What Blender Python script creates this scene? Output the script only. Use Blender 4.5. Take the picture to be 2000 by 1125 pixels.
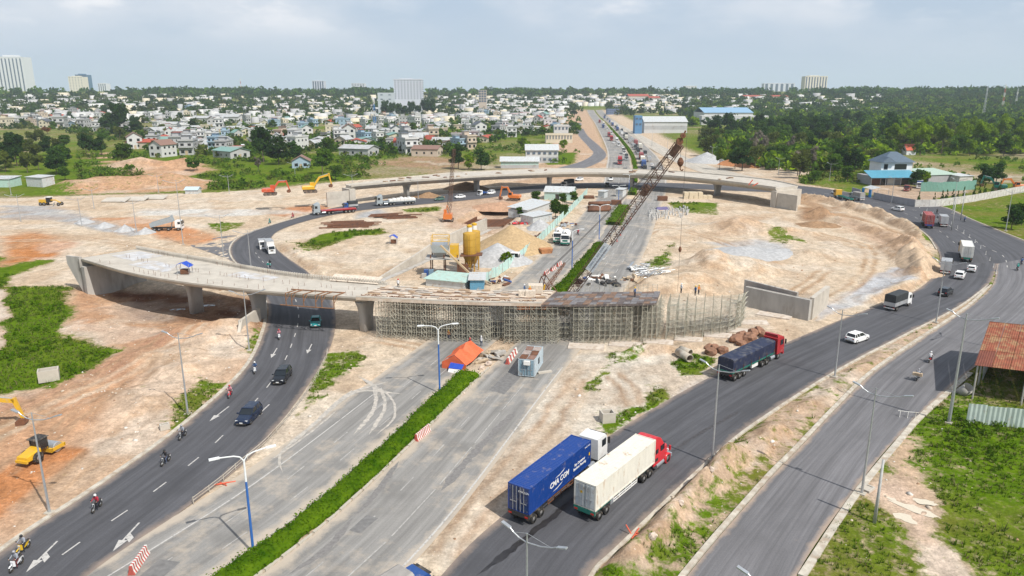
import bpy,bmesh,math,random
import numpy as np
from mathutils import Vector,Matrix
random.seed(7)
R=math.radians
SC=bpy.context.scene
COL=SC.collection
for o in list(bpy.data.objects):bpy.data.objects.remove(o)
#camera
FPX=1430.0;HOR=182.0;CAMH=40.0
PITCH=math.atan((562.5-HOR)/FPX)
sP,cP=math.sin(PITCH),math.cos(PITCH)
cam_d=bpy.data.cameras.new('camera');cam=bpy.data.objects.new('camera',cam_d)
COL.objects.link(cam)
cam_d.sensor_width=36;cam_d.lens=FPX/2000*36
cam_d.clip_start=1;cam_d.clip_end=30000
cam.location=(0,0,CAMH);cam.rotation_euler=(R(90)-PITCH,0,0)
SC.camera=cam
#world / sun
SUN_EL,SUN_DIR=50.0,Vector((0.68,-0.73))
w=bpy.data.worlds.new('World');SC.world=w;w.use_nodes=True
wn=w.node_tree;wn.nodes.clear()
def WN(t,**k):
 n=wn.nodes.new(t)
 for a,b in k.items():setattr(n,a,b)
 return n
sky=WN('ShaderNodeTexSky',sky_type='NISHITA',sun_disc=False)
sky.sun_elevation=R(SUN_EL);sky.sun_rotation=math.atan2(SUN_DIR.x,SUN_DIR.y)
sky.altitude=50;sky.air_density=1.3;sky.dust_density=2.4;sky.ozone_density=1.5
tc=WN('ShaderNodeTexCoord');sep=WN('ShaderNodeSeparateXYZ')
wn.links.new(tc.outputs['Generated'],sep.inputs[0])
azm=WN('ShaderNodeMath',operation='ARCTAN2');wn.links.new(sep.outputs['X'],azm.inputs[0]);wn.links.new(sep.outputs['Y'],azm.inputs[1])
cb=WN('ShaderNodeCombineXYZ');wn.links.new(azm.outputs[0],cb.inputs[0]);zz=WN('ShaderNodeMath',operation='MULTIPLY');zz.inputs[1].default_value=2.6;wn.links.new(sep.outputs['Z'],zz.inputs[0]);wn.links.new(zz.outputs[0],cb.inputs[1])
def wnoise(sc,det,ro):
 n=WN('ShaderNodeTexNoise');n.inputs['Scale'].default_value=sc;n.inputs['Detail'].default_value=det;n.inputs['Roughness'].default_value=ro;wn.links.new(cb.outputs[0],n.inputs['Vector']);return n.outputs[0]
def wmap(x,a,b,c,d):
 n=WN('ShaderNodeMapRange');n.interpolation_type='SMOOTHSTEP';wn.links.new(x,n.inputs[0])
 for i,v in enumerate((a,b,c,d)):n.inputs[i+1].default_value=v
 return n.outputs[0]
def wmul(a,b):
 n=WN('ShaderNodeMath',operation='MULTIPLY');wn.links.new(a,n.inputs[0]);wn.links.new(b,n.inputs[1]);return n.outputs[0]
def wmix(f,A,B):
 n=WN('ShaderNodeMix',data_type='RGBA')
 if isinstance(f,float):n.inputs[0].default_value=f
 else:wn.links.new(f,n.inputs[0])
 wn.links.new(A,n.inputs['A'])
 n.inputs['B'].default_value=(*B,1);return n.outputs[2]
base=wmix(wmap(sep.outputs['Z'],.08,.75,.85,.25),sky.outputs[0],(5.2,6.6,8.5))
base=wmix(wmap(sep.outputs['Z'],0.0,.17,.75,.0),base,(6.3,7.2,8.2))
soft=wmul(wmap(wnoise(3.0,5,.5),.42,.66,0,.85),wmap(sep.outputs['Z'],.015,.10,0,1))
base=wmix(soft,base,(8.3,8.7,9.4))
puff=wmul(wmul(wmap(wnoise(8.5,7,.56),.48,.66,0,.85),wmap(wnoise(2.2,2,.5),.42,.58,0,1)),wmap(sep.outputs['Z'],.055,.115,0,1))
base=wmix(puff,base,(10.8,10.7,10.9))
bg=WN('ShaderNodeBackground');bg.inputs[1].default_value=0.088
wn.links.new(base,bg.inputs[0])
wo=WN('ShaderNodeOutputWorld');wn.links.new(bg.outputs[0],wo.inputs[0])
sun_d=bpy.data.lights.new('sun','SUN');sun=bpy.data.objects.new('sun',sun_d);COL.objects.link(sun)
sun_d.energy=4.7;sun_d.angle=R(0.55);sun_d.color=(1.0,0.96,0.89)
sv=Vector((SUN_DIR.x,SUN_DIR.y,0)).normalized()*math.cos(R(SUN_EL))+Vector((0,0,math.sin(R(SUN_EL))))
sun.rotation_euler=sv.to_track_quat('Z','Y').to_euler()
SC.view_settings.view_transform='Standard';SC.view_settings.look='None'
SC.view_settings.exposure=0.1;SC.view_settings.gamma=1.0;SC.view_settings.use_curve_mapping=False
SC.cycles.use_denoising=True
try:SC.cycles.denoiser='OPENIMAGEDENOISE'
except Exception:pass
SC.cycles.max_bounces=6;SC.cycles.diffuse_bounces=3;SC.cycles.glossy_bounces=3
SC.cycles.transmission_bounces=4;SC.cycles.volume_bounces=1;SC.cycles.transparent_max_bounces=8
SC.cycles.caustics_reflective=False;SC.cycles.caustics_refractive=False
#pixel of the photo -> place in the world
def sstep(a,b,x):
 t=np.clip((np.asarray(x,float)-a)/(b-a),0,1);return t*t*(3-2*t)
def far_z(x,y):
 if isinstance(x,float):t=min(max((math.hypot(x,y)-1200)/1500,0),1);return 45.0*t*t*(3-2*t)
 return 45.0*sstep(1200,2700,np.hypot(x,y))
def ray(px,py):
 u=(px-1000)/FPX;v=(562.5-py)/FPX
 return u,cP+v*sP,-sP+v*cP
def G(px,py,z=0.0):
 a,b,c=ray(px,py)
 t=(z-CAMH)/c
 return Vector((a*t,b*t,z))
def GF(px,py):
 a,b,c=ray(px,py);t=60.0
 while t<9000:
  if CAMH+c*t<=far_z(a*t,b*t):break
  t*=1.012
 return Vector((a*t,b*t,CAMH+c*t))
def AT(px,py,y):
 a,b,c=ray(px,py);t=y/b
 return Vector((a*t,y,CAMH+c*t))
def V2(p):return Vector((p[0],p[1],0))
#mesh builder
class MB:
 def __init__(s):s.v=[];s.f=[];s.m=[];s.uv=None
 def add(s,vs,fs,mi=0):
  b=len(s.v);s.v+=[tuple(x)for x in vs]
  for f in fs:s.f.append([i+b for i in f]);s.m.append(mi)
 def box(s,c,d,rz=0,mi=0,M=None):
  x,y,z=d[0]/2,d[1]/2,d[2]/2
  vs=[Vector((i,j,k))for i in(-x,x)for j in(-y,y)for k in(-z,z)]
  if rz:q=Matrix.Rotation(rz,3,'Z');vs=[q@v for v in vs]
  if M is not None:vs=[M@v for v in vs]
  c=Vector(c);vs=[v+c for v in vs]
  s.add(vs,[(0,1,3,2),(4,6,7,5),(0,4,5,1),(2,3,7,6),(0,2,6,4),(1,5,7,3)],mi)
 def box2(s,a,b,mi=0):
  s.box([(p+q)/2 for p,q in zip(a,b)],[abs(q-p)for p,q in zip(a,b)],mi=mi)
 def cyl(s,p0,p1,r0,r1=None,n=8,mi=0,cap=True):
  p0=Vector(p0);p1=Vector(p1);r1=r0 if r1 is None else r1
  d=p1-p0
  if d.length<1e-6:return
  q=d.to_track_quat('Z','Y').to_matrix()
  vs=[]
  for p,r in((p0,r0),(p1,r1)):
   for i in range(n):
    a=2*math.pi*(i+.5)/n;vs.append(p+q@Vector((r*math.cos(a),r*math.sin(a),0)))
  fs=[(i,(i+1)%n,n+(i+1)%n,n+i)for i in range(n)]
  if cap:fs+=[tuple(reversed(range(n))),tuple(range(n,2*n))]
  s.add(vs,fs,mi)
 def tube(s,pts,r,n=6,mi=0):
  for a,b in zip(pts[:-1],pts[1:]):s.cyl(a,b,r,r,n,mi)
 def loft(s,secs,mi=0,cap=True,closed=True):
  n=len(secs[0]);vs=[v for sec in secs for v in sec];fs=[]
  for i in range(len(secs)-1):
   for j in range(n if closed else n-1):
    k=(j+1)%n
    fs.append((i*n+j,i*n+k,(i+1)*n+k,(i+1)*n+j))
  if cap and closed:
   fs.append(tuple(reversed(range(n))));fs.append(tuple(range((len(secs)-1)*n,len(secs)*n)))
  s.add(vs,fs,mi)
 def prism_y(s,prof,y0,y1,mi=0,inset=None):
  a=[(x,y0,z)for x,z in prof];b=[(x,y1,z)for x,z in prof]
  s.loft([a,b],mi)
 def prism_z(s,poly,z0,z1,mi=0):
  s.loft([[(x,y,z0)for x,y in poly],[(x,y,z1)for x,y in poly]],mi)
 def revolve(s,prof,n=12,mi=0,c=(0,0,0),axis='z'):
  secs=[]
  for i in range(n):
   a=2*math.pi*i/n;ca,sa=math.cos(a),math.sin(a)
   if axis=='z':secs.append([(c[0]+r*ca,c[1]+r*sa,c[2]+h)for r,h in prof])
   elif axis=='y':secs.append([(c[0]+r*ca,c[1]+h,c[2]+r*sa)for r,h in prof])
   else:secs.append([(c[0]+h,c[1]+r*ca,c[2]+r*sa)for r,h in prof])
  m=len(prof);vs=[v for q in secs for v in q];fs=[]
  for i in range(n):
   k=(i+1)%n
   for j in range(m-1):fs.append((i*m+j,i*m+j+1,k*m+j+1,k*m+j))
  s.add(vs,fs,mi)
 def mesh(s,name,mats,smooth=False):
  me=bpy.data.meshes.new(name);me.from_pydata(s.v,[],s.f)
  for m in(mats if isinstance(mats,(list,tuple))else[mats]):me.materials.append(m)
  if any(s.m):me.polygons.foreach_set('material_index',s.m)
  if smooth:me.polygons.foreach_set('use_smooth',[True]*len(s.f))
  bm=bmesh.new();bm.from_mesh(me)
  bmesh.ops.recalc_face_normals(bm,faces=bm.faces);bm.to_mesh(me);bm.free()
  me.update();return me
 def build(s,name,mats,parent=None,smooth=False,kind=None,label=None):
  me=s.mesh(name,mats,smooth)
  return mk(name,me,parent,kind,label)
def mk(name,me,parent=None,kind=None,label=None):
 o=bpy.data.objects.new(name,me);COL.objects.link(o)
 if parent is not None:o.parent=parent
 if kind:o['kind']=kind
 if label:o['label']=label
 return o
def tag(o,label,cat,group=None,kind=None):
 o['label']=label;o['category']=cat
 if group:o['group']=group
 if kind:o['kind']=kind
 return o
def thing(name,label,cat,loc=(0,0,0),rz=0,group=None):
 o=bpy.data.objects.new(name,None);COL.objects.link(o);o.empty_display_size=.5
 o.location=loc;o.rotation_euler=(0,0,rz)
 return tag(o,label,cat,group)
KIDS={}
def copy_tree(o,parent=None,swap=None,skip=()):
 c=o.copy();COL.objects.link(c);c.parent=parent
 if swap and c.type=='MESH':
  for sl in c.material_slots:
   if sl.material and sl.material.name in swap:
    m=swap[sl.material.name];sl.link='OBJECT';sl.material=m
 kids=o.children if o.name not in KIDS else KIDS[o.name]
 for ch in kids:
  if ch.name.split('.')[0]in skip:continue
  copy_tree(ch,c,swap,skip)
 return c
def put(o,loc,rz,label=None,group=None,cat=None):
 o.location=loc;o.rotation_euler=(0,0,rz)
 if label:o['label']=label
 if group:o['group']=group
 if cat:o['category']=cat
 return o
 #materials
MATS={}
def mat(name,col,rough=.7,metal=0.0,var=.12,scale=3.0,bump=0.0,dirt=None,dirt_amt=0.0,dirt_scale=1.0,spec=.4,coat=0.0,stretch=None):
 if name in MATS:return MATS[name]
 m=bpy.data.materials.new(name);m.use_nodes=True;MATS[name]=m
 nt=m.node_tree;N=nt.nodes;L=nt.links
 b=N['Principled BSDF'];b.inputs['Roughness'].default_value=rough;b.inputs['Metallic'].default_value=metal
 b.inputs['Specular IOR Level'].default_value=spec
 if coat:b.inputs['Coat Weight'].default_value=coat;b.inputs['Coat Roughness'].default_value=.08
 tc=N.new('ShaderNodeTexCoord');mp=N.new('ShaderNodeMapping');L.new(tc.outputs['Object'],mp.inputs[0])
 if stretch:mp.inputs['Scale'].default_value=stretch
 nz=N.new('ShaderNodeTexNoise');nz.inputs['Scale'].default_value=scale;nz.inputs['Detail'].default_value=6
 L.new(mp.outputs[0],nz.inputs['Vector'])
 mr=N.new('ShaderNodeMapRange');mr.inputs[1].default_value=.3;mr.inputs[2].default_value=.7
 mr.inputs[3].default_value=1-var;mr.inputs[4].default_value=1+var;L.new(nz.outputs[0],mr.inputs[0])
 mu=N.new('ShaderNodeMix');mu.data_type='RGBA';mu.blend_type='MULTIPLY';mu.inputs[0].default_value=1
 mu.inputs['A'].default_value=(*col,1);L.new(mr.outputs[0],mu.inputs['B'])
 out=mu.outputs[2]
 if dirt is not None:
  n2=N.new('ShaderNodeTexNoise');n2.inputs['Scale'].default_value=dirt_scale;n2.inputs['Detail'].default_value=8;n2.inputs['Roughness'].default_value=.65
  L.new(mp.outputs[0],n2.inputs['Vector'])
  m2=N.new('ShaderNodeMapRange');m2.inputs[1].default_value=.62-dirt_amt*.35;m2.inputs[2].default_value=.74-dirt_amt*.2;L.new(n2.outputs[0],m2.inputs[0])
  mm=N.new('ShaderNodeMix');mm.data_type='RGBA';mm.inputs['B'].default_value=(*dirt,1)
  L.new(m2.outputs[0],mm.inputs[0]);L.new(out,mm.inputs['A']);out=mm.outputs[2]
 L.new(out,b.inputs['Base Color'])
 if bump:
  bp=N.new('ShaderNodeBump');bp.inputs['Strength'].default_value=bump;bp.inputs['Distance'].default_value=.05
  L.new(nz.outputs[0],bp.inputs['Height']);L.new(bp.outputs[0],b.inputs['Normal'])
 return m
DUST=(.42,.34,.26)
def paint(name,col,dirt_amt=.25,rough=.38):return mat(name,col,rough,0,.06,2.0,dirt=tuple(c*.6+d*.4 for c,d in zip(col,DUST)),dirt_amt=dirt_amt,dirt_scale=1.3,coat=.25)
M_rubber=mat('rubber',(.022,.021,.02),.85,var=.2,dirt=(.16,.13,.1),dirt_amt=.35,dirt_scale=3)
M_rim=mat('rim_metal',(.42,.42,.42),.45,.5,dirt=(.25,.2,.15),dirt_amt=.4,dirt_scale=4)
M_glass=mat('dark_glass',(.018,.022,.026),.07,0,.1,spec=.6)
M_chassis=mat('chassis_black',(.035,.034,.034),.7,.1,dirt=(.2,.16,.12),dirt_amt=.35)
M_lampw=mat('lamp_lens_white',(.75,.76,.76),.15,.2,.05)
M_lampr=mat('lamp_lens_red',(.45,.03,.02),.25,0,.05)
M_lampo=mat('lamp_lens_orange',(.7,.25,.03),.3,0,.05)
M_plate=mat('plate_white',(.7,.7,.68),.5)
M_steel=mat('galvanised_steel',(.46,.48,.5),.42,.6,.1,4)
M_concrete=mat('bridge_concrete',(.47,.43,.37),.85,var=.10,scale=.6,bump=.25,dirt=(.36,.32,.27),dirt_amt=.25,dirt_scale=.25)
M_concdark=mat('wall_concrete',(.40,.38,.35),.88,var=.12,scale=.8,bump=.25,dirt=(.25,.23,.2),dirt_amt=.3,dirt_scale=.3,stretch=(1,1,.3))
M_kerb=mat('kerb_concrete',(.47,.43,.36),.85,var=.2,scale=1.2,dirt=(.34,.27,.2),dirt_amt=.45,dirt_scale=.9)
M_white=mat('white_paint',(.74,.73,.70),.6,var=.12,scale=1.5,dirt=(.5,.45,.38),dirt_amt=.25,dirt_scale=1.5)
M_mark=mat('road_marking',(.52,.50,.47),.7,var=.2,scale=2.5,dirt=(.22,.21,.2),dirt_amt=.42,dirt_scale=2.5)
M_rust=mat('rusty_steel',(.17,.075,.04),.8,.1,.3,2.0,bump=.3,dirt=(.09,.05,.035),dirt_amt=.35)
M_wood=mat('formwork_timber',(.46,.36,.25),.85,var=.25,scale=2.5,dirt=(.24,.17,.11),dirt_amt=.35,dirt_scale=1.2)
M_rebar=mat('rebar_steel',(.20,.10,.06),.75,.2,.25)
M_scaf=mat('scaffold_tube',(.36,.345,.28),.55,.2,.35,1.2,dirt=(.26,.19,.12),dirt_amt=.25,dirt_scale=1.5)
#noise + polygon masks
def vnoise(x,y,seed=0):
 xi=np.floor(x).astype(np.int64);yi=np.floor(y).astype(np.int64);xf=x-xi;yf=y-yi
 def h(a,b):
  n=(a*374761393+b*668265263+seed*69069)&0xffffffff
  n=((n^(n>>13))*1274126177)&0xffffffff
  return((n^(n>>16))&0xffff)/65535.0
 u=xf*xf*(3-2*xf);v=yf*yf*(3-2*yf)
 return(h(xi,yi)*(1-u)+h(xi+1,yi)*u)*(1-v)+(h(xi,yi+1)*(1-u)+h(xi+1,yi+1)*u)*v
def fbm(x,y,s,oct=4,seed=0):
 r=0;a=.5;t=0
 for i in range(oct):
  r=r+a*vnoise(x/s+17.3*i,y/s-9.1*i,seed+i);t+=a;a*=.5;s*=.5
 return r/t
def sdist(poly,X,Y):
 d=np.full(X.shape,1e18);ins=np.zeros(X.shape,bool);n=len(poly)
 for i in range(n):
  ax,ay=poly[i][0],poly[i][1];bx,by=poly[(i+1)%n][0],poly[(i+1)%n][1]
  ex,ey=bx-ax,by-ay;L=ex*ex+ey*ey+1e-9
  t=np.clip(((X-ax)*ex+(Y-ay)*ey)/L,0,1)
  d=np.minimum(d,(X-ax-t*ex)**2+(Y-ay-t*ey)**2)
  c=((ay>Y)!=(by>Y))&(X<(bx-ax)*(Y-ay)/((by-ay)+1e-12)+ax)
  ins^=c
 d=np.sqrt(d);return np.where(ins,d,-d)
def ldist(line,X,Y):
 d=np.full(X.shape,1e18)
 for(a,b)in zip(line[:-1],line[1:]):
  ex,ey=b[0]-a[0],b[1]-a[1];L=ex*ex+ey*ey+1e-9
  t=np.clip(((X-a[0])*ex+(Y-a[1])*ey)/L,0,1)
  d=np.minimum(d,(X-a[0]-t*ex)**2+(Y-a[1]-t*ey)**2)
 return np.sqrt(d)
def PX(pts,z=0.0):return[G(a,b,z)for a,b in pts]
def spline(P,step):
 P=[Vector((p[0],p[1],p[2]if len(p)>2 else 0))for p in P]
 Q=[P[0]*2-P[1]]+P+[P[-1]*2-P[-2]];out=[]
 for i in range(1,len(Q)-2):
  a,b,c,d=Q[i-1:i+3]
  for k in range(16):
   t=k/16
   out.append(.5*((2*b)+(c-a)*t+(2*a-5*b+4*c-d)*t*t+(3*b-a-3*c+d)*t**3))
 out.append(P[-1])
 L=[0]
 for a,b in zip(out[:-1],out[1:]):L.append(L[-1]+(b-a).length)
 n=max(2,int(round(L[-1]/step))+1)if step else 2
 res=[];j=0
 for i in range(n):
  s=L[-1]*i/(n-1)
  while j<len(L)-2 and L[j+1]<s:j+=1
  t=(s-L[j])/max(1e-9,L[j+1]-L[j]);res.append(out[j].lerp(out[j+1],t))
 return res
def resample_n(P,n):
 S=spline(P,.5);L=[0]
 for a,b in zip(S[:-1],S[1:]):L.append(L[-1]+(b-a).length)
 res=[];j=0
 for i in range(n):
  s=L[-1]*i/(n-1)
  while j<len(L)-2 and L[j+1]<s:j+=1
  t=(s-L[j])/max(1e-9,L[j+1]-L[j]);res.append(S[j].lerp(S[j+1],t))
 return res
def offset_line(line,d):
 out=[]
 for i,p in enumerate(line):
  a=line[max(0,i-1)];b=line[min(len(line)-1,i+1)]
  t=(b-a);t.z=0;t.normalize();out.append(p+Vector((t.y,-t.x,0))*d)
 return out
 #road outlines (edges traced on the ground plane)
RAMP_L=[(-47.5,25),(-47,42)]+[p[:2]for p in PX([(0,1080),(200,945),(360,830),(480,720),(518,640),(522,590),(490,540),(455,505),(452,480),(475,460),(530,440),(600,420),(650,406),(700,398),(760,390),(830,383),(950,371),(1050,362),(1150,357),(1300,357),(1420,361),(1545,361)])]
RAMP_R=[(-38,25),(-37.2,42)]+[p[:2]for p in PX([(170,1125),(380,980),(520,860),(640,690),(655,610),(635,565),(600,530),(560,502),(533,478),(533,460),(560,444),(620,426),(690,413),(760,405),(850,397),(940,388),(1010,379),(1090,371),(1200,366),(1300,367),(1420,372),(1545,377)])]
RING_I=[(-15,30),(-9.5,45)]+[p[:2]for p in PX([(870,1115),(985,1005),(1180,858),(1390,735),(1600,642),(1700,602),(1780,572),(1822,540),(1836,510)])]
RING_O=[(-3,30),(3,45)]+[p[:2]for p in PX([(1150,1125),(1206,1067),(1402,882),(1500,808),(1640,720),(1770,652),(1870,600),(1930,556),(1948,515)])]
SERV_I=[(2,35),(9,45)]+[p[:2]for p in PX([(1342,1125),(1497,942),(1557,880),(1640,792),(1707,727),(1800,662),(1892,600),(1938,557),(1948,515)])]
SERV_O=[(14,38),(19,45)]+[p[:2]for p in PX([(1557,1122),(1665,962),(1762,845),(1890,727),(2010,645),(2090,580),(2110,530),(2075,492)])]
MERG_I=[p[:2]for p in PX([(1826,534),(1836,510),(1831,487),(1815,463),(1790,444),(1755,426),(1700,406),(1640,394),(1545,377)])]
MERG_O=[p[:2]for p in PX([(2108,524),(2075,492),(2005,472),(1900,430),(1840,404),(1760,391),(1700,384),(1620,370),(1545,361)])]
HWY=[(-42,20),(-31,40),(-23.6,54.2),(-17.1,68.7),(-6.4,100),(10.5,149),(25.3,201),(38.5,255),(52,313),(68.8,413),(86,549),(113,840),(140,1150),(170,1550)]
HWYS=spline(HWY,4.0)
def hoff(d):
 if abs(d)<2:return offset_line(HWYS,d)
 A=offset_line(HWYS,d);B=offset_line(HWYS,d*1.28)
 return[a.lerp(b,float(sstep(250,420,a.y)))for a,b in zip(A,B)]
HW_LL,HW_LR,HW_RL,HW_RR=hoff(-12.6),hoff(-1.75),hoff(1.75),hoff(12.6)
FRONT_L=[p[:2]for p in[G(1120,240),G(1128,262),G(1150,288),G(1158,300),G(1135,315),G(1085,329),G(1060,337)]]
FRONT_LR=[p[:2]for p in[G(1135,240),G(1146,262),G(1172,286),G(1185,304),G(1160,322),G(1110,337),G(1080,343)]]
FRONT_R=[p[:2]for p in[G(1185,235),G(1228,262),G(1270,290),G(1330,322),G(1400,345),G(1520,366)]]
FRONT_RR=[p[:2]for p in[G(1195,235),G(1246,260),G(1300,288),G(1365,316),G(1440,338),G(1560,362)]]
def strip_polys():
 P=[]
 for A,B in((RAMP_L,RAMP_R),(RING_I,RING_O),(SERV_I,SERV_O),(MERG_I,MERG_O),(FRONT_L,FRONT_LR),(FRONT_R,FRONT_RR)):
  n=70;a=resample_n(A,n);b=resample_n(B,n);P.append(a+b[::-1])
 P.append(HW_LL[::2]+HW_RR[::-2])
 return P
ROADP=strip_polys()
#terrain grid
def axis(lo,dense_lo,dense_hi,hi,d):
 a=list(np.arange(dense_lo,dense_hi,d));s=d
 x=dense_hi;up=[]
 while x<hi:up.append(x);s*=1.13;x+=s
 up.append(hi);s=d;x=dense_lo;dn=[]
 while x>lo:s*=1.13;x-=s;dn.append(max(x,lo))
 return np.array(dn[::-1]+a+up)
XS=axis(-9000,-120,165,9000,.62)
ys=[46.0]
while ys[-1]<12000:
 y=ys[-1];ys.append(y+(.5 if y<120 else .5+(y-120)*.0055 if y<350 else 1.77+(y-350)*.03))
YS=np.array(list(np.arange(-300,46,12.0))+ys)
GX,GY=np.meshgrid(XS,YS)
fx,fy=GX.ravel(),GY.ravel()
near=(fx>-330)&(fx<400)&(fy>20)&(fy<520)
nx,ny=fx[near],fy[near]
WX=nx+(fbm(nx,ny,6,3,3)-.5)*4;WY=ny+(fbm(nx,ny,6,3,9)-.5)*4
Z=far_z(fx,fy).astype(float)
zn=np.zeros(nx.shape)
def raise_to(poly,z,fall,noise=.0,setmode=False):
 global zn
 d=sdist(poly,WX,WY);m=np.clip(1+d/fall,0,1);m=m*m*(3-2*m)
 if setmode:zn=zn*(1-m)+z*m
 else:zn=np.maximum(zn,z*m)if z>0 else np.minimum(zn,z*m)
def ridge(line,h,wd,rough=.5,seed=1):
 global zn
 d=ldist(line,WX,WY);n=fbm(nx,ny,3.2,4,seed)
 zn=zn+np.clip(1-d/wd,0,1)**.8*h*(1-rough+rough*2*n)
def mound(c,rx,ry,h,ang=0,seed=5,rough=.35):
 global zn
 dx,dy=WX-c[0],WY-c[1];ca,sa=math.cos(ang),math.sin(ang)
 q=np.sqrt(((dx*ca+dy*sa)/rx)**2+((-dx*sa+dy*ca)/ry)**2)
 zn=zn+np.clip(1-q,0,1)**1.1*h*(1-rough+2*rough*fbm(nx,ny,max(2.,rx*.3),4,seed))
EMB_L=PX([(168,503),(268,489),(255,470),(170,440),(60,412),(-160,395),(-500,400),(-500,520),(-150,512),(0,503),(100,508)],6.2)
raise_to(EMB_L,6.2,9.0)
EMB_F=PX([(692,374),(640,372),(560,377),(400,385),(250,391),(250,383),(400,376),(560,368),(680,358)],5.4)
raise_to(EMB_F,5.4,7.0)
raise_to(PX([(250,391),(60,397),(-300,400),(-300,386),(60,387),(250,383)],2.5),2.5,14)
EMB_R=PX([(1462,566),(1600,584),(1660,566),(1725,522),(1745,478),(1725,440),(1640,408),(1540,392),(1470,388),(1420,400),(1470,440),(1500,480),(1470,520),(1400,552)],4.2)
_w=(WX,WY);WX,WY=nx+(fbm(nx,ny,9,3,5)-.5)*2.2,ny+(fbm(nx,ny,9,3,6)-.5)*2.2;raise_to(EMB_R,4.2,4.2);WX,WY=_w
raise_to(PX([(190,560),(330,572),(455,600),(440,625),(330,625),(240,600)]),-1.0,6)
raise_to(PX([(905,430),(960,405),(1010,412),(960,445)]),-2.0,4)
ridge([V2(G(a,b))for a,b in((1600,425),(1680,440),(1750,470),(1785,500))],1.4,4,.6,4)
ridge([V2(G(a,b))for a,b in((1545,383),(1640,400),(1720,420),(1775,447),(1800,463))],2.2,3.4,.5,5)
ridge([V2(G(a,b))for a,b in((1770,485),(1798,515),(1802,535))],2.2,6,.6,6)
ridge([V2(G(a,b))for a,b in((1690,588),(1770,562),(1808,535))],1.2,3.5,.5,6)
mound(G(1405,528),17,13,4.6,.3,11,.4)
mound(G(1330,562),15,8,4.0,.3,12,.4)
mound(G(1445,447),17,11,3.2,0,13,.5)
mound(G(1600,424),7.5,6,3.0,0,14,.5)
mound(G(1580,498),12,9,2.0,0,15,.6)
mound(G(1540,455),14,6,1.6,0,16,.6)
mound(G(560,640),3,2,.1)
ridge([V2(G(a,b))for a,b in((1180,1125),(1290,1010),(1400,915),(1500,840))],1.6,2.8,.8,21)
ridge([V2(G(a,b))for a,b in((1250,1110),(1345,985),(1430,900))],1.3,2.2,.85,22)
ridge([V2(G(a,b))for a,b in((1560,800),(1680,728),(1760,680))],.5,1.8,.7,23)
mound(G(420,650),13,8,2.4,.5,31,.5)
mound(G(300,700),10,7,1.0,.5,32,.5)
mound(G(350,725),6,3.5,1.2,.5,33,.5)
mound(G(250,790),10,7,1.3,.5,34,.6)
mound(G(1240,690),7,3,1.3,.3,35,.5)
ridge([V2(G(a,b))for a,b in((1260,688),(1340,672),(1400,660),(1470,645))],1.0,3.5,.6,36)
mound(G(1090,300),1,1,0.01)
ridge([V2(G(a,b))for a,b in((150,368),(230,362),(330,356))],4,14,.5,41)
mound(G(270,328),22,12,6,0,42,.4);mound(G(360,325),16,10,4.5,0,43,.4);mound(G(330,335),30,12,2,0,44,.4)
mound(G(860,500),4,3,.3)
ridge([V2(G(a,b))for a,b in((700,470),(760,480),(830,455))],.9,9,.6,45)
ridge([V2(G(a,b))for a,b in((560,480),(600,520),(680,545))],1.0,5,.6,46)
n1_=fbm(nx,ny,7,5,51)-.5;n2_=fbm(nx,ny,1.8,3,52)-.5
rough=np.full(nx.shape,.45)
for P,a in((PX([(0,770),(150,700),(480,650),(350,850),(0,1060)]),1.0),(PX([(1190,1125),(1340,1125),(1950,520),(1160,1120)]),.9),(PX([(1590,1125),(1800,830),(2000,880),(2100,1125)]),.7),(PX([(940,1030),(1380,720),(1280,690),(1120,690),(860,1080)]),.35)):
 m=np.clip(.5+sdist(P,nx,ny)/3,0,1);rough=rough*(1-m)+a*m
zn=zn+(n1_*.55+n2_*.28)*rough
zn+=np.maximum(0,fbm(nx,ny,.9,2,53)-.72)*1.6*rough
fade=np.clip(np.minimum.reduce([(nx+330)/60,(400-nx)/60,(520-ny)/60]),0,1)
zn*=fade
rd=np.full(nx.shape,-1e9)
for P in ROADP:rd=np.maximum(rd,sdist(P,nx,ny))
m=np.clip(1+rd/2.6,0,1);m=m*m*(3-2*m)
zn=zn*(1-m)+m*np.where(rd>-.35,-.10,np.minimum(zn,.06)-.02)
for P in(PX([(700,600),(1480,600),(1470,655),(1150,690),(700,690)]),PX([(830,560),(1130,360),(1300,370),(1230,560)])):
 m=np.clip(1+sdist(P,nx,ny)/3,0,1);zn=zn*(1-m)+m*np.minimum(zn*.15,.0)
m=np.clip(rd+1,0,1);zn=zn*(1-m)-.10*m
zn=np.where(rd>-.35,np.minimum(zn,-.08),zn)
Z[near]=zn
far_noise=(fbm(fx,fy,90,4,61)-.5)*3*np.clip((np.abs(fx)+fy-500)/400,0,1)
rdf=ldist(HWYS[::6],fx,fy)
Z=Z+far_noise*np.clip((rdf-25)/60,0,1)*(~near)
Z=np.where(~near&(rdf<20),Z-.25,Z)
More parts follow.
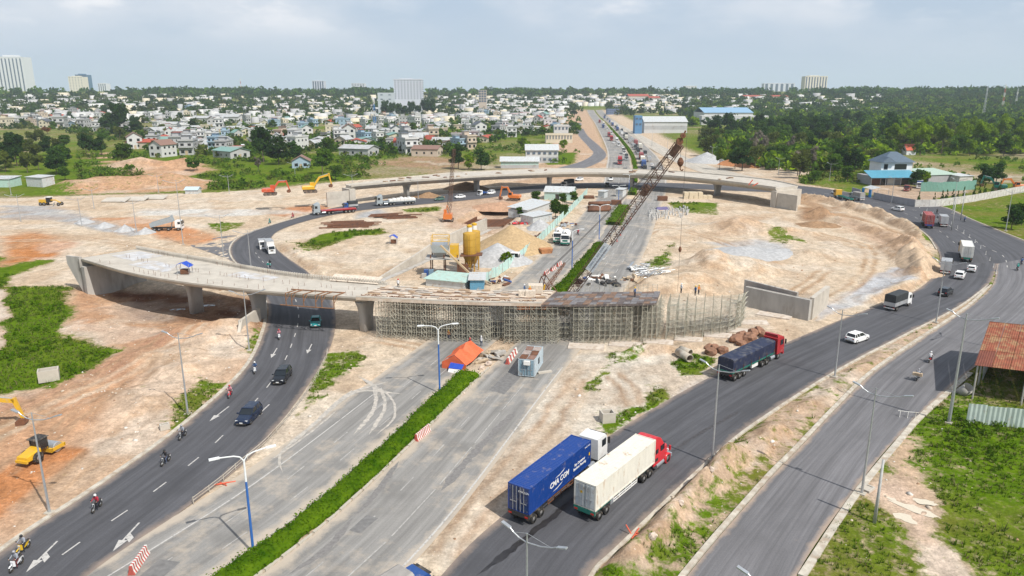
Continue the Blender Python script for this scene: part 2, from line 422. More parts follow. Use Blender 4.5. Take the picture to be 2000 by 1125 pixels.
#land cover
SAND,PALE,PINK,ORANGE,MUD,GRAV,BROWN=(.545,.445,.335),(.545,.485,.405),(.465,.275,.165),(.44,.19,.075),(.17,.07,.04),(.36,.36,.36),(.32,.205,.125)
C=np.zeros((fx.size,3));C[:]=(.30,.24,.155)
GR=np.clip(.72+(fbm(fx,fy,60,3,71)-.5)*1.2,0,1)
cn=np.zeros((nx.size,3));gn=GR[near].copy();cn[:]=C[near]
def cover(pts,col=None,grass=None,soft=2.0,z=0.0,amt=1.0):
 global cn,gn
 P=PX(pts,z)if not isinstance(pts[0],Vector)else pts
 m=np.clip(.5+sdist(P,WX,WY)/soft,0,1)*amt
 if col is not None:cn=cn*(1-m[:,None])+np.array(col)*m[:,None]
 if grass is not None:gn=gn*(1-m)+grass*m
cover([(-900,1200),(-600,410),(0,388),(150,383),(420,376),(560,366),(690,352),(900,338),(1250,322),(1500,350),(1540,360),(1700,398),(1830,480),(1800,570),(1400,735),(1100,900),(880,1130),(700,1500)],SAND,0,3)
for d0,d1,col in((-62,-14,(.46,.32,.22)),(14,44,(.52,.41,.30))):
 a=[p for p in offset_line(HWYS,d0)][20::4];b=[p for p in offset_line(HWYS,d1)][20::4]
 A=[Vector((p.x,p.y,0))for p in a if p.y>335];B=[Vector((p.x,p.y,0))for p in b if p.y>335]
 cover(A+B[::-1],col,.12,6)
 m=np.clip(.5+sdist(A+B[::-1],fx,fy)/12,0,1);C[:]=C*(1-m[:,None])+np.array(col)*m[:,None];GR[:]=GR*(1-m)+.15*m
cover([(1340,325),(1400,310),(1560,325),(1640,372),(1520,362),(1440,345)],(.50,.40,.30),.1,6)
cover([(0,300),(690,300),(690,352),(420,373),(0,384)],None,.95,8)
cover([(100,362),(200,352),(300,345),(420,352),(400,372),(150,380)],PINK,.25,5)
cover([(200,330),(260,310),(390,322),(420,332),(340,350),(290,338)],PINK,.05,5)
cover([(190,300),(210,296),(230,322),(300,345),(280,348),(205,325)],PINK,.0,3)
cover([(700,320),(830,302),(930,318),(850,330)],(.30,.19,.12),.45,8)
cover([(1060,290),(1110,270),(1130,300),(1120,322),(1060,322)],None,1.0,6)
cover([(130,555),(300,570),(520,585),(520,640),(480,720),(360,830),(200,945),(0,1085),(-60,900),(0,790),(150,720),(240,685),(130,640)],PINK,0,3)
cover([(330,690),(440,640),(510,650),(480,715),(360,825),(200,940),(0,1075),(150,880),(250,780)],(.54,.40,.29),0,5)
cover([(210,560),(330,565),(515,585),(505,655),(430,625),(330,622),(250,612)],(.15,.066,.04),0,3)  # dark red mud, painted darker still to deepen the shade under the viaduct
cover([(-20,800),(200,700),(330,640),(350,650),(230,730),(0,830)],(.42,.235,.15),0,3)
cover([(310,690),(470,640),(500,655),(370,740),(200,830),(230,780)],(.55,.44,.34),0,4,amt=.7)
cover([(-50,955),(60,893),(120,860),(172,876),(-50,1040)],(.46,.20,.085),0,1.2)
cover([(-200,500),(0,500),(100,507),(160,512),(170,548),(128,575),(150,600),(125,640),(150,660),(232,682),(200,708),(110,750),(0,772),(-200,800)],(.34,.25,.16),1.0,3)
cover([(-60,560),(5,565),(12,620),(0,690),(-60,760)],(.52,.41,.33),0,2)
cover([(0,490),(170,440),(255,470),(268,489),(160,505),(0,503)],SAND,0,3,6.2)
cover([(0,420),(60,412),(150,430),(110,452),(0,470)],ORANGE,0,4,6.2)
cover([(0,400),(100,402),(190,428),(290,455),(250,462),(100,430),(0,428)],GRAV,0,2)
cover([(180,425),(270,425),(330,432),(440,466),(370,480),(290,455)],(.50,.24,.12),0,3)
cover([(560,376),(620,372),(650,378),(560,392),(520,388)],(.45,.21,.11),0,3,5.4)
cover([(400,438),(480,433),(470,446),(430,456)],None,.9,2)
cover([(270,408),(560,410),(600,416),(400,424),(270,420)],(.55,.53,.49),0,3)
cover([(320,800),(380,735),(430,745),(420,775),(360,830),(300,880)],None,.85,2)
cover([(450,690),(500,640),(520,650),(490,700)],None,.85,1.5)
cover([(610,750),(640,690),(700,680),(720,700),(660,740),(590,790)],None,.85,2)
cover([(560,815),(610,775),(635,775),(570,820)],None,.85,1.2)
cover([(150,1010),(300,870),(310,880),(160,1015)],None,.35,1.5)
cover([(850,1060),(1090,695),(1290,690),(1400,725),(1180,860),(980,1005),(860,1120)],PALE,0,2)
cover([(1210,800),(1300,745),(1310,775),(1240,830),(1165,840),(1170,800)],None,.88,2.5)
cover([(1165,840),(1210,815),(1250,820),(1190,850)],None,.8,1.5)
cover([(1145,760),(1185,715),(1195,740),(1170,775)],None,.82,1.5)
cover([(1180,690),(1250,680),(1260,700),(1190,720)],None,.7,2)
cover([(1310,710),(1350,690),(1400,700),(1380,730),(1330,735)],None,.92,1.5)
cover([(940,1040),(1000,985),(1180,852),(1390,728),(1400,736),(1190,862),(1000,1000)],(.50,.48,.45),0,1.2)
cover([(590,475),(640,455),(750,445),(760,455),(700,465),(620,490)],(.30,.24,.15),1.0,3)
cover([(560,478),(600,475),(630,485),(590,500)],None,.7,3)
cover([(780,408),(870,402),(865,412),(800,416)],None,.9,3)
cover([(690,420),(740,408),(760,418),(700,428)],GRAV,0,3)
cover([(1280,500),(1320,470),(1310,520),(1290,540),(1260,520)],None,.8,3)
cover([(1300,395),(1400,395),(1410,420),(1330,415)],None,.92,3)
cover([(1510,460),(1540,465),(1530,500),(1510,490)],None,.7,3)
cover([(1490,430),(1560,450),(1575,462),(1500,448)],None,.75,2,2)
cover([(1380,475),(1480,468),(1540,480),(1530,500),(1450,495)],(.44,.43,.42),0,4)
cover([(860,395),(1010,380),(1030,420),(960,460),(860,440)],(.47,.34,.25),0,4)
cover([(1360,425),(1480,420),(1500,455),(1400,460)],(.48,.355,.25),0,5)
cover([(1560,405),(1640,405),(1640,430),(1570,432)],(.28,.17,.10),0,3)
cover([(1550,380),(1800,470),(1800,482),(1700,440),(1550,395)],(.36,.24,.15),0,3)
cover([(1640,425),(1760,470),(1830,520),(1800,555),(1750,500),(1640,440)],(.47,.34,.245),0,4)
cover([(1600,600),(1650,575),(1735,522),(1780,528),(1775,548),(1700,588),(1600,628)],(.43,.43,.44),0,1.2)
cover([(1150,1130),(1402,882),(1640,720),(1930,556),(1948,515),(1938,557),(1707,727),(1497,942),(1342,1130)],(.43,.32,.235),.30,1.5)
cover([(1240,1130),(1420,950),(1560,850),(1640,780),(1640,792),(1497,942),(1342,1130)],None,.62,2)
cover([(1557,1140),(1665,962),(1762,845),(1792,812),(1890,727),(2200,560),(2600,700),(2400,1500),(1500,1500)],(.40,.31,.21),.78,1.5)
cover([(1680,960),(1740,900),(1790,960),(1830,1040),(1900,1140),(1820,1140),(1790,1060),(1740,1000)],(.55,.41,.31),.0,2.5)
cover([(1780,880),(1880,830),(2000,870),(2000,1130),(1900,1050),(1800,950)],None,.92,3)
cover([(1740,870),(1790,850),(1800,890),(1750,910)],(.5,.37,.26),.3,3)
cover([(1800,440),(1900,440),(2000,480),(2200,480),(2300,350),(1900,360),(1560,340),(1560,358),(1760,388)],(.30,.22,.14),.85,3)
cover([(1870,432),(1960,470),(2010,478),(2010,488),(1960,482),(1850,436)],SAND,.1,2)
cover([(1690,372),(1720,360),(1900,372),(1800,395),(1740,393)],(.40,.30,.22),0,4)
def track(pts,col,wd=.7,amt=.7,pair=1.1,z=0.0):
 global cn
 for o_ in((-pair,pair)if pair else(0,)):
  d=ldist(offset_line(spline(PX(pts,z),4),o_),nx+(fbm(nx,ny,5,2,80)-.5)*1.5,ny);m=np.clip(1.3-d/wd,0,1)*amt*(.5+fbm(nx,ny,4,2,81));m=np.clip(m,0,1)*(gn<.5);cn[:]=cn*(1-m[:,None])+np.array(col)*m[:,None]
for i,pts in enumerate(([(-30,835),(120,760),(230,700),(330,650),(420,630)],[(-30,860),(110,790),(220,740),(320,690),(390,650)],[(0,925),(130,830),(260,750),(330,700)],[(60,985),(200,880),(300,800)],[(560,600),(620,500),(700,460),(860,440),(960,400)],[(740,545),(800,510),(900,470),(960,455)],[(1240,470),(1300,445),(1400,470),(1520,520)],[(1230,520),(1290,470),(1360,440),(1500,400)],[(1260,430),(1330,440),(1500,425)],[(870,1080),(960,960),(1060,840),(1130,740)],[(900,1060),(1010,930),(1090,830),(1150,720)],[(1190,860),(1240,800),(1200,730)],[(720,660),(900,690),(1100,690)],[(0,470),(150,470),(260,480)],[(20,445),(200,470),(330,490)])):
 track(pts,[(.36,.23,.14),(.57,.47,.36),(.33,.22,.14)][i%3],.6,.65)
for i,pts in enumerate(([(1560,560),(1640,540),(1700,490),(1690,450),(1600,430)],[(1500,560),(1600,550),(1670,500),(1640,455),(1540,440)],[(1480,545),(1560,530),(1620,490)])):track(pts,[(.36,.235,.14),(.56,.45,.33)][i%2],.7,.7,z=4.2)
dk=np.clip((fbm(nx,ny,9,5,82)-.53)*5,0,.38)*(gn<.5);cn=cn*(1-dk[:,None])+np.array((.40,.275,.175))*dk[:,None]
lt=np.clip((fbm(nx,ny,14,5,83)-.56)*5,0,.36)*(gn<.5);cn=cn*(1-lt[:,None])+np.array((.60,.55,.475))*lt[:,None]
zf=Z.reshape(GX.shape);gy_,gx_=np.gradient(zf,YS,XS);slope=np.hypot(gx_,gy_).ravel()[near];st_=np.clip((slope-.28)*1.8,0,.55)*(gn<.5);cn=cn*(1-st_[:,None])+np.array((.40,.255,.15))*st_[:,None]
gn=np.where((gn>.3)&(gn<.95),gn-.10+(fbm(nx,ny,12,3,84)-.5)*.5,gn)
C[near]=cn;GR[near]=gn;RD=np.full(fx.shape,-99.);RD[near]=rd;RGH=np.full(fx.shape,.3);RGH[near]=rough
verts=np.stack([fx,fy,Z],1)
nyn,nxn=GX.shape
idx=np.arange(nyn*nxn).reshape(nyn,nxn)
quads=np.stack([idx[:-1,:-1],idx[:-1,1:],idx[1:,1:],idx[1:,:-1]],-1).reshape(-1,4)
me=bpy.data.meshes.new('ground')
me.vertices.add(len(verts));me.vertices.foreach_set('co',verts.ravel().astype(np.float32))
me.loops.add(quads.size);me.loops.foreach_set('vertex_index',quads.ravel().astype(np.int32))
me.polygons.add(len(quads));me.polygons.foreach_set('loop_start',(np.arange(len(quads))*4).astype(np.int32))
me.polygons.foreach_set('loop_total',np.full(len(quads),4,np.int32))
me.polygons.foreach_set('use_smooth',np.ones(len(quads),bool))
me.update(calc_edges=True)
ca=me.color_attributes.new('cover','FLOAT_COLOR','POINT')
ca.data.foreach_set('color',np.concatenate([C,np.ones((len(C),1))],1).astype(np.float32).ravel())
ga=me.attributes.new('grass','FLOAT','POINT');ga.data.foreach_set('value',GR.astype(np.float32))
ground=mk('ground',me,kind='structure')
ground['label']='bare sandy construction ground with patches of grass'
def TZ(x,y):
 i=int(np.clip(np.searchsorted(XS,x)-1,0,nxn-2));j=int(np.clip(np.searchsorted(YS,y)-1,0,nyn-2))
 a=min(max((x-XS[i])/(XS[i+1]-XS[i]),0),1);b=min(max((y-YS[j])/(YS[j+1]-YS[j]),0),1)
 k=j*nxn+i
 return float((Z[k]*(1-a)+Z[k+1]*a)*(1-b)+(Z[k+nxn]*(1-a)+Z[k+nxn+1]*a)*b)
def grass_at(x,y):
 i=int(np.clip(np.searchsorted(XS,x)-1,0,nxn-2));j=int(np.clip(np.searchsorted(YS,y)-1,0,nyn-2))
 return float(GR[j*nxn+i])
def on_ground(px,py):
 a,b,c=ray(px,py);t=45.0;st=1.0
 while t<4000:
  if CAMH+c*t<=max(TZ(a*t,b*t),-.02 if py>330 else-9):
   if st<.06:break
   t-=st;st*=.25
  t+=st*(1 if t<400 else 3)
 return Vector((a*t,b*t,TZ(a*t,b*t)))
m=bpy.data.materials.new('ground_earth');m.use_nodes=True;nt=m.node_tree;N=nt.nodes;L=nt.links;b=N['Principled BSDF']
b.inputs['Roughness'].default_value=.95;b.inputs['Specular IOR Level'].default_value=.0
def nd(t,**k):
 n=N.new(t)
 for a,v in k.items():setattr(n,a,v)
 return n
def noise(scale,detail=5,rough=.6,vec=None):
 n=nd('ShaderNodeTexNoise');n.inputs['Scale'].default_value=scale;n.inputs['Detail'].default_value=detail;n.inputs['Roughness'].default_value=rough
 L.new(vec or tco.outputs['Object'],n.inputs['Vector']);return n.outputs[0]
def rng(x,a,b_,c,d):
 n=nd('ShaderNodeMapRange');L.new(x,n.inputs[0])
 for i,v in enumerate((a,b_,c,d)):n.inputs[i+1].default_value=v
 return n.outputs[0]
def mixc(f,A,B,mode='MIX'):
 n=nd('ShaderNodeMix',data_type='RGBA',blend_type=mode)
 for s,v in((0,f),('A',A),('B',B)):
  if isinstance(v,(int,float)):n.inputs[s].default_value=v
  elif isinstance(v,tuple):n.inputs[s].default_value=(*v,1)
  else:L.new(v,n.inputs[s])
 return n.outputs[2]
def mth(op,a,b_):
 n=nd('ShaderNodeMath',operation=op)
 for i,v in enumerate((a,b_)):
  if isinstance(v,(int,float)):n.inputs[i].default_value=v
  else:L.new(v,n.inputs[i])
 return n.outputs[0]
tco=nd('ShaderNodeTexCoord');at=nd('ShaderNodeAttribute',attribute_name='cover');ag=nd('ShaderNodeAttribute',attribute_name='grass')
mpv=nd('ShaderNodeMapping');L.new(tco.outputs['Object'],mpv.inputs[0]);mpv.inputs['Scale'].default_value=(.35,.13,.2);mpv.inputs['Rotation'].default_value=(0,0,.6)
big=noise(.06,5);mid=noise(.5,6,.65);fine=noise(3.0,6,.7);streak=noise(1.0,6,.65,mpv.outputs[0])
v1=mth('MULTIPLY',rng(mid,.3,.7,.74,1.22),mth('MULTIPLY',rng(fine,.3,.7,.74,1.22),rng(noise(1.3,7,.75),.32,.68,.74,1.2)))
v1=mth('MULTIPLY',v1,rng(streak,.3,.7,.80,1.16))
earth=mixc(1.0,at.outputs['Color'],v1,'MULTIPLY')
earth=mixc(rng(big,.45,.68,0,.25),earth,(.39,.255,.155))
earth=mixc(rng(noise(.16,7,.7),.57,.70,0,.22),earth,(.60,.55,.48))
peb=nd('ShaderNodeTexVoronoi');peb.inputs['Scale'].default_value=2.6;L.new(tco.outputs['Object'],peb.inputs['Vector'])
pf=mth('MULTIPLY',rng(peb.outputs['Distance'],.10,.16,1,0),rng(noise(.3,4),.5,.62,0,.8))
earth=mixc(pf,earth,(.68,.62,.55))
gcol=mixc(rng(noise(.35,6,.7),.3,.7,0,1),(.042,.092,.004),(.12,.19,.010))
dry=rng(ag.outputs['Fac'],.8,1.0,1,.3)
gcol=mixc(mth('MULTIPLY',dry,rng(noise(.045,4),.42,.64,0,.8)),gcol,(.155,.14,.032))
gcol=mixc(mth('MULTIPLY',dry,rng(noise(.9,5,.7),.54,.68,0,.75)),gcol,(.25,.19,.11))
gcol=mixc(1.0,gcol,rng(fine,.25,.75,.6,1.4),'MULTIPLY')
gf=mth('ADD',ag.outputs['Fac'],rng(noise(.55,7,.72),.25,.75,-.62,.62))
gf=rng(gf,.36,.68,0,1)
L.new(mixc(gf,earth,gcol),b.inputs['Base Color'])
bp=nd('ShaderNodeBump');bp.inputs['Strength'].default_value=.75;bp.inputs['Distance'].default_value=.35
hgt=mth('ADD',mth('MULTIPLY',mid,.6),mth('MULTIPLY',fine,.45));L.new(hgt,bp.inputs['Height']);L.new(bp.outputs[0],b.inputs['Normal'])
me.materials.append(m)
#roads
def road_mat(name,col,dust,dust_amt,track=.25,patch=.3):
 m=bpy.data.materials.new(name);m.use_nodes=True
 global N,L,tco
 N=m.node_tree.nodes;L=m.node_tree.links;b=N['Principled BSDF'];tco=N.new('ShaderNodeTexCoord')
 b.inputs['Roughness'].default_value=.82;b.inputs['Specular IOR Level'].default_value=.25
 uvs=nd('ShaderNodeSeparateXYZ');L.new(tco.outputs['UV'],uvs.inputs[0])
 cx=nd('ShaderNodeCombineXYZ');L.new(mth('MULTIPLY',uvs.outputs[0],.9),cx.inputs[0]);L.new(mth('MULTIPLY',uvs.outputs[1],.035),cx.inputs[1])
 along=noise(1.0,6,.62,cx.outputs[0])
 lane=nd('ShaderNodeMath',operation='SINE');L.new(mth('MULTIPLY',uvs.outputs[0],3.49),lane.inputs[0])
 c0=mixc(rng(along,.3,.7,0,1),tuple(c*.68 for c in col),tuple(c*1.3 for c in col))
 fn=nd('ShaderNodeCombineXYZ');L.new(mth('MULTIPLY',uvs.outputs[0],3.2),fn.inputs[0]);L.new(mth('MULTIPLY',uvs.outputs[1],.05),fn.inputs[1])
 c0=mixc(rng(noise(1.0,5,.6,fn.outputs[0]),.5,.75,0,.45),c0,tuple(c*.5 for c in col))
 c0=mixc(mth('MULTIPLY',rng(lane.outputs[0],-1,1,0,track),rng(noise(.25,4),.35,.65,.2,1)),c0,tuple(c*.62 for c in col))
 c0=mixc(1.0,c0,rng(noise(6,5,.7),.3,.7,.88,1.12),'MULTIPLY')
 c0=mixc(rng(noise(.12,5,.6),.52,.68,0,patch),c0,tuple(c*.6 for c in col))
 ed=nd('ShaderNodeAttribute',attribute_name='edge')
 df=mth('ADD',rng(ed.outputs['Fac'],.0,1.5,.85,0),rng(noise(.35,7,.7),.3,.7,-.5,.45*dust_amt))
 df=mth('ADD',df,rng(noise(.05,4),.4,.7,-.12,.5*dust_amt))
 c0=mixc(mth('MINIMUM',rng(df,.05,.75,0,1),.85),c0,dust)
 L.new(c0,b.inputs['Base Color'])
 bp=nd('ShaderNodeBump');bp.inputs['Strength'].default_value=.25;bp.inputs['Distance'].default_value=.04
 L.new(noise(5,4),bp.inputs['Height']);L.new(bp.outputs[0],b.inputs['Normal'])
 return m
def road(name,A,B,z,mt,n=None,label=None,nu=8,zfun=None):
 n=n or 90;a=resample_n(A,n);b=resample_n(B,n)
 vs=[];uv=[];ed=[];s=0
 for i in range(n):
  if i:s+=((a[i]+b[i])/2-(a[i-1]+b[i-1])/2).length
  wd=(b[i]-a[i]).length
  for k in range(nu+1):
   t=k/nu;p=a[i].lerp(b[i],t);zz=z+(zfun(p.x,p.y)if zfun else 0);vs.append((p.x,p.y,zz));uv.append((t*wd,s));ed.append(min(t,1-t)*wd)
 fs=[(i*(nu+1)+k,i*(nu+1)+k+1,(i+1)*(nu+1)+k+1,(i+1)*(nu+1)+k)for i in range(n-1)for k in range(nu)]
 me=bpy.data.meshes.new(name);me.from_pydata(vs,[],fs);ul=me.uv_layers.new(name='UVMap')
 for l in me.loops:ul.data[l.index].uv=uv[l.vertex_index]
 ea=me.attributes.new('edge','FLOAT','POINT');ea.data.foreach_set('value',ed)
 me.materials.append(mt)
 if me.polygons[0].normal.z<0:me.flip_normals()
 o=mk(name,me,kind='structure');o['label']=label or name.replace('_',' ')
 return o
M_asph=road_mat('dark_asphalt',(.090,.090,.098),(.29,.225,.18),.12,.4,.4)
M_asph2=road_mat('service_asphalt',(.158,.154,.160),(.38,.29,.22),.25,.3,.35)
M_old=road_mat('worn_dusty_asphalt',(.255,.245,.23),(.46,.39,.31),.85,.25,.6)
M_pale=road_mat('pale_concrete_road',(.44,.40,.34),(.48,.38,.29),.6,.1,.2)
far_road_z=lambda x,y:float(far_z(x,y))
ramp_road=road('ramp_road',RAMP_L,RAMP_R,.012,M_asph,220,'dark asphalt ramp curving under both viaducts')
ring_road=road('ring_road',RING_I,RING_O,.016,M_asph,150,'dark asphalt ring road carrying the container trucks')
merge_road=road('merge_road',MERG_I,MERG_O,.008,M_asph,90,'wide dark asphalt bend where ring road and service road join',14)
service_road=road('service_road',SERV_I,SERV_O,.012,M_asph2,150,'grey service road beside the grass plain')
highway_left=road('highway_carriageway',HW_LL,HW_LR,.002,M_old,400,'worn dusty highway carriageway beside the ramp',zfun=far_road_z)
highway_right=road('highway_carriageway',HW_RL,HW_RR,.002,M_old,400,'worn dusty highway carriageway on the container office side',zfun=far_road_z)
frontage_left=road('frontage_road',FRONT_L,FRONT_LR,.03,M_asph2,60,'short grey side road bending below the town')
frontage_right=road('frontage_road',FRONT_R,FRONT_RR,.03,M_pale,60,'pale concrete side road beyond the far viaduct')
apron=road('asphalt_apron',[V2(G(a,b))for a,b in((372,479),(430,462),(476,459))],[V2(G(a,b))for a,b in((376,482),(420,497),(458,512))],.004,M_asph2,20,'triangular asphalt apron beside the ramp bend')
yard=road('paved_yard',[V2(G(a,b))for a,b in((1040,560),(1100,480),(1170,385))],[V2(G(a,b))for a,b in((1210,556),(1235,480),(1250,390))],.0005,M_old,40,'dusty paved yard around the crane')
def sweep_kerb(name,line,wd,h,z=0.0,mt=None,step=1.2,parent=None,side=0,label=None,zfun=None):
 P=spline(line,step);mb=MB();secs=[]
 for i,p in enumerate(P):
  t=(P[min(i+1,len(P)-1)]-P[max(i-1,0)]);t.z=0;t.normalize();nrm=Vector((t.y,-t.x,0))
  z0=z+(zfun(p.x,p.y)if zfun else 0)
  secs.append([p+nrm*(side-wd/2)+Vector((0,0,z0-.12)),p+nrm*(side-wd/2)+Vector((0,0,z0+h)),p+nrm*(side+wd/2)+Vector((0,0,z0+h)),p+nrm*(side+wd/2)+Vector((0,0,z0-.12))])
 mb.loft(secs)
 o=mb.build(name,mt or M_kerb,parent,kind='structure')
 if label and parent is None:o['label']=label
 return o
sweep_kerb('kerb',RAMP_L[1:8],.55,.14,label='pale concrete kerb along the ramp beside the spoil ground',side=-.28)
sweep_kerb('kerb',[V2(p)for p in PX([(522,590),(490,540),(455,505),(452,480),(475,460),(530,440),(600,420),(650,406)])],.4,.14,label='kerb round the outside of the ramp bend',side=-.2)
sweep_kerb('kerb',RING_O[1:-1],.38,.16,label='pale kerb between ring road and rubble median',side=.2)
sweep_kerb('kerb',SERV_I[1:-1],.5,.16,label='broad pale kerb between service road and rubble median',side=-.33)
sweep_kerb('kerb',[V2(p)for p in PX([(1557,1122),(1665,962),(1762,845),(1792,812),(1890,727)])],.7,.12,label='broad concrete gutter edge beside the grass plain',side=.4)
sweep_kerb('kerb',[Vector((*p,0))for p in MERG_O],.4,.14,label='kerb outside the wide bend',side=.2)
sweep_kerb('kerb',MERG_I[2:],.35,.12,label='kerb inside the wide bend',side=-.2)
def kerb_blocks(line,side,z,nmax,label):
 root=thing('median_kerb',label,'kerb');del root['category'];root['kind']='structure'
 P=spline(line,2.05);mb=MB();mb.box((0,0,0),(1.96,.28,.30));me_=mb.mesh('kerb_block',M_kerb);k=0
 for a,b in zip(P[:-1],P[1:]):
  if k>=nmax:break
  t=b-a;o=mk('kerb_block',me_,root);n=Vector((t.y,-t.x,0)).normalized()
  o.location=(a+b)/2+n*(side+random.uniform(-.05,.05))+Vector((0,0,z+random.uniform(-.03,.03)))
  o.rotation_euler=(random.uniform(-.04,.04),random.uniform(-.03,.03),math.atan2(t.y,t.x)+random.uniform(-.03,.03));k+=1
def hw_part(y0,y1):return[p for p in HWYS if y0<p.y<y1]
kerb_blocks(hw_part(40,104),1.62,.05,60,'row of loose kerb blocks along the near hedge')
kerb_blocks(hw_part(40,104),-1.62,.05,60,'row of kerb blocks on the ramp side of the near hedge')
kerb_blocks(hw_part(136,215),1.55,.05,60,'row of kerb blocks along the hedge behind the scaffolding')
kerb_blocks(hw_part(136,215),-1.55,.05,60,'row of kerb blocks on the yard side of the hedge behind the scaffolding')
#markings
def dash(parent,p,q,wd,z=.022,name='lane_mark',mt=None):
 mt=mt or(M_fade if 'highway' in parent.name else None)
 t=q-p;t.z=0;n=Vector((t.y,-t.x,0)).normalized()*wd/2;mb=MB()
 mb.add([p-n+Vector((0,0,z)),p+n+Vector((0,0,z)),q+n+Vector((0,0,z)),q-n+Vector((0,0,z))],[(0,1,2,3)])
 return mb.build(name,mt or M_mark,parent)
def dashes(parent,line,s0,s1,on,gap,wd,z=.022):
 S=spline(line,.5);s=s0*1.0;L_=[0]
 for a,b in zip(S[:-1],S[1:]):L_.append(L_[-1]+(b-a).length)
 def at(s):
  k=int(np.clip(np.searchsorted(L_,s)-1,0,len(S)-2));return S[k].lerp(S[k+1],(s-L_[k])/(L_[k+1]-L_[k]))
 while s+on<min(s1,L_[-1]):dash(parent,at(s),at(s+on),wd,z);s+=on+gap
def solid(parent,line,wd,z=.022,step=3.0):
 P=spline(line,step);mb=MB();secs=[]
 for i,p in enumerate(P):
  t=(P[min(i+1,len(P)-1)]-P[max(i-1,0)]);t.z=0;t.normalize();n=Vector((t.y,-t.x,0))*wd/2
  secs.append([p-n+Vector((0,0,z)),p+n+Vector((0,0,z))])
 mb.loft(secs,closed=False,cap=False);return mb.build('edge_line',M_fade if 0 else M_mark,parent)
M_fade=mat('faded_marking',(.40,.385,.36),.75,var=.15,scale=2.5,dirt=(.27,.26,.245),dirt_amt=.6,dirt_scale=1.2)
ra=resample_n(RAMP_L,300);rb=resample_n(RAMP_R,300)
def rl(t):return[a.lerp(b,t)for a,b in zip(ra,rb)]
dashes(ramp_road,[a.lerp(b,.58-.12*min(1,max(0,i-14)/45))for i,(a,b)in enumerate(zip(ra,rb))][14:120],0,150,2.0,3.6,.16,.018)
hl=hoff(-7.2);hr=hoff(7.2)
dashes(highway_left,[p for p in hl if 30<p.y<112],0,90,3,6,.15,.010)
dashes(highway_left,[p for p in hoff(-4.2)if 30<p.y<112],2,90,3,6,.13,.010)
solid(highway_left,[p for p in hoff(-9.9)if 30<p.y<96],.16,.010)
dashes(highway_right,[p for p in hoff(5.3)if 30<p.y<108],1,90,3,5,.14,.010)
dashes(highway_right,[p for p in hoff(8.6)if 30<p.y<108],0,90,9,1.0,.14,.010)
solid(highway_right,[p for p in hoff(12.0)if 30<p.y<106],.2,.010)
for d in(-8.5,-5,5,8.5):
 dashes(highway_left if d<0 else highway_right,[p for p in hoff(d)if 140<p.y<290],0,150,4,7,.18,.010)
for d in(-12,12):
 solid(highway_left if d<0 else highway_right,[p for p in hoff(d)if 335<p.y<1200],.35,.03,8)
for d in(-6.5,6.5):
 dashes(highway_left if d<0 else highway_right,[p for p in hoff(d)if 335<p.y<800],0,500,5,8,.3,.03)
mi=[a.lerp(b,.5)for a,b in zip(resample_n(MERG_I,60),resample_n(MERG_O,60))]
dashes(merge_road,mi,4,160,2.5,4,.18,.02)
dashes(merge_road,[a.lerp(b,.24)for a,b in zip(resample_n(MERG_I,60),resample_n(MERG_O,60))],4,160,2.5,6,.16,.02)
def arrow(parent,p,ang,turn,Ls=4.6,z=.019):
 mb=MB();pts=[(0,-.09),(Ls*.62,-.09),(Ls*.62,-.42),(Ls,0),(Ls*.62,.42),(Ls*.62,.09),(0,.09)]
 mb.add([(x,y,0)for x,y in pts],[tuple(range(7))])
 if turn:mb.add([(Ls*.38,turn*.1,0),(Ls*.55,turn*.1,0),(Ls*.70,turn*.75,0),(Ls*.52,turn*.75,0)],[(0,1,2,3)])
 o=mb.build('lane_arrow',M_mark,parent);o.location=(p.x,p.y,z);o.rotation_euler=(0,0,ang)
def heading(a,b):d=G(*b)-G(*a);return math.atan2(d.y,d.x)
for a,b,tr in(((112,1057),(82,1087),1),((272,1021),(248,1047),1),((447,794),(430,807),0),((526,790),(512,803),0),((541,680),(535,690),0),((609,672),(604,682),0)):
 arrow(ramp_road,G(*a),heading(a,b),tr)
for a,b in(((1120,480),(1150,450)),((1185,500),(1165,520)),((1160,455),(1180,430))):
 arrow(highway_right,G(*a),heading(a,b),0,5,.012)
M_wet=mat('wet_streak',(.028,.026,.027),.35,var=.3,scale=1.5);M_skid=mat('dusty_tyre_mark',(.46,.42,.37),.9,var=.2,scale=2,dirt=(.30,.285,.26),dirt_amt=.5,dirt_scale=1.5)
def stain(parent,pts,wd,mt,z,name):
 P=spline(PX(pts),.6);mb=MB();secs=[]
 for i,p in enumerate(P):
  t=P[min(i+1,len(P)-1)]-P[max(i-1,0)];t.normalize();n=Vector((t.y,-t.x,0));a,b=(wd*random.uniform(.3,.65)for _ in(0,1));e=min(1,i/4,(len(P)-1-i)/4);secs.append([p-n*a*e+Vector((0,0,z)),p+n*b*e+Vector((0,0,z))])
 mb.loft(secs,closed=False,cap=False);mb.build(name,mt,parent)
stain(ring_road,[(930,1125),(1010,1065),(1060,1025),(1110,985),(1135,962)],.7,M_wet,.021,'wet_streak');stain(ring_road,[(1260,940),(1330,870),(1450,800)],.5,mat('oil_track',(.06,.056,.058),.6,var=.3),.021,'oil_track')
for kk,pts in enumerate(([(610,830),(680,770),(760,745)],[(690,850),(730,800),(730,755),(700,735)],[(720,850),(750,800),(745,765),(705,740)],[(630,812),(700,765),(790,770)],[(545,885),(600,840),(690,760)],[(553,925),(545,900),(552,875)],[(735,850),(770,815),(762,775),(715,745)],[(520,905),(600,850),(660,800)])):stain(highway_left,pts,random.uniform(.3,.6),M_skid,.012+.003*kk,'tyre_mark')
for pts in([(690,1010),(640,1070),(560,1125)],[(780,900),(730,970),(690,1010)],[(1010,800),(930,880),(860,960)]):stain(highway_right,pts,random.uniform(.5,1.0),mat('dark_track',(.19,.18,.172),.8,var=.2),.012,'tyre_mark')
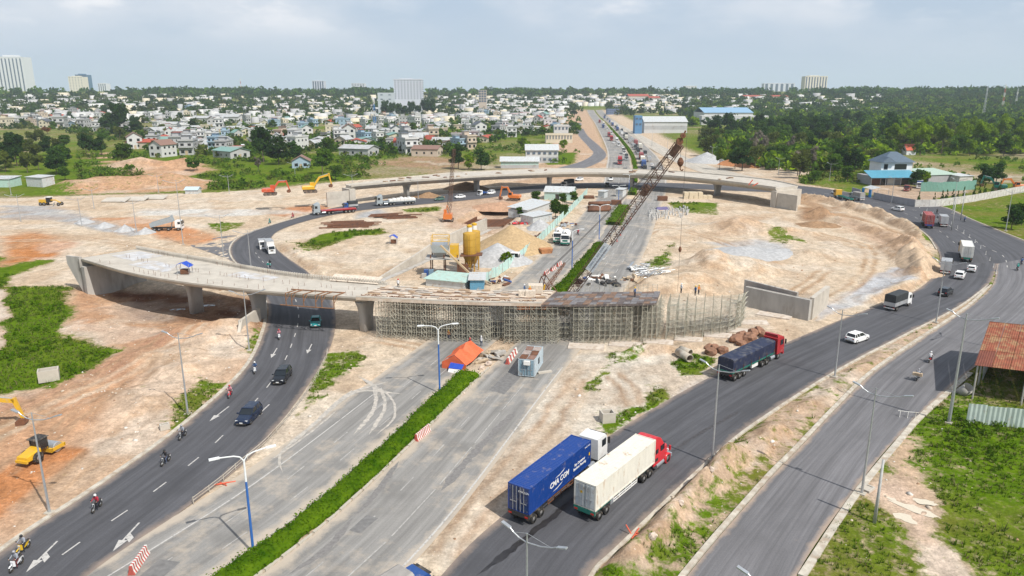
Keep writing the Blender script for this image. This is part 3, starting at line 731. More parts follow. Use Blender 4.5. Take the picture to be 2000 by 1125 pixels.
for a,b,c_,d_ in(((682,1036),(716,1006),(739,1012),(703,1042)),((955,762),(990,728),(1018,735),(985,770)),((270,1128),(312,1092),(352,1098),(318,1128))):
 mb=MB();mb.add([tuple(G(*p)+Vector((0,0,.0125)))for p in(a,b,c_,d_)],[(0,1,2,3)]);mb.build('repair_patch',mat('patch_asphalt',(.17,.165,.16),.8,var=.2,scale=2),highway_right if a[0]>400 else highway_left)
 #near viaduct
DZ=7.0
NE=resample_n(PX([(158,505),(250,531),(350,549),(470,563),(560,571),(680,579),(800,585),(900,589),(1060,592),(1250,590),(1340,584),(1420,576)],DZ),121)
FE=resample_n(PX([(270,487),(340,500),(400,510),(540,535),(640,547),(700,552),(830,562),(940,566),(1060,567),(1250,567),(1340,563),(1420,557)],DZ),121)
def nidx(px):return min(range(121),key=lambda i:abs(pixof(NE[i])[0]-px))
def pixof(p):
 d=p.y*cP-(p.z-CAMH)*sP;return 1000+FPX*p.x/d,562.5-FPX*(p.y*sP+(p.z-CAMH)*cP)/d
def deck_section(a,b,prof):
 t=(b-a);wd=t.length;t.normalize()
 return[a+t*(x if x>=0 and x<100 else wd-(x-100))+Vector((0,0,z))for x,z in prof]
GIRDER=[(0,0),(100,0),(100.02,-.30),(100.35,-.75),(101.3,-1.15),(102.4,-1.5),(2.4,-1.5),(1.3,-1.15),(.35,-.75),(.02,-.30)]
i1,i2,i3=nidx(690),nidx(1058),nidx(1285)
via=thing('viaduct','unfinished curved concrete viaduct with formwork deck beside the scaffolding','viaduct',tuple(V2(NE[30])))
VO=-via.location
def vb(mb,name,mt,smooth=False,parent=None,**k):
 mb.v=[tuple(Vector(v)+VO)for v in mb.v];return mb.build(name,mt,parent or via,smooth,**k)
mb=MB();mb.loft([deck_section(NE[i],FE[i],GIRDER)for i in range(i1+1)]);vb(mb,'deck',M_concrete)
M_sheet=mat('pale_curing_sheet',(.50,.50,.51),.7,var=.2,scale=.8,dirt=(.44,.39,.33),dirt_amt=.5,dirt_scale=.6)
for(a,b,t0,t1)in((2,11,.42,.92),(12,24,.25,.62),(34,44,.55,.85)):
 mb=MB();mb.loft([[NE[i].lerp(FE[i],t0)+Vector((0,0,.03)),NE[i].lerp(FE[i],t1)+Vector((0,0,.03))]for i in range(a,b)],closed=False,cap=False);vb(mb,'deck_sheet',M_sheet)
mb=MB()
for i in range(0,i1):
 a,b=FE[i].lerp(NE[i],.02),FE[i+1].lerp(NE[i+1],.02)
 mb.box((a+b)/2+Vector((0,0,.22)),((b-a).length*1.02,.35,.44),math.atan2((b-a).y,(b-a).x))
vb(mb,'edge_upstand',M_concrete,kind='stuff')
mb=MB()
for i in range(0,i1):
 for k in range(2):
  p=FE[i].lerp(FE[i+1],k/2).lerp(NE[i],.02)
  mb.box(p+Vector((0,0,.62)),(.28,.42,.36),0)
vb(mb,'barrier_stub',M_concrete,kind='stuff')
mb=MB()
for i in range(6,i1,1):
 for t in(.08,.5,.94):
  if random.random()<.5:
   p=NE[i].lerp(FE[i],t+random.uniform(-.02,.02));mb.cyl(p,p+Vector((random.uniform(-.1,.1),0,random.uniform(.4,.9))),.03,n=4)
vb(mb,'starter_bars',M_rebar,kind='stuff')
def pier(c,ang,h,wt,parent,O,dep=-1.2,wb=2.7,name='pier'):
 mb=MB();q=Matrix.Rotation(ang,3,'Z');secs=[]
 for z,wx,wy in((dep,wb,1.5),(h*.45,wb,1.5),(h*.62,wb*1.08,1.52),(h*.8,wb*1.28,1.58),(h*.93,wt*.92,1.66),(h,wt,1.7)):
  sec=[]
  for k in range(20):
   a=2*math.pi*k/20;ca,sa=math.cos(a),math.sin(a);e=.55
   sec.append(Vector(c)+q@Vector((math.copysign(abs(ca)**e,ca)*wx/2,math.copysign(abs(sa)**e,sa)*wy/2,z)))
  secs.append(sec)
 mb.loft(secs);mb.v=[tuple(Vector(v)+O)for v in mb.v];return mb.build(name,M_concdark,parent,True)
for px in(318,462,688):
 i=nidx(px);c=NE[i].lerp(FE[i],.45);d=FE[i]-NE[i]
 pier((c.x,c.y,0),math.atan2(d.y,d.x),DZ-1.49,4.6,via,VO)
a,b=NE[0],FE[0];d=(b-a).normalized();nrm=Vector((d.y,-d.x,0))
t0=(NE[1]-NE[0]).normalized()
ang=math.atan2(d.y,d.x);mid=(a+b)/2
mb=MB();mb.box((mid.x+t0.x*.8,mid.y+t0.y*.8,2.2),((b-a).length+.6,1.4,6.4),ang)
mb.box(Vector((mid.x,mid.y,6.0))-t0*.5,((b-a).length+.6,.5,1.9),ang);vb(mb,'abutment',M_concdark)
w0=a-t0*.7;w1=a-t0*4.5-d*1.0
mb=MB();mb.loft([[w0+Vector((0,0,.2)),w0+d*.5+Vector((0,0,.2)),w0+d*.5+Vector((0,0,-8)),w0+Vector((0,0,-8))],[w1+Vector((0,0,.2)),w1+d*.5+Vector((0,0,.2)),w1+d*.5+Vector((0,0,-1.5)),w1+Vector((0,0,-1.5))]]);vb(mb,'wing_wall',M_concdark)
mb=MB();mb.loft([deck_section(NE[i],FE[i],[(0,-.06),(100,-.06),(100,-.55),(0,-.55)])for i in range(i1,i2+1)]);vb(mb,'formwork_deck',mat('dusty_formwork',(.47,.37,.28),.9,var=.2,scale=1.2,dirt=(.58,.50,.42),dirt_amt=.5,dirt_scale=.5))
mb=MB();mb.loft([deck_section(NE[i],FE[i],[(-.0,.12),(.5,.12),(.5,-.055),(-.0,-.055)])for i in range(i1,i2+1)]);vb(mb,'edge_beam',M_concrete)
M_board=[mat('board_pale',(.58,.50,.41),.85,var=.2),mat('board_brown',(.36,.25,.16),.85,var=.25),mat('board_grey',(.44,.40,.35),.85,var=.2)]
for i in range(i1,i2):
 for t in(.14,.30,.46,.62,.78,.93):
  if random.random()<.62:
   p=NE[i].lerp(FE[i],t);tt=NE[i+1]-NE[i]
   mb=MB();mb.box((0,0,0),(random.uniform(.7,1.7),random.uniform(.18,.9),.07));o=vb_=mb.build('formwork_board',random.choice(M_board),via)
   o.location=p+VO+Vector((random.uniform(-.3,.3),random.uniform(-.3,.3),.02+random.uniform(0,.05)));o.rotation_euler=(0,0,math.atan2(tt.y,tt.x)+random.uniform(-.25,.25))
mb=MB()
for i in range(i1,i2):
 if random.random()<.75:
  p=NE[i].lerp(FE[i],.11)
  for k in range(7):q=p+Vector((random.uniform(-.6,.6),random.uniform(-.2,.2),.0));mb.cyl(q,q+Vector((random.uniform(-.7,.7),random.uniform(-.2,.2),random.uniform(.1,.3))),.05,n=4)
vb(mb,'rebar_offcuts',M_rebar,kind='stuff')
mb=MB()
for t in(.36,.66):
 for i in range(i1,i2):
  p,q=NE[i].lerp(FE[i],t),NE[i+1].lerp(FE[i+1],t);mb.cyl(p+Vector((0,0,.05)),q+Vector((0,0,.05)),.07,n=4)
vb(mb,'rebar_line',M_rebar,kind='stuff')
M_ply=[mat('plywood_dark',(.105,.085,.08),.7,var=.25,dirt=(.3,.25,.2),dirt_amt=.25),mat('plywood_brown',(.20,.125,.085),.75,var=.25,dirt=(.12,.09,.08),dirt_amt=.3),mat('plywood_grey',(.17,.16,.165),.7,var=.2,dirt=(.33,.29,.25),dirt_amt=.25)]
mb=MB();mb.loft([deck_section(NE[i],FE[i],[(0,-.3),(100,-.3),(100,-.6),(0,-.6)])for i in range(i2,i3+1)]);vb(mb,'joist_bed',M_ply[0])
for i in range(i2,i3):
 for k in range(6):
  t0_,t1_=k/6,(k+1)/6;z=-.27+random.uniform(0,.04)+(.02 if(i+k)%2 else 0)
  a0,a1,b0,b1=NE[i].lerp(FE[i],t0_),NE[i].lerp(FE[i],t1_),NE[i+1].lerp(FE[i+1],t0_),NE[i+1].lerp(FE[i+1],t1_)
  c=(a0+a1+b0+b1)/4;P4=[c+(p-c)*.96 for p in(a0,a1,b1,b0)]
  mb=MB();mb.loft([[p+Vector((0,0,z-.05))for p in P4],[p+Vector((0,0,z))for p in P4]]);vb(mb,'plywood_panel',random.choice(M_ply))
M_brk=mat('bracket_rust',(.22,.11,.055),.8,.1,.3)
for px in(565,582,600,618,637,655):
 i=nidx(px);p=NE[i];d=(FE[i]-NE[i]).normalized();mb=MB()
 mb.tube([p+d*2.0+Vector((0,0,.1)),p-d*.9+Vector((0,0,.1)),p-d*.9+Vector((0,0,-2.0))],.09,5);mb.cyl(p-d*.9+Vector((0,0,-1.2)),p+d*.3+Vector((0,0,.1)),.06,n=5)
 vb(mb,'edge_bracket',M_brk)
for z_,off in((-2.0,-.95),(.12,1.8)):
 mb=MB();S=[NE[i]+(FE[i]-NE[i]).normalized()*off+Vector((0,0,z_))for i in range(nidx(550),nidx(668))];mb.tube(S,.11,5);vb(mb,'bracket_rail',M_brk)
i=nidx(620)
for k in range(3):
 mb=MB();mb.box((0,0,0),(3.2,2.2,.12),0,M=Matrix.Rotation(.35,3,'X'));o=mb.build('shutter_panel',M_board[0],via)
 j=nidx(592)+k*3;p=FE[j]+Vector((0,.4,.55));o.location=p+VO;tt=FE[j+1]-FE[j];o.rotation_euler=(0,0,math.atan2(tt.y,tt.x))
 #scaffolding under the formwork
scaf=thing('scaffolding','dense forest of steel scaffold towers carrying the formwork deck','scaffolding',tuple(V2(NE[80])))
SO=-scaf.location
NB=70;NE2=resample_n([Vector((p.x,p.y,0))for p in NE[nidx(727):]],NB);FE2=resample_n([Vector((p.x,p.y,0))for p in FE[nidx(727):]],NB)
ext=(NE2[-1]-NE2[-3]);
for k in range(1,7):NE2.append(NE2[NB-1]+ext*.5*k+Vector((0,.12*k*k,0)));FE2.append(FE2[NB-1]+ext*.5*k+Vector((0,.12*k*k-.5*k,0)))
NR=11;skip={23,24,36,37,50}
nC=len(NE2)
def sp(i,k):
 b=NE2[i].lerp(FE2[i],.01+.98*k/(NR-1));return b
def top_h(i):return DZ-.65 if i<52 else DZ-.9-.045*(i-52)+random.uniform(-.15,.35)
tops=[top_h(i)for i in range(nC)]
for i0 in range(0,nC-1,3):
 mb=MB()
 for i in range(i0,min(i0+3,nC)):
  for k in range(NR):
   if(i in skip and k<2)or(i>54 and i%2):continue
   b=sp(i,k);tp=tops[i]
   mb.cyl(b+Vector((0,0,.05)),b+Vector((0,0,tp)),.05,n=4,cap=False)
   mb.box(b+Vector((0,0,.06)),(.25,.25,.06))
   for l in range(7):
    z=.35+l*.95
    if z>tp:continue
    if i+1<nC and not(i+1 in skip and k<2):c=sp(min(i+(2 if i>54 else 1),nC-1),k);mb.cyl(b+Vector((0,0,z)),c+Vector((0,0,z)),.036,n=3,cap=False)
    if k+1<NR:c=sp(i,k+1);mb.cyl(b+Vector((0,0,z+.05)),c+Vector((0,0,z+.05)),.03,n=3,cap=False)
   if i+1<nC and(i%3==0)and k in(0,1,3,5,8):
    for l in range(6):
     z=.35+l*.95
     if z+.95<tp:mb.cyl(b+Vector((0,0,z+.95)),sp(i+1,k)+Vector((0,0,z)),.03,n=3,cap=False)
 mb.v=[tuple(Vector(v)+SO)for v in mb.v];mb.build('tower_frame',M_scaf,scaf)
mb=MB()
for i in range(36,54):
 for k in(NR-1,):
  b=sp(i,k);mb.cyl(b+Vector((0,0,DZ-.7)),b+Vector((0,0,DZ+1.1)),.04,n=4)
  if i%2==0:
   c=sp(i+1,k)
   for z in(.5,1.0):mb.cyl(b+Vector((0,0,DZ+z)),c+Vector((0,0,DZ+z)),.03,n=3)
mb.v=[tuple(Vector(v)+SO)for v in mb.v];mb.build('guard_tubes',M_scaf,scaf,kind='stuff')
for k,(a,b)in enumerate((((1190,671),(1252,676)),((1255,667),(1315,671)),((1318,661),(1372,666)),((1375,654),(1430,658)),((1420,645),(1475,650)),((1440,630),(1500,632)),((1480,612),(1545,622)),((1110,676),(1180,680)))):
 p=G((a[0]+b[0])/2,(a[1]+b[1])/2);q=G(*b)-G(*a)
 mb=MB();mb.box((0,0,0),(q.length,2.6,.22));o=mb.build('concrete_slab',mat('slab_concrete',(.55,.48,.41),.9,var=.15,scale=.7,dirt=(.42,.33,.25),dirt_amt=.35))
 o.location=(p.x,p.y,.10+max(0,TZ(p.x,p.y)));o.rotation_euler=(0,0,math.atan2(q.y,q.x));tag(o,'pale concrete sole slab laid on soil in front of the scaffolding','slab','sole slabs in front of the scaffolding')
 #far viaduct
FN=resample_n(PX([(686,363),(780,355),(860,349.5),(960,343.5),(1090,338.5),(1160,338),(1240,340),(1310,344),(1370,349.5),(1440,357),(1515,367)],DZ),60)
FF=[a.lerp(b,.25+.75*min(1,i/16,(59-i)/12+.55))for i,(a,b)in enumerate(zip(FN,offset_line(FN,-18)))]
fv=thing('viaduct','finished pale concrete viaduct curving behind the crane','viaduct',tuple(V2(FN[0])))
FO=-fv.location
G2=[(0,.35),(.3,.35),(.32,0),(100.32,0),(100.3,.35),(100,.35),(100.02,-.35),(100.5,-.9),(102.2,-1.9),(2.2,-1.9),(.5,-.9),(.02,-.35)]
mb=MB();mb.loft([deck_section(FN[i],FF[i],G2)for i in range(60)]);mb.v=[tuple(Vector(v)+FO)for v in mb.v];mb.build('deck',M_concrete,fv)
for px in(802,945,1090,1235,1380):
 i=min(range(60),key=lambda i:abs(pixof(FN[i])[0]-px));c=FN[i].lerp(FF[i],.42);d=FF[i]-FN[i]
 pier((c.x,c.y,0),math.atan2(d.y,d.x),DZ-1.89,6.5,fv,FO,-.3,3.4)
for i,lab in((0,None),(59,None)):
 a,b=FN[i],FF[i];d=(b-a).normalized();c=(a+b)/2
 mb=MB();mb.box(Vector((c.x,c.y,2.6))+FO,((b-a).length+1.5,2.4,6.6),math.atan2(d.y,d.x));mb.build('abutment',M_concrete,fv)
for i,sgn in((0,-1),(59,1)):
 j=1 if i==0 else 58;t=(FN[i]-FN[j]).normalized();a=FN[i]
 mb=MB();p=a+t*5.0;mb.box(Vector((p.x,p.y,2.4))+FO,(10,.6,6.0),math.atan2(t.y,t.x));mb.build('wing_wall',M_concrete,fv)
for k in range(26):
 i=random.choice(list(range(3,22))+[26,27,28,38,42,46,50]);p=FN[i].lerp(FF[i],random.uniform(.15,.8));mb=MB();mb.box((0,0,0),(random.uniform(1,3.2),random.uniform(.5,1.2),random.uniform(.2,.5)))
 o=mb.build('formwork_stack',random.choice([M_rust,M_board[1],M_rust]))
 o.location=p+Vector((0,0,.2));o.rotation_euler=(0,0,random.uniform(0,3));tag(o,'rusty stack of formwork steel lying on the far viaduct deck','steel stack','stacks on the far viaduct deck')
def fence_panel_thing():pass
#long retaining wall of the underpass
wl=thing('retaining_wall','long pale concrete underpass wall rising towards the excavation','wall',tuple(V2(G(735,549))))
WL=resample_n(PX([(728,552),(800,521),(850,498),(905,470),(950,449)]),13);WO=-wl.location
for i in range(12):
 a,b=WL[i],WL[i+1];h0,h1=(min(3.6,.25+.62*j)for j in(i,i+1));d=(b-a).normalized();n=Vector((d.y,-d.x,0))*.28;g=d*.03
 mb=MB();mb.loft([[p-n+Vector((0,0,-.3)),p+n+Vector((0,0,-.3)),p+n+Vector((0,0,h)),p-n+Vector((0,0,h))]for p,h in((a+g,h0),(b-g,h1))])
 mb.v=[tuple(Vector(v)+WO)for v in mb.v];mb.build('wall_panel',M_concrete,wl)
mb=MB();mb.loft([[p+Vector((.5,-.3,-.1)),p+Vector((1.6,-.9,-.1)),p+Vector((1.6,-.9,.25)),p+Vector((.5,-.3,.25))]for p in WL]);mb.v=[tuple(Vector(v)+WO)for v in mb.v];mb.build('footing',M_concdark,wl)
ab=thing('abutment_wall','bare grey concrete abutment block with starter bars beside embankment','wall',tuple(V2(G(1578,625))))
AO=-ab.location
def wallseg(mb,a,b,h,th,z0=-.3):
 d=(b-a);mb.box(Vector(((a.x+b.x)/2,(a.y+b.y)/2,(h+z0)/2)),(d.length,th,h-z0),math.atan2(d.y,d.x))
mb=MB();A,B,Cc=G(1455,597),G(1580,626),G(1604,606)
wallseg(mb,A,B,3.9,.9);mb.v=[tuple(Vector(v)+AO)for v in mb.v];mb.build('front_wall',M_concdark,ab)
mb=MB();wallseg(mb,B+(Cc-B).normalized()*.46,Cc+(Cc-B).normalized()*3,4.2,.8);mb.v=[tuple(Vector(v)+AO)for v in mb.v];mb.build('wing_wall',M_concrete,ab)
A2,B2=A+Vector((.5,2.6,0)),B+Vector((-1.5,2.6,0));mb=MB();wallseg(mb,A2,B2,4.6,.5);mb.v=[tuple(Vector(v)+AO)for v in mb.v];mb.build('back_wall',M_concdark,ab)
mb=MB()
for k in range(60):
 p=A.lerp(B,k/59);mb.cyl(p+Vector((0,0,3.9)),p+Vector((0,0,4.9+random.uniform(-.2,.3))),.022,n=4)
mb.v=[tuple(Vector(v)+AO)for v in mb.v];mb.build('starter_bars',M_rebar,ab,kind='stuff')
mb=MB();a,b=G(470,655),G(508,628);wallseg(mb,a,b,2.6,.5);c=G(462,662);mb.loft([[a+Vector((0,0,-.3)),a+Vector((0,0,2.6)),a+Vector((.4,.4,2.6)),a+Vector((.4,.4,-.3))],[c+Vector((0,0,-.3)),c+Vector((0,0,.3)),c+Vector((.4,.4,.3)),c+Vector((.4,.4,-.3))]])
o=mb.build('culvert_wall',M_concrete);tag(o,'low concrete culvert wall beside the ramp under the near viaduct','wall')
#foliage helper
def leaf_mat(name,c1,c2,hue=.0,scale=1.5):
 m=bpy.data.materials.new(name);m.use_nodes=True;global N,L,tco
 N=m.node_tree.nodes;L=m.node_tree.links;b=N['Principled BSDF'];tco=N.new('ShaderNodeTexCoord')
 b.inputs['Roughness'].default_value=.7;b.inputs['Specular IOR Level'].default_value=.06
 oi=N.new('ShaderNodeObjectInfo')
 c=mixc(rng(noise(scale,3),.3,.7,0,1),c1,c2)
 c=mixc(1.0,c,rng(oi.outputs['Random'],0,1,.72,1.28),'MULTIPLY')
 L.new(c,b.inputs['Base Color'])
 tr=N.new('ShaderNodeBsdfTranslucent');L.new(c,tr.inputs[0]);ms=N.new('ShaderNodeMixShader');ms.inputs[0].default_value=.38
 L.new(b.outputs[0],ms.inputs[1]);L.new(tr.outputs[0],ms.inputs[2]);L.new(ms.outputs[0],N['Material Output'].inputs[0])
 MATS[name]=m;return m
L_hedge=leaf_mat('hedge_leaves',(0.045,0.12,0.002),(0.14,0.235,0.008),scale=.6)
L_weed=leaf_mat('weed_leaves',(0.05,0.11,0.006),(0.14,0.215,0.018),scale=.4)
L_dark=leaf_mat('leaves_dark',(0.018,0.048,0.01),(0.05,0.1,0.018),scale=.25)
L_mid=leaf_mat('leaves_mid',(0.038,0.088,0.008),(0.095,0.17,0.016),scale=.25)
L_light=leaf_mat('leaves_light',(0.1,0.175,0.004),(0.22,0.32,0.01),scale=.25)
L_olive=leaf_mat('leaves_olive',(0.06,0.085,0.014),(0.13,0.155,0.03),scale=.25)
L_bare=leaf_mat('leaves_sparse',(.13,.115,.085),(.21,.18,.14),scale=.25)
L_red=leaf_mat('leaves_red',(.14,.05,.015),(.24,.10,.03),scale=.25)
M_bark=mat('bark',(.12,.09,.065),.9,var=.3,scale=3)
def np_leaves(centers,size,nrm=None,rs=None,flat=0.0):
 rs=rs or np.random.RandomState(1);n=len(centers)
 a=rs.normal(size=(n,3));a/=np.linalg.norm(a,axis=1)[:,None]
 b_=rs.normal(size=(n,3));b_-=(b_*a).sum(1)[:,None]*a;b_/=np.linalg.norm(b_,axis=1)[:,None]
 s=(size*rs.uniform(.6,1.3,n))[:,None]
 v=np.stack([centers-a*s*.5,centers+b_*s*.28,centers+a*s*.5,centers-b_*s*.28],1).reshape(-1,3)
 return v,np.arange(4*n).reshape(n,4)
def np_mesh(name,v,f,mats,mi=None):
 me=bpy.data.meshes.new(name);k=f.shape[1]
 me.vertices.add(len(v));me.vertices.foreach_set('co',v.astype(np.float32).ravel());me.loops.add(f.size);me.loops.foreach_set('vertex_index',f.astype(np.int32).ravel())
 me.polygons.add(len(f));me.polygons.foreach_set('loop_start',(np.arange(len(f))*k).astype(np.int32));me.polygons.foreach_set('loop_total',np.full(len(f),k,np.int32))
 for m in(mats if isinstance(mats,list)else[mats]):me.materials.append(m)
 if mi is not None:me.polygons.foreach_set('material_index',mi.astype(np.int32))
 me.update(calc_edges=True);return me
def hedge(name,line,wd,h,dens,size,lab,cat='hedge',seed=1,mt=None,zb=0):
 rs=np.random.RandomState(seed);P=spline(line,.7);O=P[0].copy()
 secs=[];cen=[]
 for i,p in enumerate(P):
  t=P[min(i+1,len(P)-1)]-P[max(i-1,0)];t.z=0;t.normalize();nn=Vector((t.y,-t.x,0))
  w_=wd*(1+rs.uniform(-.1,.1));lv=float(fbm(np.array([p.x]),np.array([p.y]),3.5,3,seed)[0])-.5;w_*=1+lv*.5;hh=h*(1+rs.uniform(-.12,.12)+lv*.9)
  prof=[(-.5,0),(-.5,.55),(-.38,.9),(0,1),(.38,.9),(.5,.55),(.5,0)]
  secs.append([p-O+nn*(x*w_*.9+rs.uniform(-.04,.04))+Vector((0,0,zb+z*hh*.88+rs.uniform(-.04,.04)))for x,z in prof])
  for k in range(dens):
   x=rs.uniform(-.5,.5);top=1-(abs(x)*2)**3*.55;z=top if rs.rand()<.75 else rs.uniform(.05,top)
   if z<top:x=math.copysign(.5,x)
   q=p-O+nn*(x*w_)+t*rs.uniform(-.35,.35);cen.append((q.x,q.y,zb+z*hh+rs.uniform(-.08,.12)))
 mb=MB();mb.loft(secs,closed=False,cap=False)
 v2,f2=np_leaves(np.array(cen),size,rs=rs);b=len(mb.v)
 v=np.concatenate([np.array(mb.v),v2]);f=np.concatenate([np.array(mb.f),f2+b])
 o=mk(name,np_mesh(name,v,f,mt or L_hedge));o.location=O;tag(o,lab,cat);return o
hedge('hedge',hw_part(38,101),2.9,.78,66,.26,'long clipped bright green hedge along the highway median towards the orange tent')
hedge('hedge',hw_part(137,196),2.9,1.0,26,.42,'clipped green hedge on the median behind the scaffolding and crane boom',seed=2)
hedge('hedge',hw_part(226,262),4.5,1.3,16,.6,'short overgrown hedge between the pipe stack and the yard',seed=3,mt=L_weed)
hedge('hedge',hw_part(296,312),3.0,1.5,10,.7,'green shrub strip under the far viaduct',seed=4)
hedge('hedge',spline([Vector((p.x,p.y,far_road_z(p.x,p.y)))for p in hw_part(336,900)],6),1.7,.8,9,.8,'long green hedge on the median of the distant highway',seed=5)
#street lamps
M_blue=mat('pole_blue_paint',(.03,.12,.38),.5,var=.1);M_polew=mat('pole_white_paint',(.70,.72,.72),.5,var=.08)
def top_h_px(base,top):return AT(top[0],top[1],base.y).z-base.z
def lamp(base_px,top_px,label,style='v',rz=0.0,h=None,group=None,zbase=None,r=.11):
 b=G(*base_px)if zbase is None else G(*base_px,zbase)
 b.z=max(TZ(b.x,b.y),0)if zbase is None else zbase
 h=h or top_h_px(b,top_px)
 t=thing('street_lamp',label,'street lamp',b,rz,group);mb=MB()
 if style=='blue':
  mb.cyl((0,0,-.2),(0,0,h*.72),r*1.15,r*.9,10);mb.build('pole',M_blue,t)
  mb=MB();mb.cyl((0,0,h*.72),(0,0,h*.93),r*.88,r*.75,10);mb.build('pole_top',M_polew,t)
  for s in(-1,1):
   mb=MB();mb.tube([(0,0,h*.92),(s*.3,0,h*.965),(s*.8,0,h*.985),(s*2.0,0,h+.02*s)],.06,6);a=mb.build('arm',M_polew,t)
   mb=MB();mb.box((s*2.35,0,h),(.85,.3,.12));mb.build('lamp_head',M_polew,a)
  return t
 mb=MB();mb.cyl((0,0,.1),(0,0,h),r*1.25,r*.5,8);mb.build('pole',M_steel,t)
 mb=MB();mb.box((0,0,.0),(.75,.75,.3));mb.build('footing',M_kerb,t)
 for s,Lx in((-1,2.6),(1,1.5)):
  mb=MB();mb.tube([(0,0,h-.75),(s*Lx*.45,0,h-.62),(s*Lx*.8,0,h-.35),(s*Lx,0,h-.1)],.055,6);mb.cyl((0,0,h),(s*Lx*.8,0,h-.36),.018,n=4);a=mb.build('arm',M_steel,t)
  mb=MB();mb.box((s*(Lx+.35),0,h),(.8,.28,.1),M=Matrix.Rotation(-s*.3,3,'Y'));mb.build('lamp_head',M_steel,a)
 return t
def lamp_dir(a,b):return heading(a,b)+R(90)
lamp((495,1080),(475,884),'blue and white double-arm lamp standing in the near hedge opposite the striped barrier','blue',.5)
lamp((859,768),(854,634),'blue and white double-arm lamp at the hedge end beside the orange tent','blue',.2)
lamp((97,1002),(65,806),'grey double-arm lamp at the ramp kerb beside the road roller',rz=lamp_dir((0,1080),(200,945)))
lamp((367,809),(346,650),'grey double-arm lamp at the ramp kerb above the grassy bank',rz=lamp_dir((200,945),(360,830)))
lamp((487,685),(474,568),'grey double-arm lamp at the ramp kerb close to the culvert wall',rz=lamp_dir((480,720),(520,640)))
lamp((1390,905),(1400,712),'grey lamp with swept arms in the rubble median behind the red-cab container truck',rz=lamp_dir((1206,1067),(1402,882)))
lamp((1630,738),(1642,605),'grey lamp with swept arms in the rubble median between ring road and motorbikes',rz=lamp_dir((1500,808),(1640,720)))
lamp((1828,630),(1846,508),'grey lamp with swept arms at the kerb near the black car',rz=lamp_dir((1640,720),(1870,600)))
lamp((1683,965),(1706,758),'grey lamp with swept arms at the service road gutter beside the sandy track',rz=lamp_dir((1665,962),(1762,845)))
lamp((1853,826),(1873,612),'grey lamp with thick lower pole beside the rusty shed',rz=lamp_dir((1665,962),(1890,727)),r=.17)
lamp((1028,1262),(1032,1016),'grey lamp with swept arms rising in front of the blue container',rz=lamp_dir((985,1005),(1180,858)),h=9.6)
lamp((1480,1380),(1490,1103),'grey lamp head with swept arms low over the service road',rz=lamp_dir((1342,1125),(1497,942)),h=9.8)
lamp((1990,690),(2000,520),'grey lamp at the service road beyond the rusty shed',rz=.8)
for bx,by,tx,ty in((22,381,20,345),(310,376,307,341),(448,379,446,342),(184,408,182,368),(41,433,35,380),(160,443,153,386),(267,455,258,392),(358,478,345,352),(437,503,428,420),(490,521,485,450),(690,392,671,340),(817,388,816,350),(936,375,935,343),(577,350,580,317)):
 lamp((bx,by),(tx,ty),'thin grey lamp post along the ramp and embankment beyond the left bank',group='thin lamp posts of the far ramp',rz=.3)
for bx,by,tx,ty in((1620,352,1622,318),(1520,340,1521,308),(1741,396,1744,346),(1860,417,1866,348),(1964,452,1975,372),(1390,318,1392,286),(1303,300,1305,268),(1273,285,1275,255)):
 lamp((bx,by),(tx,ty),'thin grey lamp post along the far bend and the side road',group='thin lamp posts beyond the ring',rz=2.2)
for bx,by,tx,ty in((1117,525,1116,448),(1170,467,1168,400),(1228,378,1226,340),(1208,392,1207,362)):
 lamp((bx,by),(tx,ty),'white double-arm lamp in the fenced yard behind the scaffolding','blue',.2,group='yard lamps')
def upole(base,top,label,group=None,arm=False):
 b=G(*base);b.z=max(0,TZ(b.x,b.y));h=top_h_px(b,top);mb=MB();mb.cyl((0,0,-.2),(0,0,h),.17,.11,10)
 o=mb.build('utility_pole',mat('pole_concrete',(.42,.42,.41),.85,var=.12),None,True)
 if arm:mb=MB();mb.box((0,0,h-.5),(1.8,.12,.12));mb.build('crossarm',M_steel,o)
 o.location=b;return tag(o,label,'utility pole',group)
upole((1708,1020),(1718,898),'bare round concrete pole standing in the grass next to the sandy track')
upole((1858,450),(1868,384),'concrete pole by the roadside bush outside the bend',arm=True)
upole((1876,430),(1880,372),'thinner concrete pole behind the roadside pole outside the bend',arm=True)
#guard rail beside the ramp
gr=thing('guard_rail','thin white guard rail between ramp and highway verge','guard rail',tuple(V2(G(380,985))))
RL=spline([V2(G(a,b))for a,b in((378,984),(430,945),(470,910),(530,857),(600,770),(636,705),(640,690))],2.4);GO=-gr.location
pm=MB();pm.cyl((0,0,-.1),(0,0,.8),.035,n=6);pme=pm.mesh('post',M_kerb)
for p in RL:o=mk('post',pme,gr);o.location=p+GO
for z in(.4,.72):
 mb=MB();mb.tube([p+GO+Vector((0,0,z))for p in RL],.035,5);mb.build('rail',M_kerb,gr)
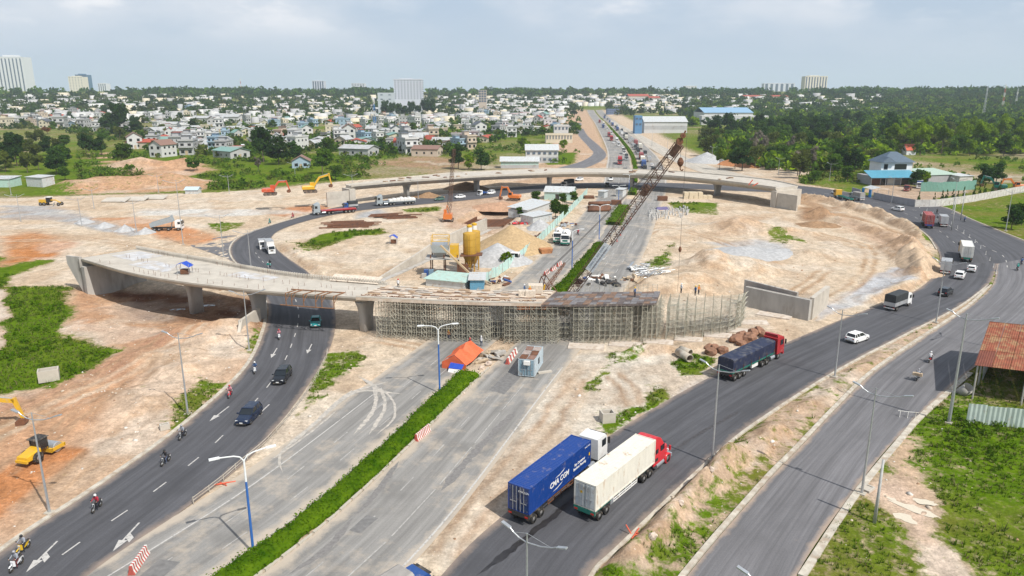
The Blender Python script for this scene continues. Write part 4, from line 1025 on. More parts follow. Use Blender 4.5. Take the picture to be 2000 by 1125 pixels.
 #vehicle parts; forward is +x
WM={}
def wheel(par,x,y,r,wd,rim=.58,n=14):
 k=(round(r,2),round(wd,2),rim)
 if k not in WM:
  a=MB();a.revolve([(r*rim,-wd/2),(r*.93,-wd/2),(r,-wd*.36),(r,wd*.36),(r*.93,wd/2),(r*rim,wd/2)],n,axis='y')
  b=MB();b.revolve([(.001,-wd*.30),(r*.25,-wd*.42),(r*.30,-wd*.30),(r*rim,-wd*.38),(r*rim,wd*.38),(r*.30,wd*.30),(r*.25,wd*.42),(.001,wd*.30)],n,axis='y')
  WM[k]=(a.mesh('tyre',M_rubber,True),b.mesh('rim',M_rim,True))
 w_=mk('wheel',WM[k][0],par);w_.location=(x,y,r);mk('rim',WM[k][1],w_);return w_
def quadbox(par,name,a,b,mt):
 m_=MB();m_.box2(a,b);return m_.build(name,mt,par)
def car(label,pt,style='suv',group=None,cat='car'):
 t=thing('car',label,cat,group=group)
 if style=='sedan':S=[(-2.25,.42,.86,.76),(-2.15,.3,.98,.86),(-1.3,.24,1.0,.89),(0,.22,.97,.89),(.9,.24,.95,.89),(1.8,.28,.80,.87),(2.2,.38,.62,.76)];gb=(-1.85,.95,.95,.80);rf=(-1.1,.15,1.42,.62)
 elif style=='hatch':S=[(-1.9,.42,.98,.74),(-1.82,.3,1.02,.83),(-1.1,.24,1.02,.86),(0,.22,1.0,.86),(.8,.24,.97,.86),(1.55,.28,.85,.83),(1.9,.38,.65,.72)];gb=(-1.8,.95,.97,.78);rf=(-1.45,.15,1.5,.63)
 else:S=[(-2.3,.48,1.0,.80),(-2.2,.34,1.1,.90),(-1.2,.28,1.12,.93),(0,.26,1.1,.93),(1.0,.28,1.06,.93),(1.9,.34,.94,.90),(2.27,.45,.74,.80)];gb=(-2.12,.98,1.08,.84);rf=(-1.8,.2,1.68,.68)
 m_=MB();m_.loft([[(x,-h,z0),(x,-h,z1-.2),(x,-h+.05,z1-.08),(x,-h+.18,z1),(x,h-.18,z1),(x,h-.05,z1-.08),(x,h,z1-.2),(x,h,z0)]for x,z0,z1,h in S]);m_.build('body',pt,t,False)
 b0,b1,zb,hb=gb;r0,r1,zr,hr=rf;m_=MB()
 m_.loft([[(b0,-hb,zb),(b1,-hb,zb),(b1,hb,zb),(b0,hb,zb)],[(r0,-hr,zr-.05),(r1,-hr,zr-.05),(r1,hr,zr-.05),(r0,hr,zr-.05)]]);m_.build('windows',M_glass,t)
 m_=MB();m_.loft([[(r0-.12,-hr-.03,zr-.06),(r1+.12,-hr-.03,zr-.06),(r1+.12,hr+.03,zr-.06),(r0-.12,hr+.03,zr-.06)],[(r0,-hr+.06,zr),(r1-.05,-hr+.06,zr),(r1-.05,hr-.06,zr),(r0,hr-.06,zr)]]);rr=m_.build('roof',pt,t)
 m_=MB()
 for s in(-1,1):
  for xb,xr in((b0,r0),(b1,r1),((b0+b1)/2-.1,(r0+r1)/2),(b0*.62+b1*.38-.35,r0+.25)):
   m_.cyl((xb,s*(hb+.005),zb),(xr,s*(hr+.012),zr-.04),.055,n=4)
 m_.build('pillar',pt,t,kind='stuff')
 L0,L1=S[0][0],S[-1][0];hw=S[3][3];zc=S[-1][2]
 for s in(-1,1):
  quadbox(t,'headlight',(L1-.26,s*.48,zc-.1),(L1-.04,s*.76,zc+.07),M_lampw)
  quadbox(t,'tail_light',(L0-.012,s*.52,S[0][2]-.2),(L0+.1,s*.78,S[0][2]-.02),M_lampr)
  quadbox(t,'mirror',(b1-.25,s*(hw+.02),zb+.02),(b1-.05,s*(hw+.2),zb+.17),pt)
 quadbox(t,'front_bumper',(L1-.1,-.6,.28),(L1+.05,.6,.44),M_chassis);quadbox(t,'rear_bumper',(L0-.06,-.65,.32),(L0+.08,.65,.5),M_chassis)
 quadbox(t,'number_plate',(L1+.04,-.2,.46),(L1+.06,.2,.6),M_plate);quadbox(t,'number_plate',(L0-.075,-.25,.6),(L0-.02,.25,.75),M_plate)
 wx=(L1-.82,L0+.78)
 for x in wx:
  for s in(-1,1):wheel(t,x,s*(hw-.1),.34 if style=='suv' else .31,.22,.66)
 return t
def cab_over(t,x0,wd,l,z0,h,pt,trim=None,faring=0.0):
 y=wd/2;x1=x0+l;sl=.16*h/2
 prof=[(x0,z0),(x1,z0),(x1+.02,z0+h*.42),(x1-sl,z0+h*.88),(x1-sl-.25,z0+h),(x0+.1,z0+h),(x0,z0+h-.1)]
 m_=MB();e=.07
 m_.loft([[(a,-y,c)if 0 else(a,-y+e*(1 if c>z0+h*.9 else 0),c)for a,c in prof],[(a,y-e*(1 if c>z0+h*.9 else 0),c)for a,c in prof]]);cab=m_.build('cab',pt,t)
 m_=MB();zz0,zz1=z0+h*.46,z0+h*.86
 fx=lambda z:x1+.02-(sl+.02)*(z-z0-h*.42)/(h*.46)
 m_.loft([[(fx(zz0)-.03,-y+.12,zz0),(fx(zz0)+.03,-y+.12,zz0),(fx(zz0)+.03,y-.12,zz0),(fx(zz0)-.03,y-.12,zz0)],[(fx(zz1)-.03,-y+.17,zz1),(fx(zz1)+.03,-y+.17,zz1),(fx(zz1)+.03,y-.17,zz1),(fx(zz1)-.03,y-.17,zz1)]]);m_.build('windscreen',M_glass,cab)
 for s in(-1,1):
  quadbox(cab,'side_window',(x0+l*.42,s*(y-.02),z0+h*.5),(x1-sl-.18,s*(y+.012),z0+h*.83),M_glass)
  quadbox(cab,'mirror',(x1-.05,s*(y+.05),z0+h*.5),(x1+.1,s*(y+.28),z0+h*.8),M_chassis)
  quadbox(cab,'headlight',(x1-.02,s*(y-.55),z0+.12),(x1+.06,s*(y-.12),z0+.32),M_lampw)
 quadbox(cab,'grille',(x1-.02,-y+.5,z0+h*.14),(x1+.045,y-.5,z0+h*.36),trim or M_chassis)
 quadbox(cab,'bumper',(x1-.3,-y,z0-.35),(x1+.1,y,z0+.02),trim or pt);quadbox(cab,'visor',(x1-sl-.1,-y+.15,z0+h*.89),(x1-sl+.22,y-.15,z0+h*.93),M_chassis)
 if faring:
  m_=MB();m_.loft([[(x0+.1,-y+.1,z0+h),(x1-.5,-y+.15,z0+h),(x1-.5,y-.15,z0+h),(x0+.1,y-.1,z0+h)],[(x0+.1,-y+.2,z0+h+faring),(x0+.6,-y+.25,z0+h+faring),(x0+.6,y-.25,z0+h+faring),(x0+.1,y-.2,z0+h+faring)]]);m_.build('wind_fairing',pt,cab)
 return cab
def container(t,x0,L_,W_,H_,z0,pt,door,rods=M_steel,name='container',pitch=.28):
 y=W_/2;m_=MB();n=int(L_/pitch);wave=[]
 for i in range(n):
  a=x0+.15+i*(L_-.3)/n;p=(L_-.3)/n;wave+=[(a,0),(a+p*.3,0),(a+p*.5,.045),(a+p*.8,.045)]
 wave.append((x0+L_-.15,0))
 for s in(-1,1):m_.loft([[(a,s*(y-.03-d),z0+.12),(a,s*(y-.03-d),z0+H_-.1)]for a,d in wave],closed=False,cap=False)
 m_.loft([[(a,-y+.05,z0+H_-.03-d*.7),(a,y-.05,z0+H_-.03-d*.7)]for a,d in wave],closed=False,cap=False)
 m_.loft([[(x0+L_-.06,-y+.05,z0+.1),(x0+L_-.06,y-.05,z0+.1)],[(x0+L_-.06,-y+.05,z0+H_-.05),(x0+L_-.06,y-.05,z0+H_-.05)]],closed=False,cap=False)
 m_.box2((x0+.05,-y+.05,z0+.05),(x0+L_-.08,y-.05,z0+.11));c=m_.build(name,pt,t)
 m_=MB()
 for s in(-1,1):
  for zz in(z0+.07,z0+H_-.06):m_.box2((x0,s*y-s*.12,zz-.07),(x0+L_,s*y,zz+.06))
  for xx in(x0,x0+L_-.14):m_.box2((xx,s*y-s*.16,z0),(xx+.14,s*y+s*.004,z0+H_+.004))
 for xx in(x0,x0+L_-.12):
  for zz in(z0+.07,z0+H_-.06):m_.box2((xx+.003,-y+.1,zz-.065),(xx+.12,y-.1,zz+.055))
 m_.build('corner_frame',pt,c)
 for s in(-1,1):
  m_=MB();m_.box2((x0+.02,s*.03,z0+.15),(x0+.09,s*(y-.15),z0+H_-.14))
  for k in range(4):
   zz=z0+.25+k*(H_-.45)/4;m_.box2((x0-.005,s*.18,zz),(x0+.02,s*.5,zz+(H_-.45)/4-.1));m_.box2((x0-.005,s*.66,zz),(x0+.02,s*(y-.22),zz+(H_-.45)/4-.1))
  d=m_.build('door',door,c)
  for yy in(.22,.62):
   m_=MB();m_.cyl((x0-.035,s*yy,z0+.12),(x0-.035,s*yy,z0+H_-.1),.03,n=6);m_.box2((x0-.06,s*yy-.04,z0+1.0),(x0-.02,s*yy+.3*s,z0+1.06));m_.build('lock_rod',rods,d)
 return c
def text(par,body,size,loc,rot,mt,name='lettering',ext=.008,bold=.0,shear=0.0):
 cu=bpy.data.curves.new('lettering','FONT');cu.body=body;cu.size=size;cu.align_x='CENTER';cu.align_y='CENTER';cu.extrude=ext;cu.offset=bold;cu.shear=shear;cu.resolution_u=3
 tmp=bpy.data.objects.new('lettering',cu);COL.objects.link(tmp);dg=bpy.context.evaluated_depsgraph_get();dg.update()
 me_=bpy.data.meshes.new_from_object(tmp.evaluated_get(dg));bpy.data.objects.remove(tmp);me_.materials.clear();me_.materials.append(mt)
 o=mk(name,me_,par);o.location=loc;o.rotation_euler=rot;return o
def trailer(t,x0,L_,W_,z,pt,axles,frame=M_chassis,tool=True,wheel_r=.5):
 m_=MB()
 for s in(-1,1):m_.box2((x0,s*.42,z-.42),(x0+L_,s*.58,z-.01))
 for k in range(9):xx=x0+.2+k*(L_-.5)/8;m_.box2((xx,-W_/2+.05,z-.2),(xx+.1,W_/2-.05,z-.015))
 m_.build('chassis',pt,t)
 quadbox(t,'rear_beam',(x0-.05,-W_/2,z-.45),(x0+.12,W_/2,z-.03),pt)
 for s in(-1,1):
  quadbox(t,'tail_light',(x0-.08,s*(W_/2-.45),z-.38),(x0-.04,s*(W_/2-.1),z-.22),M_lampr)
  quadbox(t,'mudguard',(x0+.25,s*(W_/2-.5),z-.16),(x0+axles[-1]+.75,s*(W_/2-.02),z-.1),pt)
  quadbox(t,'mud_flap',(x0+.28,s*(W_/2-.5),z-.8),(x0+.31,s*(W_/2-.05),z-.12),M_rubber)
 for a in axles:
  for s in(-1,1):wheel(t,x0+a,s*(W_/2-.27),wheel_r,.5)
def side_guard(t,xa,xb,y,za,zb,mt):
 m_=MB()
 for zz in(za,zb):m_.box2((xa,y-.03,zz-.05),(xb,y+.03,zz+.05))
 for k in range(5):xx=xa+(xb-xa)*k/4;m_.box2((xx-.04,y-.026,za),(xx+.04,y+.026,zb+.25))
 m_.build('side_guard',mt,t)
def tractor_over(t,xf,pt,z0=.95,h=2.35,faring=0.0,l=2.2,trim=None):
 m_=MB()
 for s in(-1,1):m_.box2((xf-6.4,s*.4,.75),(xf+.8,s*.55,1.02))
 m_.build('tractor_frame',M_chassis,t)
 cab_over(t,xf-.75,2.45,l,z0,h,pt,trim,faring)
 for x,y in((xf,1.0),(xf-3.7,.97),(xf-5.0,.97)):
  for s in(-1,1):wheel(t,x,s*y,.5,.32 if x==xf else .5)
 for s in(-1,1):
  m_=MB();m_.cyl((xf-2.6,s*.95,.75),(xf-1.3,s*.95,.75),.32,n=10);m_.build('fuel_tank',M_steel,t)
def tractor_conv(t,xf,pt):
 m_=MB()
 for s in(-1,1):m_.box2((xf-6.6,s*.4,.75),(xf+.6,s*.55,1.02))
 m_.build('tractor_frame',M_chassis,t)
 y=1.2;m_=MB()
 prof=[(xf-3.6,.95),(xf-.85,.95),(xf-.85,2.25),(xf-1.25,3.05),(xf-1.9,3.75),(xf-2.6,4.05),(xf-3.6,4.05)]
 m_.loft([[(a,-y+(.16 if c>3 else 0),c)for a,c in prof],[(a,y-(.16 if c>3 else 0),c)for a,c in prof]]);cab=m_.build('sleeper_cab',pt,t)
 m_=MB();m_.loft([[(xf-.86,-1.02,1.0),(xf-.86,1.02,1.0),(xf-.86,1.0,2.2),(xf-.86,.7,2.3),(xf-.86,-.7,2.3),(xf-.86,-1.0,2.2)],[(xf+.2,-.85,.9),(xf+.2,.85,.9),(xf+.2,.78,1.95),(xf+.2,.5,2.1),(xf+.2,-.5,2.1),(xf+.2,-.78,1.95)],[(xf+.95,-.62,.85),(xf+.95,.62,.85),(xf+.95,.55,1.55),(xf+.95,.4,1.72),(xf+.95,-.4,1.72),(xf+.95,-.55,1.55)]]);m_.build('bonnet',pt,t)
 m_=MB()
 for s in(-1,1):m_.revolve([(.5,-.2),(.66,-.18),(.66,.18),(.5,.2)],14,c=(xf,s*1.0,.5),axis='y')
 m_.build('wheel_arch',pt,t,True)
 m_=MB();m_.loft([[(xf-.87,-.95,2.3),(xf-.80,-.95,2.3),(xf-.80,.95,2.3),(xf-.87,.95,2.3)],[(xf-1.22,-.92,3.0),(xf-1.15,-.92,3.0),(xf-1.15,.92,3.0),(xf-1.22,.92,3.0)]]);m_.build('windscreen',M_glass,cab)
 for s in(-1,1):
  quadbox(cab,'side_window',(xf-2.0,s*(y-.03),2.2),(xf-1.15,s*(y+.012),2.85),M_glass);quadbox(cab,'sleeper_window',(xf-3.1,s*(y-.03),2.25),(xf-2.6,s*(y+.012),2.75),M_glass);quadbox(cab,'locker_door',(xf-3.2,s*(y-.03),1.35),(xf-2.6,s*(y+.010),1.7),M_chassis)
  m_=MB();m_.cyl((xf-.8,s*1.2,2.1),(xf-.6,s*1.55,2.2),.03,n=5);m_.box2((xf-.68,s*1.5,1.95),(xf-.55,s*1.7,2.5));m_.build('mirror',pt,cab)
  m_=MB();m_.cyl((xf-2.9,s*.98,.72),(xf-1.2,s*.98,.72),.33,n=12);m_.build('fuel_tank',M_steel,t);quadbox(t,'headlight',(xf+.55,s*.52,1.05),(xf+.8,s*.82,1.3),M_lampw)
 quadbox(t,'grille',(xf+.93,-.45,.95),(xf+.99,.45,1.6),M_steel);quadbox(t,'bumper',(xf+.75,-1.15,.4),(xf+1.05,1.15,.8),M_steel)
 for x,yy in((xf,1.0),(xf-4.3,.97),(xf-5.6,.97)):
  for s in(-1,1):wheel(t,x,s*yy,.5,.32 if x==xf else .5)
def place(o,rear_px,front_px,xr,half=0.0,z=.02):
 a,b=G(*rear_px),G(*front_px);d=b-a;an=math.atan2(d.y,d.x);c,s_=math.cos(an),math.sin(an)
 o.location=(a.x-(xr*c+half*s_),a.y-(xr*s_-half*c),z);o.rotation_euler=(0,0,an);return o
def at_px(o,px,toward,z=.02):
 a=G(*px);b=G(*toward);d=b-a;o.location=(a.x,a.y,z);o.rotation_euler=(0,0,math.atan2(d.y,d.x));return o
P_blue=paint('container_blue',(.008,.045,.22),.12);P_bluedoor=paint('container_blue_door',(.012,.04,.13),.3)
P_cream=mat('container_cream',(.66,.63,.55),.6,0,.06,2,dirt=(.36,.20,.09),dirt_amt=.12,dirt_scale=1.1,stretch=(1,1,.35));P_creamdoor=mat('container_cream_door',(.52,.54,.53),.6,0,.1,2,dirt=(.34,.22,.13),dirt_amt=.25)
P_red=paint('cab_red',(.55,.025,.035),.08);P_dred=paint('cab_dark_red',(.36,.02,.025),.1);P_whitec=paint('cab_white',(.74,.74,.73),.12);P_green=paint('trailer_green',(.012,.14,.105),.2)
P_maroon=paint('container_maroon',(.30,.055,.05),.25);P_yellow=paint('cab_yellow',(.58,.33,.03),.2);P_grey=paint('cab_grey',(.30,.34,.36),.2);P_navy=paint('cab_navy',(.02,.07,.24),.15)
P_black=paint('car_black',(.012,.014,.018),.08,.25);P_navyc=paint('car_dark_blue',(.012,.022,.05),.08,.25);P_white=paint('car_white',(.80,.80,.79),.08,.3);P_teal=paint('taxi_teal',(.02,.24,.25),.1);P_silver=paint('car_silver',(.45,.46,.47),.1,.3);P_dgreen=paint('car_green',(.05,.13,.10),.1,.3)
M_tarp=mat('tarpaulin_navy',(.018,.024,.055),.55,var=.25,scale=1.5,bump=.4,dirt=(.09,.09,.1),dirt_amt=.3);M_tarpg=mat('tarpaulin_dark',(.035,.038,.04),.6,var=.25,scale=1.5,bump=.4);M_canvas=mat('canvas_grey',(.30,.28,.26),.8,var=.15,scale=1.5,bump=.3)
M_alu=mat('aluminium_box',(.50,.51,.52),.45,.5,.1,1.5,dirt=(.35,.32,.28),dirt_amt=.3);M_sack=mat('white_sack',(.62,.61,.59),.8,var=.12,scale=2,bump=.4)
M_txt=mat('letter_white',(.78,.78,.78),.5,var=.03);M_yl=mat('sticker_yellow',(.75,.45,.02),.5)
#blue container truck
t1=thing('container_truck','blue container truck with white cab-over cab and white lettering','truck')
c1=container(t1,0,12.2,2.44,2.75,1.38,P_blue,P_bluedoor)
trailer(t1,0,11.8,2.4,1.37,M_chassis,(1.0,2.35));side_guard(t1,3.6,8.6,-1.1,.75,1.1,M_rust);tractor_over(t1,14.7,P_whitec,.95,2.5)
rs_=(R(90),0,0)
text(c1,'CMA CGM',.80,(5.6,-1.232,2.55),rs_,M_txt,bold=.02,shear=.1)
text(c1,'Eco Container',.38,(9.75,-1.232,2.7),rs_,M_txt,bold=.012);text(c1,'Bamboo Flooring',.38,(9.75,-1.232,2.25),rs_,M_txt,bold=.012)
text(c1,'CMAU 478213',.2,(11.4,-1.232,3.75),rs_,M_txt);text(c1,'CMA CGM',.26,(-.05,-.6,3.6),(R(90),0,R(-90)),M_txt)
for zz,x0_ in((3.18,5.8),(1.92,5.4)):
 m_=MB();m_.add([(x0_-1.2,-1.233,zz-.12),(x0_-.2,-1.233,zz-.02),(x0_+.9,-1.233,zz+.22),(x0_+.5,-1.233,zz+.02),(x0_-.3,-1.233,zz-.14)],[(0,1,2,3,4)]);m_.build('logo_stroke',M_txt,c1)
quadbox(c1,'warning_sticker',(11.75,-1.236,2.5),(11.98,-1.225,2.85),M_yl)
place(t1,(1044,1023),(1175,908),1.0,1.2,.03)
#cream container truck
t2=thing('container_truck','cream rust-streaked container truck with red long-nose cab and green trailer','truck')
c2=container(t2,0,12.2,2.44,2.75,1.38,P_cream,P_creamdoor)
trailer(t2,0,11.8,2.4,1.37,P_green,(1.0,2.35));side_guard(t2,3.6,8.4,-1.13,.78,1.05,M_white);tractor_conv(t2,15.6,P_red)
quadbox(t2,'tool_box',(3.0,-1.15,.7),(3.6,-.7,1.3),M_steel)
quadbox(c2,'warning_sticker',(-.02,.2,2.9),(.0,.5,3.15),M_yl)
place(t2,(1172,1017),(1303,905),1.0,1.2,.03)
#tarp trailer
t3=thing('tarpaulin_truck','long trailer under a dark navy tarpaulin with dark red cab','truck')
trailer(t3,0,12.6,2.45,1.35,M_chassis,(1.0,2.3,3.6));tractor_over(t3,14.0,P_dred,.95,2.6,.5,2.25)
quadbox(t3,'load_bed',(0,-1.24,1.355),(12.5,1.24,1.6),P_green)
m_=MB();m_.loft([[(x,-1.25,1.62),(x,-1.25+random.uniform(-.03,.03),3.3),(x,-1.1,3.45),(x,0,3.55+(.05 if k%2 else 0)),(x,1.1,3.45),(x,1.25,3.3),(x,1.25,1.62)]for k,x in enumerate([.05+12.3*i/14 for i in range(15)])]);m_.build('tarpaulin',M_tarp,t3)
for k in range(6):quadbox(t3,'side_post',(.6+k*2.3,-1.3,1.3),(.7+k*2.3,-1.26,2.1),M_rust)
quadbox(t3,'tool_box',(5.6,-1.2,.75),(7.4,-.9,1.2),M_white);text(t3.children[0],'9',.01,(0,0,0),rs_,M_txt)if 0 else None
place(t3,(1436,745),(1522,701),1.0,1.2,.03)
#rigid trucks
def rigid(label,cabm,body,kind='box',L_=5.2,name='box_truck',H_=2.3,small=False,group=None,tarp=None):
 t=thing(name,label,'truck',group=group);wb=2.15 if not small else 1.85;r=.42 if not small else .34;z=1.0 if not small else .8
 m_=MB()
 for s in(-1,1):m_.box2((0,s*.35,z-.3),(L_+1.6,s*.47,z-.02))
 m_.build('chassis',M_chassis,t)
 cab_over(t,L_+.1,wb-.1,1.75 if not small else 1.5,z-.3,1.95 if not small else 1.65,cabm)
 y=wb/2
 if kind=='box':
  m_=MB();m_.box2((0,-y,z),(L_,y,z+H_));bx_=m_.build('cargo_box',body,t)
  for s in(-1,1):
   quadbox(bx_,'door',(-.025,s*.03,z+.08),(-.002,s*(y-.06),z+H_-.08),body);quadbox(bx_,'hinge_rod',(-.05,s*.1,z+.1),(-.027,s*.14,z+H_-.1),M_steel)
  quadbox(bx_,'roof_rail',(0,-y-.02,z+H_-.1),(L_,y+.02,z+H_+.02),M_alu)
 elif kind=='canvas':
  m_=MB();m_.box2((0,-y,z),(L_,y,z+.75));m_.build('dropside_bed',M_alu,t)
  m_=MB();m_.loft([[(x,-y+.02,z+.752),(x,-y+.04,z+H_-.15),(x,-y+.3,z+H_),(x,y-.3,z+H_),(x,y-.04,z+H_-.15),(x,y-.02,z+.752)]for x in[.03+(L_-.06)*k/8 for k in range(9)]]);m_.build('canvas_cover',tarp or M_tarpg,t)
 elif kind=='flat':
  m_=MB();m_.box2((0,-y,z),(L_,y,z+.12))
  for s in(-1,1):m_.box2((0,s*y-.03,z+.1),(L_,s*y+.03,z+.5))
  m_.build('flat_bed',body,t)
 quadbox(t,'rear_bumper',(-.05,-y+.1,z-.5),(.06,y-.1,z-.32),M_white)
 for s in(-1,1):quadbox(t,'tail_light',(-.07,s*(y-.4),z-.3),(-.03,s*(y-.1),z-.15),M_lampr)
 for x in(1.1,L_+.85):
  for s in(-1,1):wheel(t,x,s*(y-.2),r,.4 if x<2 else .26)
 return t
t4=rigid('canvas-covered truck with pale dropside bed driving round the ring road',P_whitec,M_alu,'canvas',5.4,'canvas_truck',2.25);place(t4,(1750,608),(1770,600),1.1,.9,.03)
t5=rigid('grey box truck braking at the inner edge of the bend',P_yellow,M_alu,'box',4.6,H_=2.1);place(t5,(1845,537),(1850,513),0,0,.03)
t6=rigid('grey aluminium box truck beside the maroon container truck',P_whitec,M_alu,'box',5.4,H_=2.3);place(t6,(1843,444),(1828,424),0,0,.03)
t7=thing('container_truck','short white container truck with yellow cab in the bend','truck')
container(t7,0,8.8,2.44,2.7,1.3,paint('container_offwhite',(.66,.66,.62),.3),paint('container_offwhite_door',(.58,.58,.55),.3));trailer(t7,0,8.8,2.4,1.29,P_green,(1.0,2.3));tractor_over(t7,10.2,P_yellow,.95,2.4);place(t7,(1887,513),(1878,484),0,0,.03)
t8=thing('container_truck','maroon container truck on a dark blue trailer in the bend','truck')
container(t8,0,8.6,2.44,2.8,1.35,P_maroon,P_maroon);trailer(t8,0,8.4,2.4,1.34,P_navy,(1.0,2.3));tractor_over(t8,9.9,P_whitec,.95,2.3);place(t8,(1814,447),(1795,421),0,0,.03)
t9=thing('flatbed_truck','empty green skeletal trailer with yellow cab on the far bend','truck');trailer(t9,0,11.5,2.4,1.3,P_green,(1.0,2.3));tractor_over(t9,12.6,P_yellow,.95,2.3);place(t9,(1663,395),(1618,380),0,0,.03)
t10=rigid('small grey canvas truck behind the green skeletal trailer',P_grey,M_alu,'canvas',4.6,'canvas_truck',2.2,tarp=M_canvas);place(t10,(1684,393),(1660,388),0,0,.03)
#far ramp
t11=thing('flatbed_truck','long flatbed trailer with red deck and grey cab on the ramp','truck');trailer(t11,0,12.0,2.45,1.25,P_dred,(1.0,2.3,3.6));quadbox(t11,'load_bed',(0,-1.22,1.26),(12.0,1.22,1.5),P_dred);tractor_over(t11,13.2,P_grey,.95,2.6,.6);place(t11,(692,413),(628,418),0,1.2,.03)
t12=thing('flatbed_truck','flatbed truck stacked with white sacks and grey cab on the ramp','truck');trailer(t12,0,12.0,2.45,1.25,P_grey,(1.0,2.3,3.6));quadbox(t12,'load_bed',(0,-1.22,1.26),(12.0,1.22,1.45),P_grey);tractor_over(t12,13.2,P_grey,.95,2.6,.6)
for k in range(7):
 for j in range(2):
  m_=MB();x_=.6+k*1.45;yy=-.6+j*1.2;hh=random.uniform(1.0,1.35)*(.7 if k in(0,6)else 1)
  m_.loft([[(x_-.68,yy-.56,1.46),(x_+.68,yy-.56,1.46),(x_+.68,yy+.56,1.46),(x_-.68,yy+.56,1.46)],[(x_-.7,yy-.58,1.46+hh*.6),(x_+.7,yy-.58,1.46+hh*.6),(x_+.7,yy+.58,1.46+hh*.6),(x_-.7,yy+.58,1.46+hh*.6)],[(x_-.45,yy-.38,1.46+hh),(x_+.45,yy-.38,1.46+hh),(x_+.45,yy+.38,1.46+hh),(x_-.45,yy+.38,1.46+hh)]]);m_.build('sack',M_sack,t12)
place(t12,(808,397),(745,401),0,1.2,.03)
t13=rigid('white box truck coming round the ramp bend above the near viaduct',P_whitec,paint('box_white',(.62,.62,.61),.25),'box',4.6,small=True);place(t13,(524,488),(540,506),0,0,.03)
t14=rigid('small white van truck beside the white box truck',P_whitec,P_whitec,'box',2.6,small=True,H_=1.5);place(t14,(512,482),(517,493),0,0,.03)
t15=rigid('small blue pickup truck with dark canvas behind the red flatbed trailer',P_navy,M_alu,'canvas',3.6,'pickup_truck',1.9,True);place(t15,(698,406),(676,408),0,0,.03)
t16=rigid('white and dark canvas truck under the far viaduct',P_whitec,M_alu,'canvas',5.4,'canvas_truck',2.4);place(t16,(1118,364),(1094,368),0,0,.03)
t17=rigid('small white and blue pickup truck on the far ramp',P_whitec,P_navy,'flat',3.0,'pickup_truck',small=True);place(t17,(950,380),(930,383),0,0,.03)
t18=rigid('truck with blue cab and grey canvas entering from under the camera',P_navy,M_alu,'canvas',5.4,'canvas_truck',2.5,tarp=M_canvas);place(t18,(690,1255),(875,1130),0,0,.03)
#cars
def pcar(label,pt,st,rear,front,z=.03,**k):
 o=car(label,pt,st,**k);a,b=G(*rear),G(*front);m=(a+b)/2;d=b-a;o.location=(m.x,m.y,z);o.rotation_euler=(0,0,math.atan2(d.y,d.x));return o
pcar('black large car with roof rails driving down the ramp under the near viaduct',P_black,'suv',(562,728),(540,757))
pcar('dark blue rounded car on the ramp beside the lane arrows',P_navyc,'suv',(503,803),(470,836))
pcar('teal taxi in the shadow of the near viaduct',P_teal,'sedan',(618,624),(616,645))
pcar('white coupe-shaped car following the tarpaulin trailer on the ring road',P_white,'suv',(1655,672),(1692,660))
pcar('white car in the bend behind the grey box truck',P_white,'suv',(1869,550),(1879,536),group='white cars in the bend');pcar('white car on the outer lane of the bend',P_white,'hatch',(1893,538),(1901,522))
pcar('black car alone in the ring road bend',P_black,'suv',(1836,582),(1856,570))
pcar('white car on the far bend by the walled yard',P_white,'suv',(1766,414),(1740,409));pcar('small white car beside the yellow cab on the far bend',P_white,'suv',(1642,381),(1624,377))
pcar('dark green taxi under the far viaduct',P_dgreen,'hatch',(866,391),(850,392));pcar('white saloon car behind the lattice crane',P_white,'sedan',(908,386),(888,388));pcar('white van-like car on the far ramp',P_white,'suv',(966,378),(950,381));pcar('dark car in the shadow under the far viaduct',P_black,'suv',(1186,362),(1186,366))
pcar('white van beside the canvas truck under the far viaduct',P_white,'suv',(1138,352),(1124,354))
#queue on the distant highway
HP=[(p,HWYS[min(i+1,len(HWYS)-1)]-p)for i,p in enumerate(HWYS)]
def along(y,off):
 i=min(range(len(HWYS)-1),key=lambda i:abs(HWYS[i].y-y));t=(HWYS[i+1]-HWYS[i-1]).normalized();p=HWYS[i]+t*((y-HWYS[i].y)/t.y)+Vector((t.y,-t.x,0))*off
 return Vector((p.x,p.y,far_road_z(p.x,p.y)+.03)),math.atan2(t.y,t.x)
cols={'white':P_whitec,'blue':P_navy,'red':P_dred,'grey':P_grey,'green':P_green,'silver':M_alu,'maroon':P_maroon,'cream':P_cream}
far_group='traffic on the distant highway'
def q_rigid(y,off,away,cabc,bodyc,kind):
 o=copy_tree(PROTO[kind],None,{'cab_white':cols[cabc],'aluminium_box':cols[bodyc],'tarpaulin_dark':{'white':M_sack,'blue':P_navy,'green':P_green}.get(bodyc,M_tarpg)})
 p,a=along(y,off);put(o,p,a if away else a+math.pi)
 o['label']=('%s-bodied %s with %s cab in the queue on the distant highway'%(bodyc,{'box':'box truck','canvas':'canvas truck','semi':'container truck'}[kind],cabc))if away else('%s-bodied %s with %s cab coming down the distant highway'%(bodyc,{'box':'box truck','canvas':'canvas truck','semi':'container truck'}[kind],cabc))
 o['group']=far_group+' '+o['label'][:24];return o
PROTO={'box':rigid('white box truck',P_whitec,M_alu,'box',5.6),'canvas':rigid('x truck',P_whitec,M_alu,'canvas',6.2,'canvas_truck',2.6)}
sm=thing('container_truck','container truck','truck');container(sm,0,12.0,2.44,2.7,1.3,M_alu,M_alu,pitch=.6);trailer(sm,0,12,2.4,1.29,M_chassis,(1.0,2.3));tractor_over(sm,13.4,P_whitec,.95,2.4);PROTO['semi']=sm
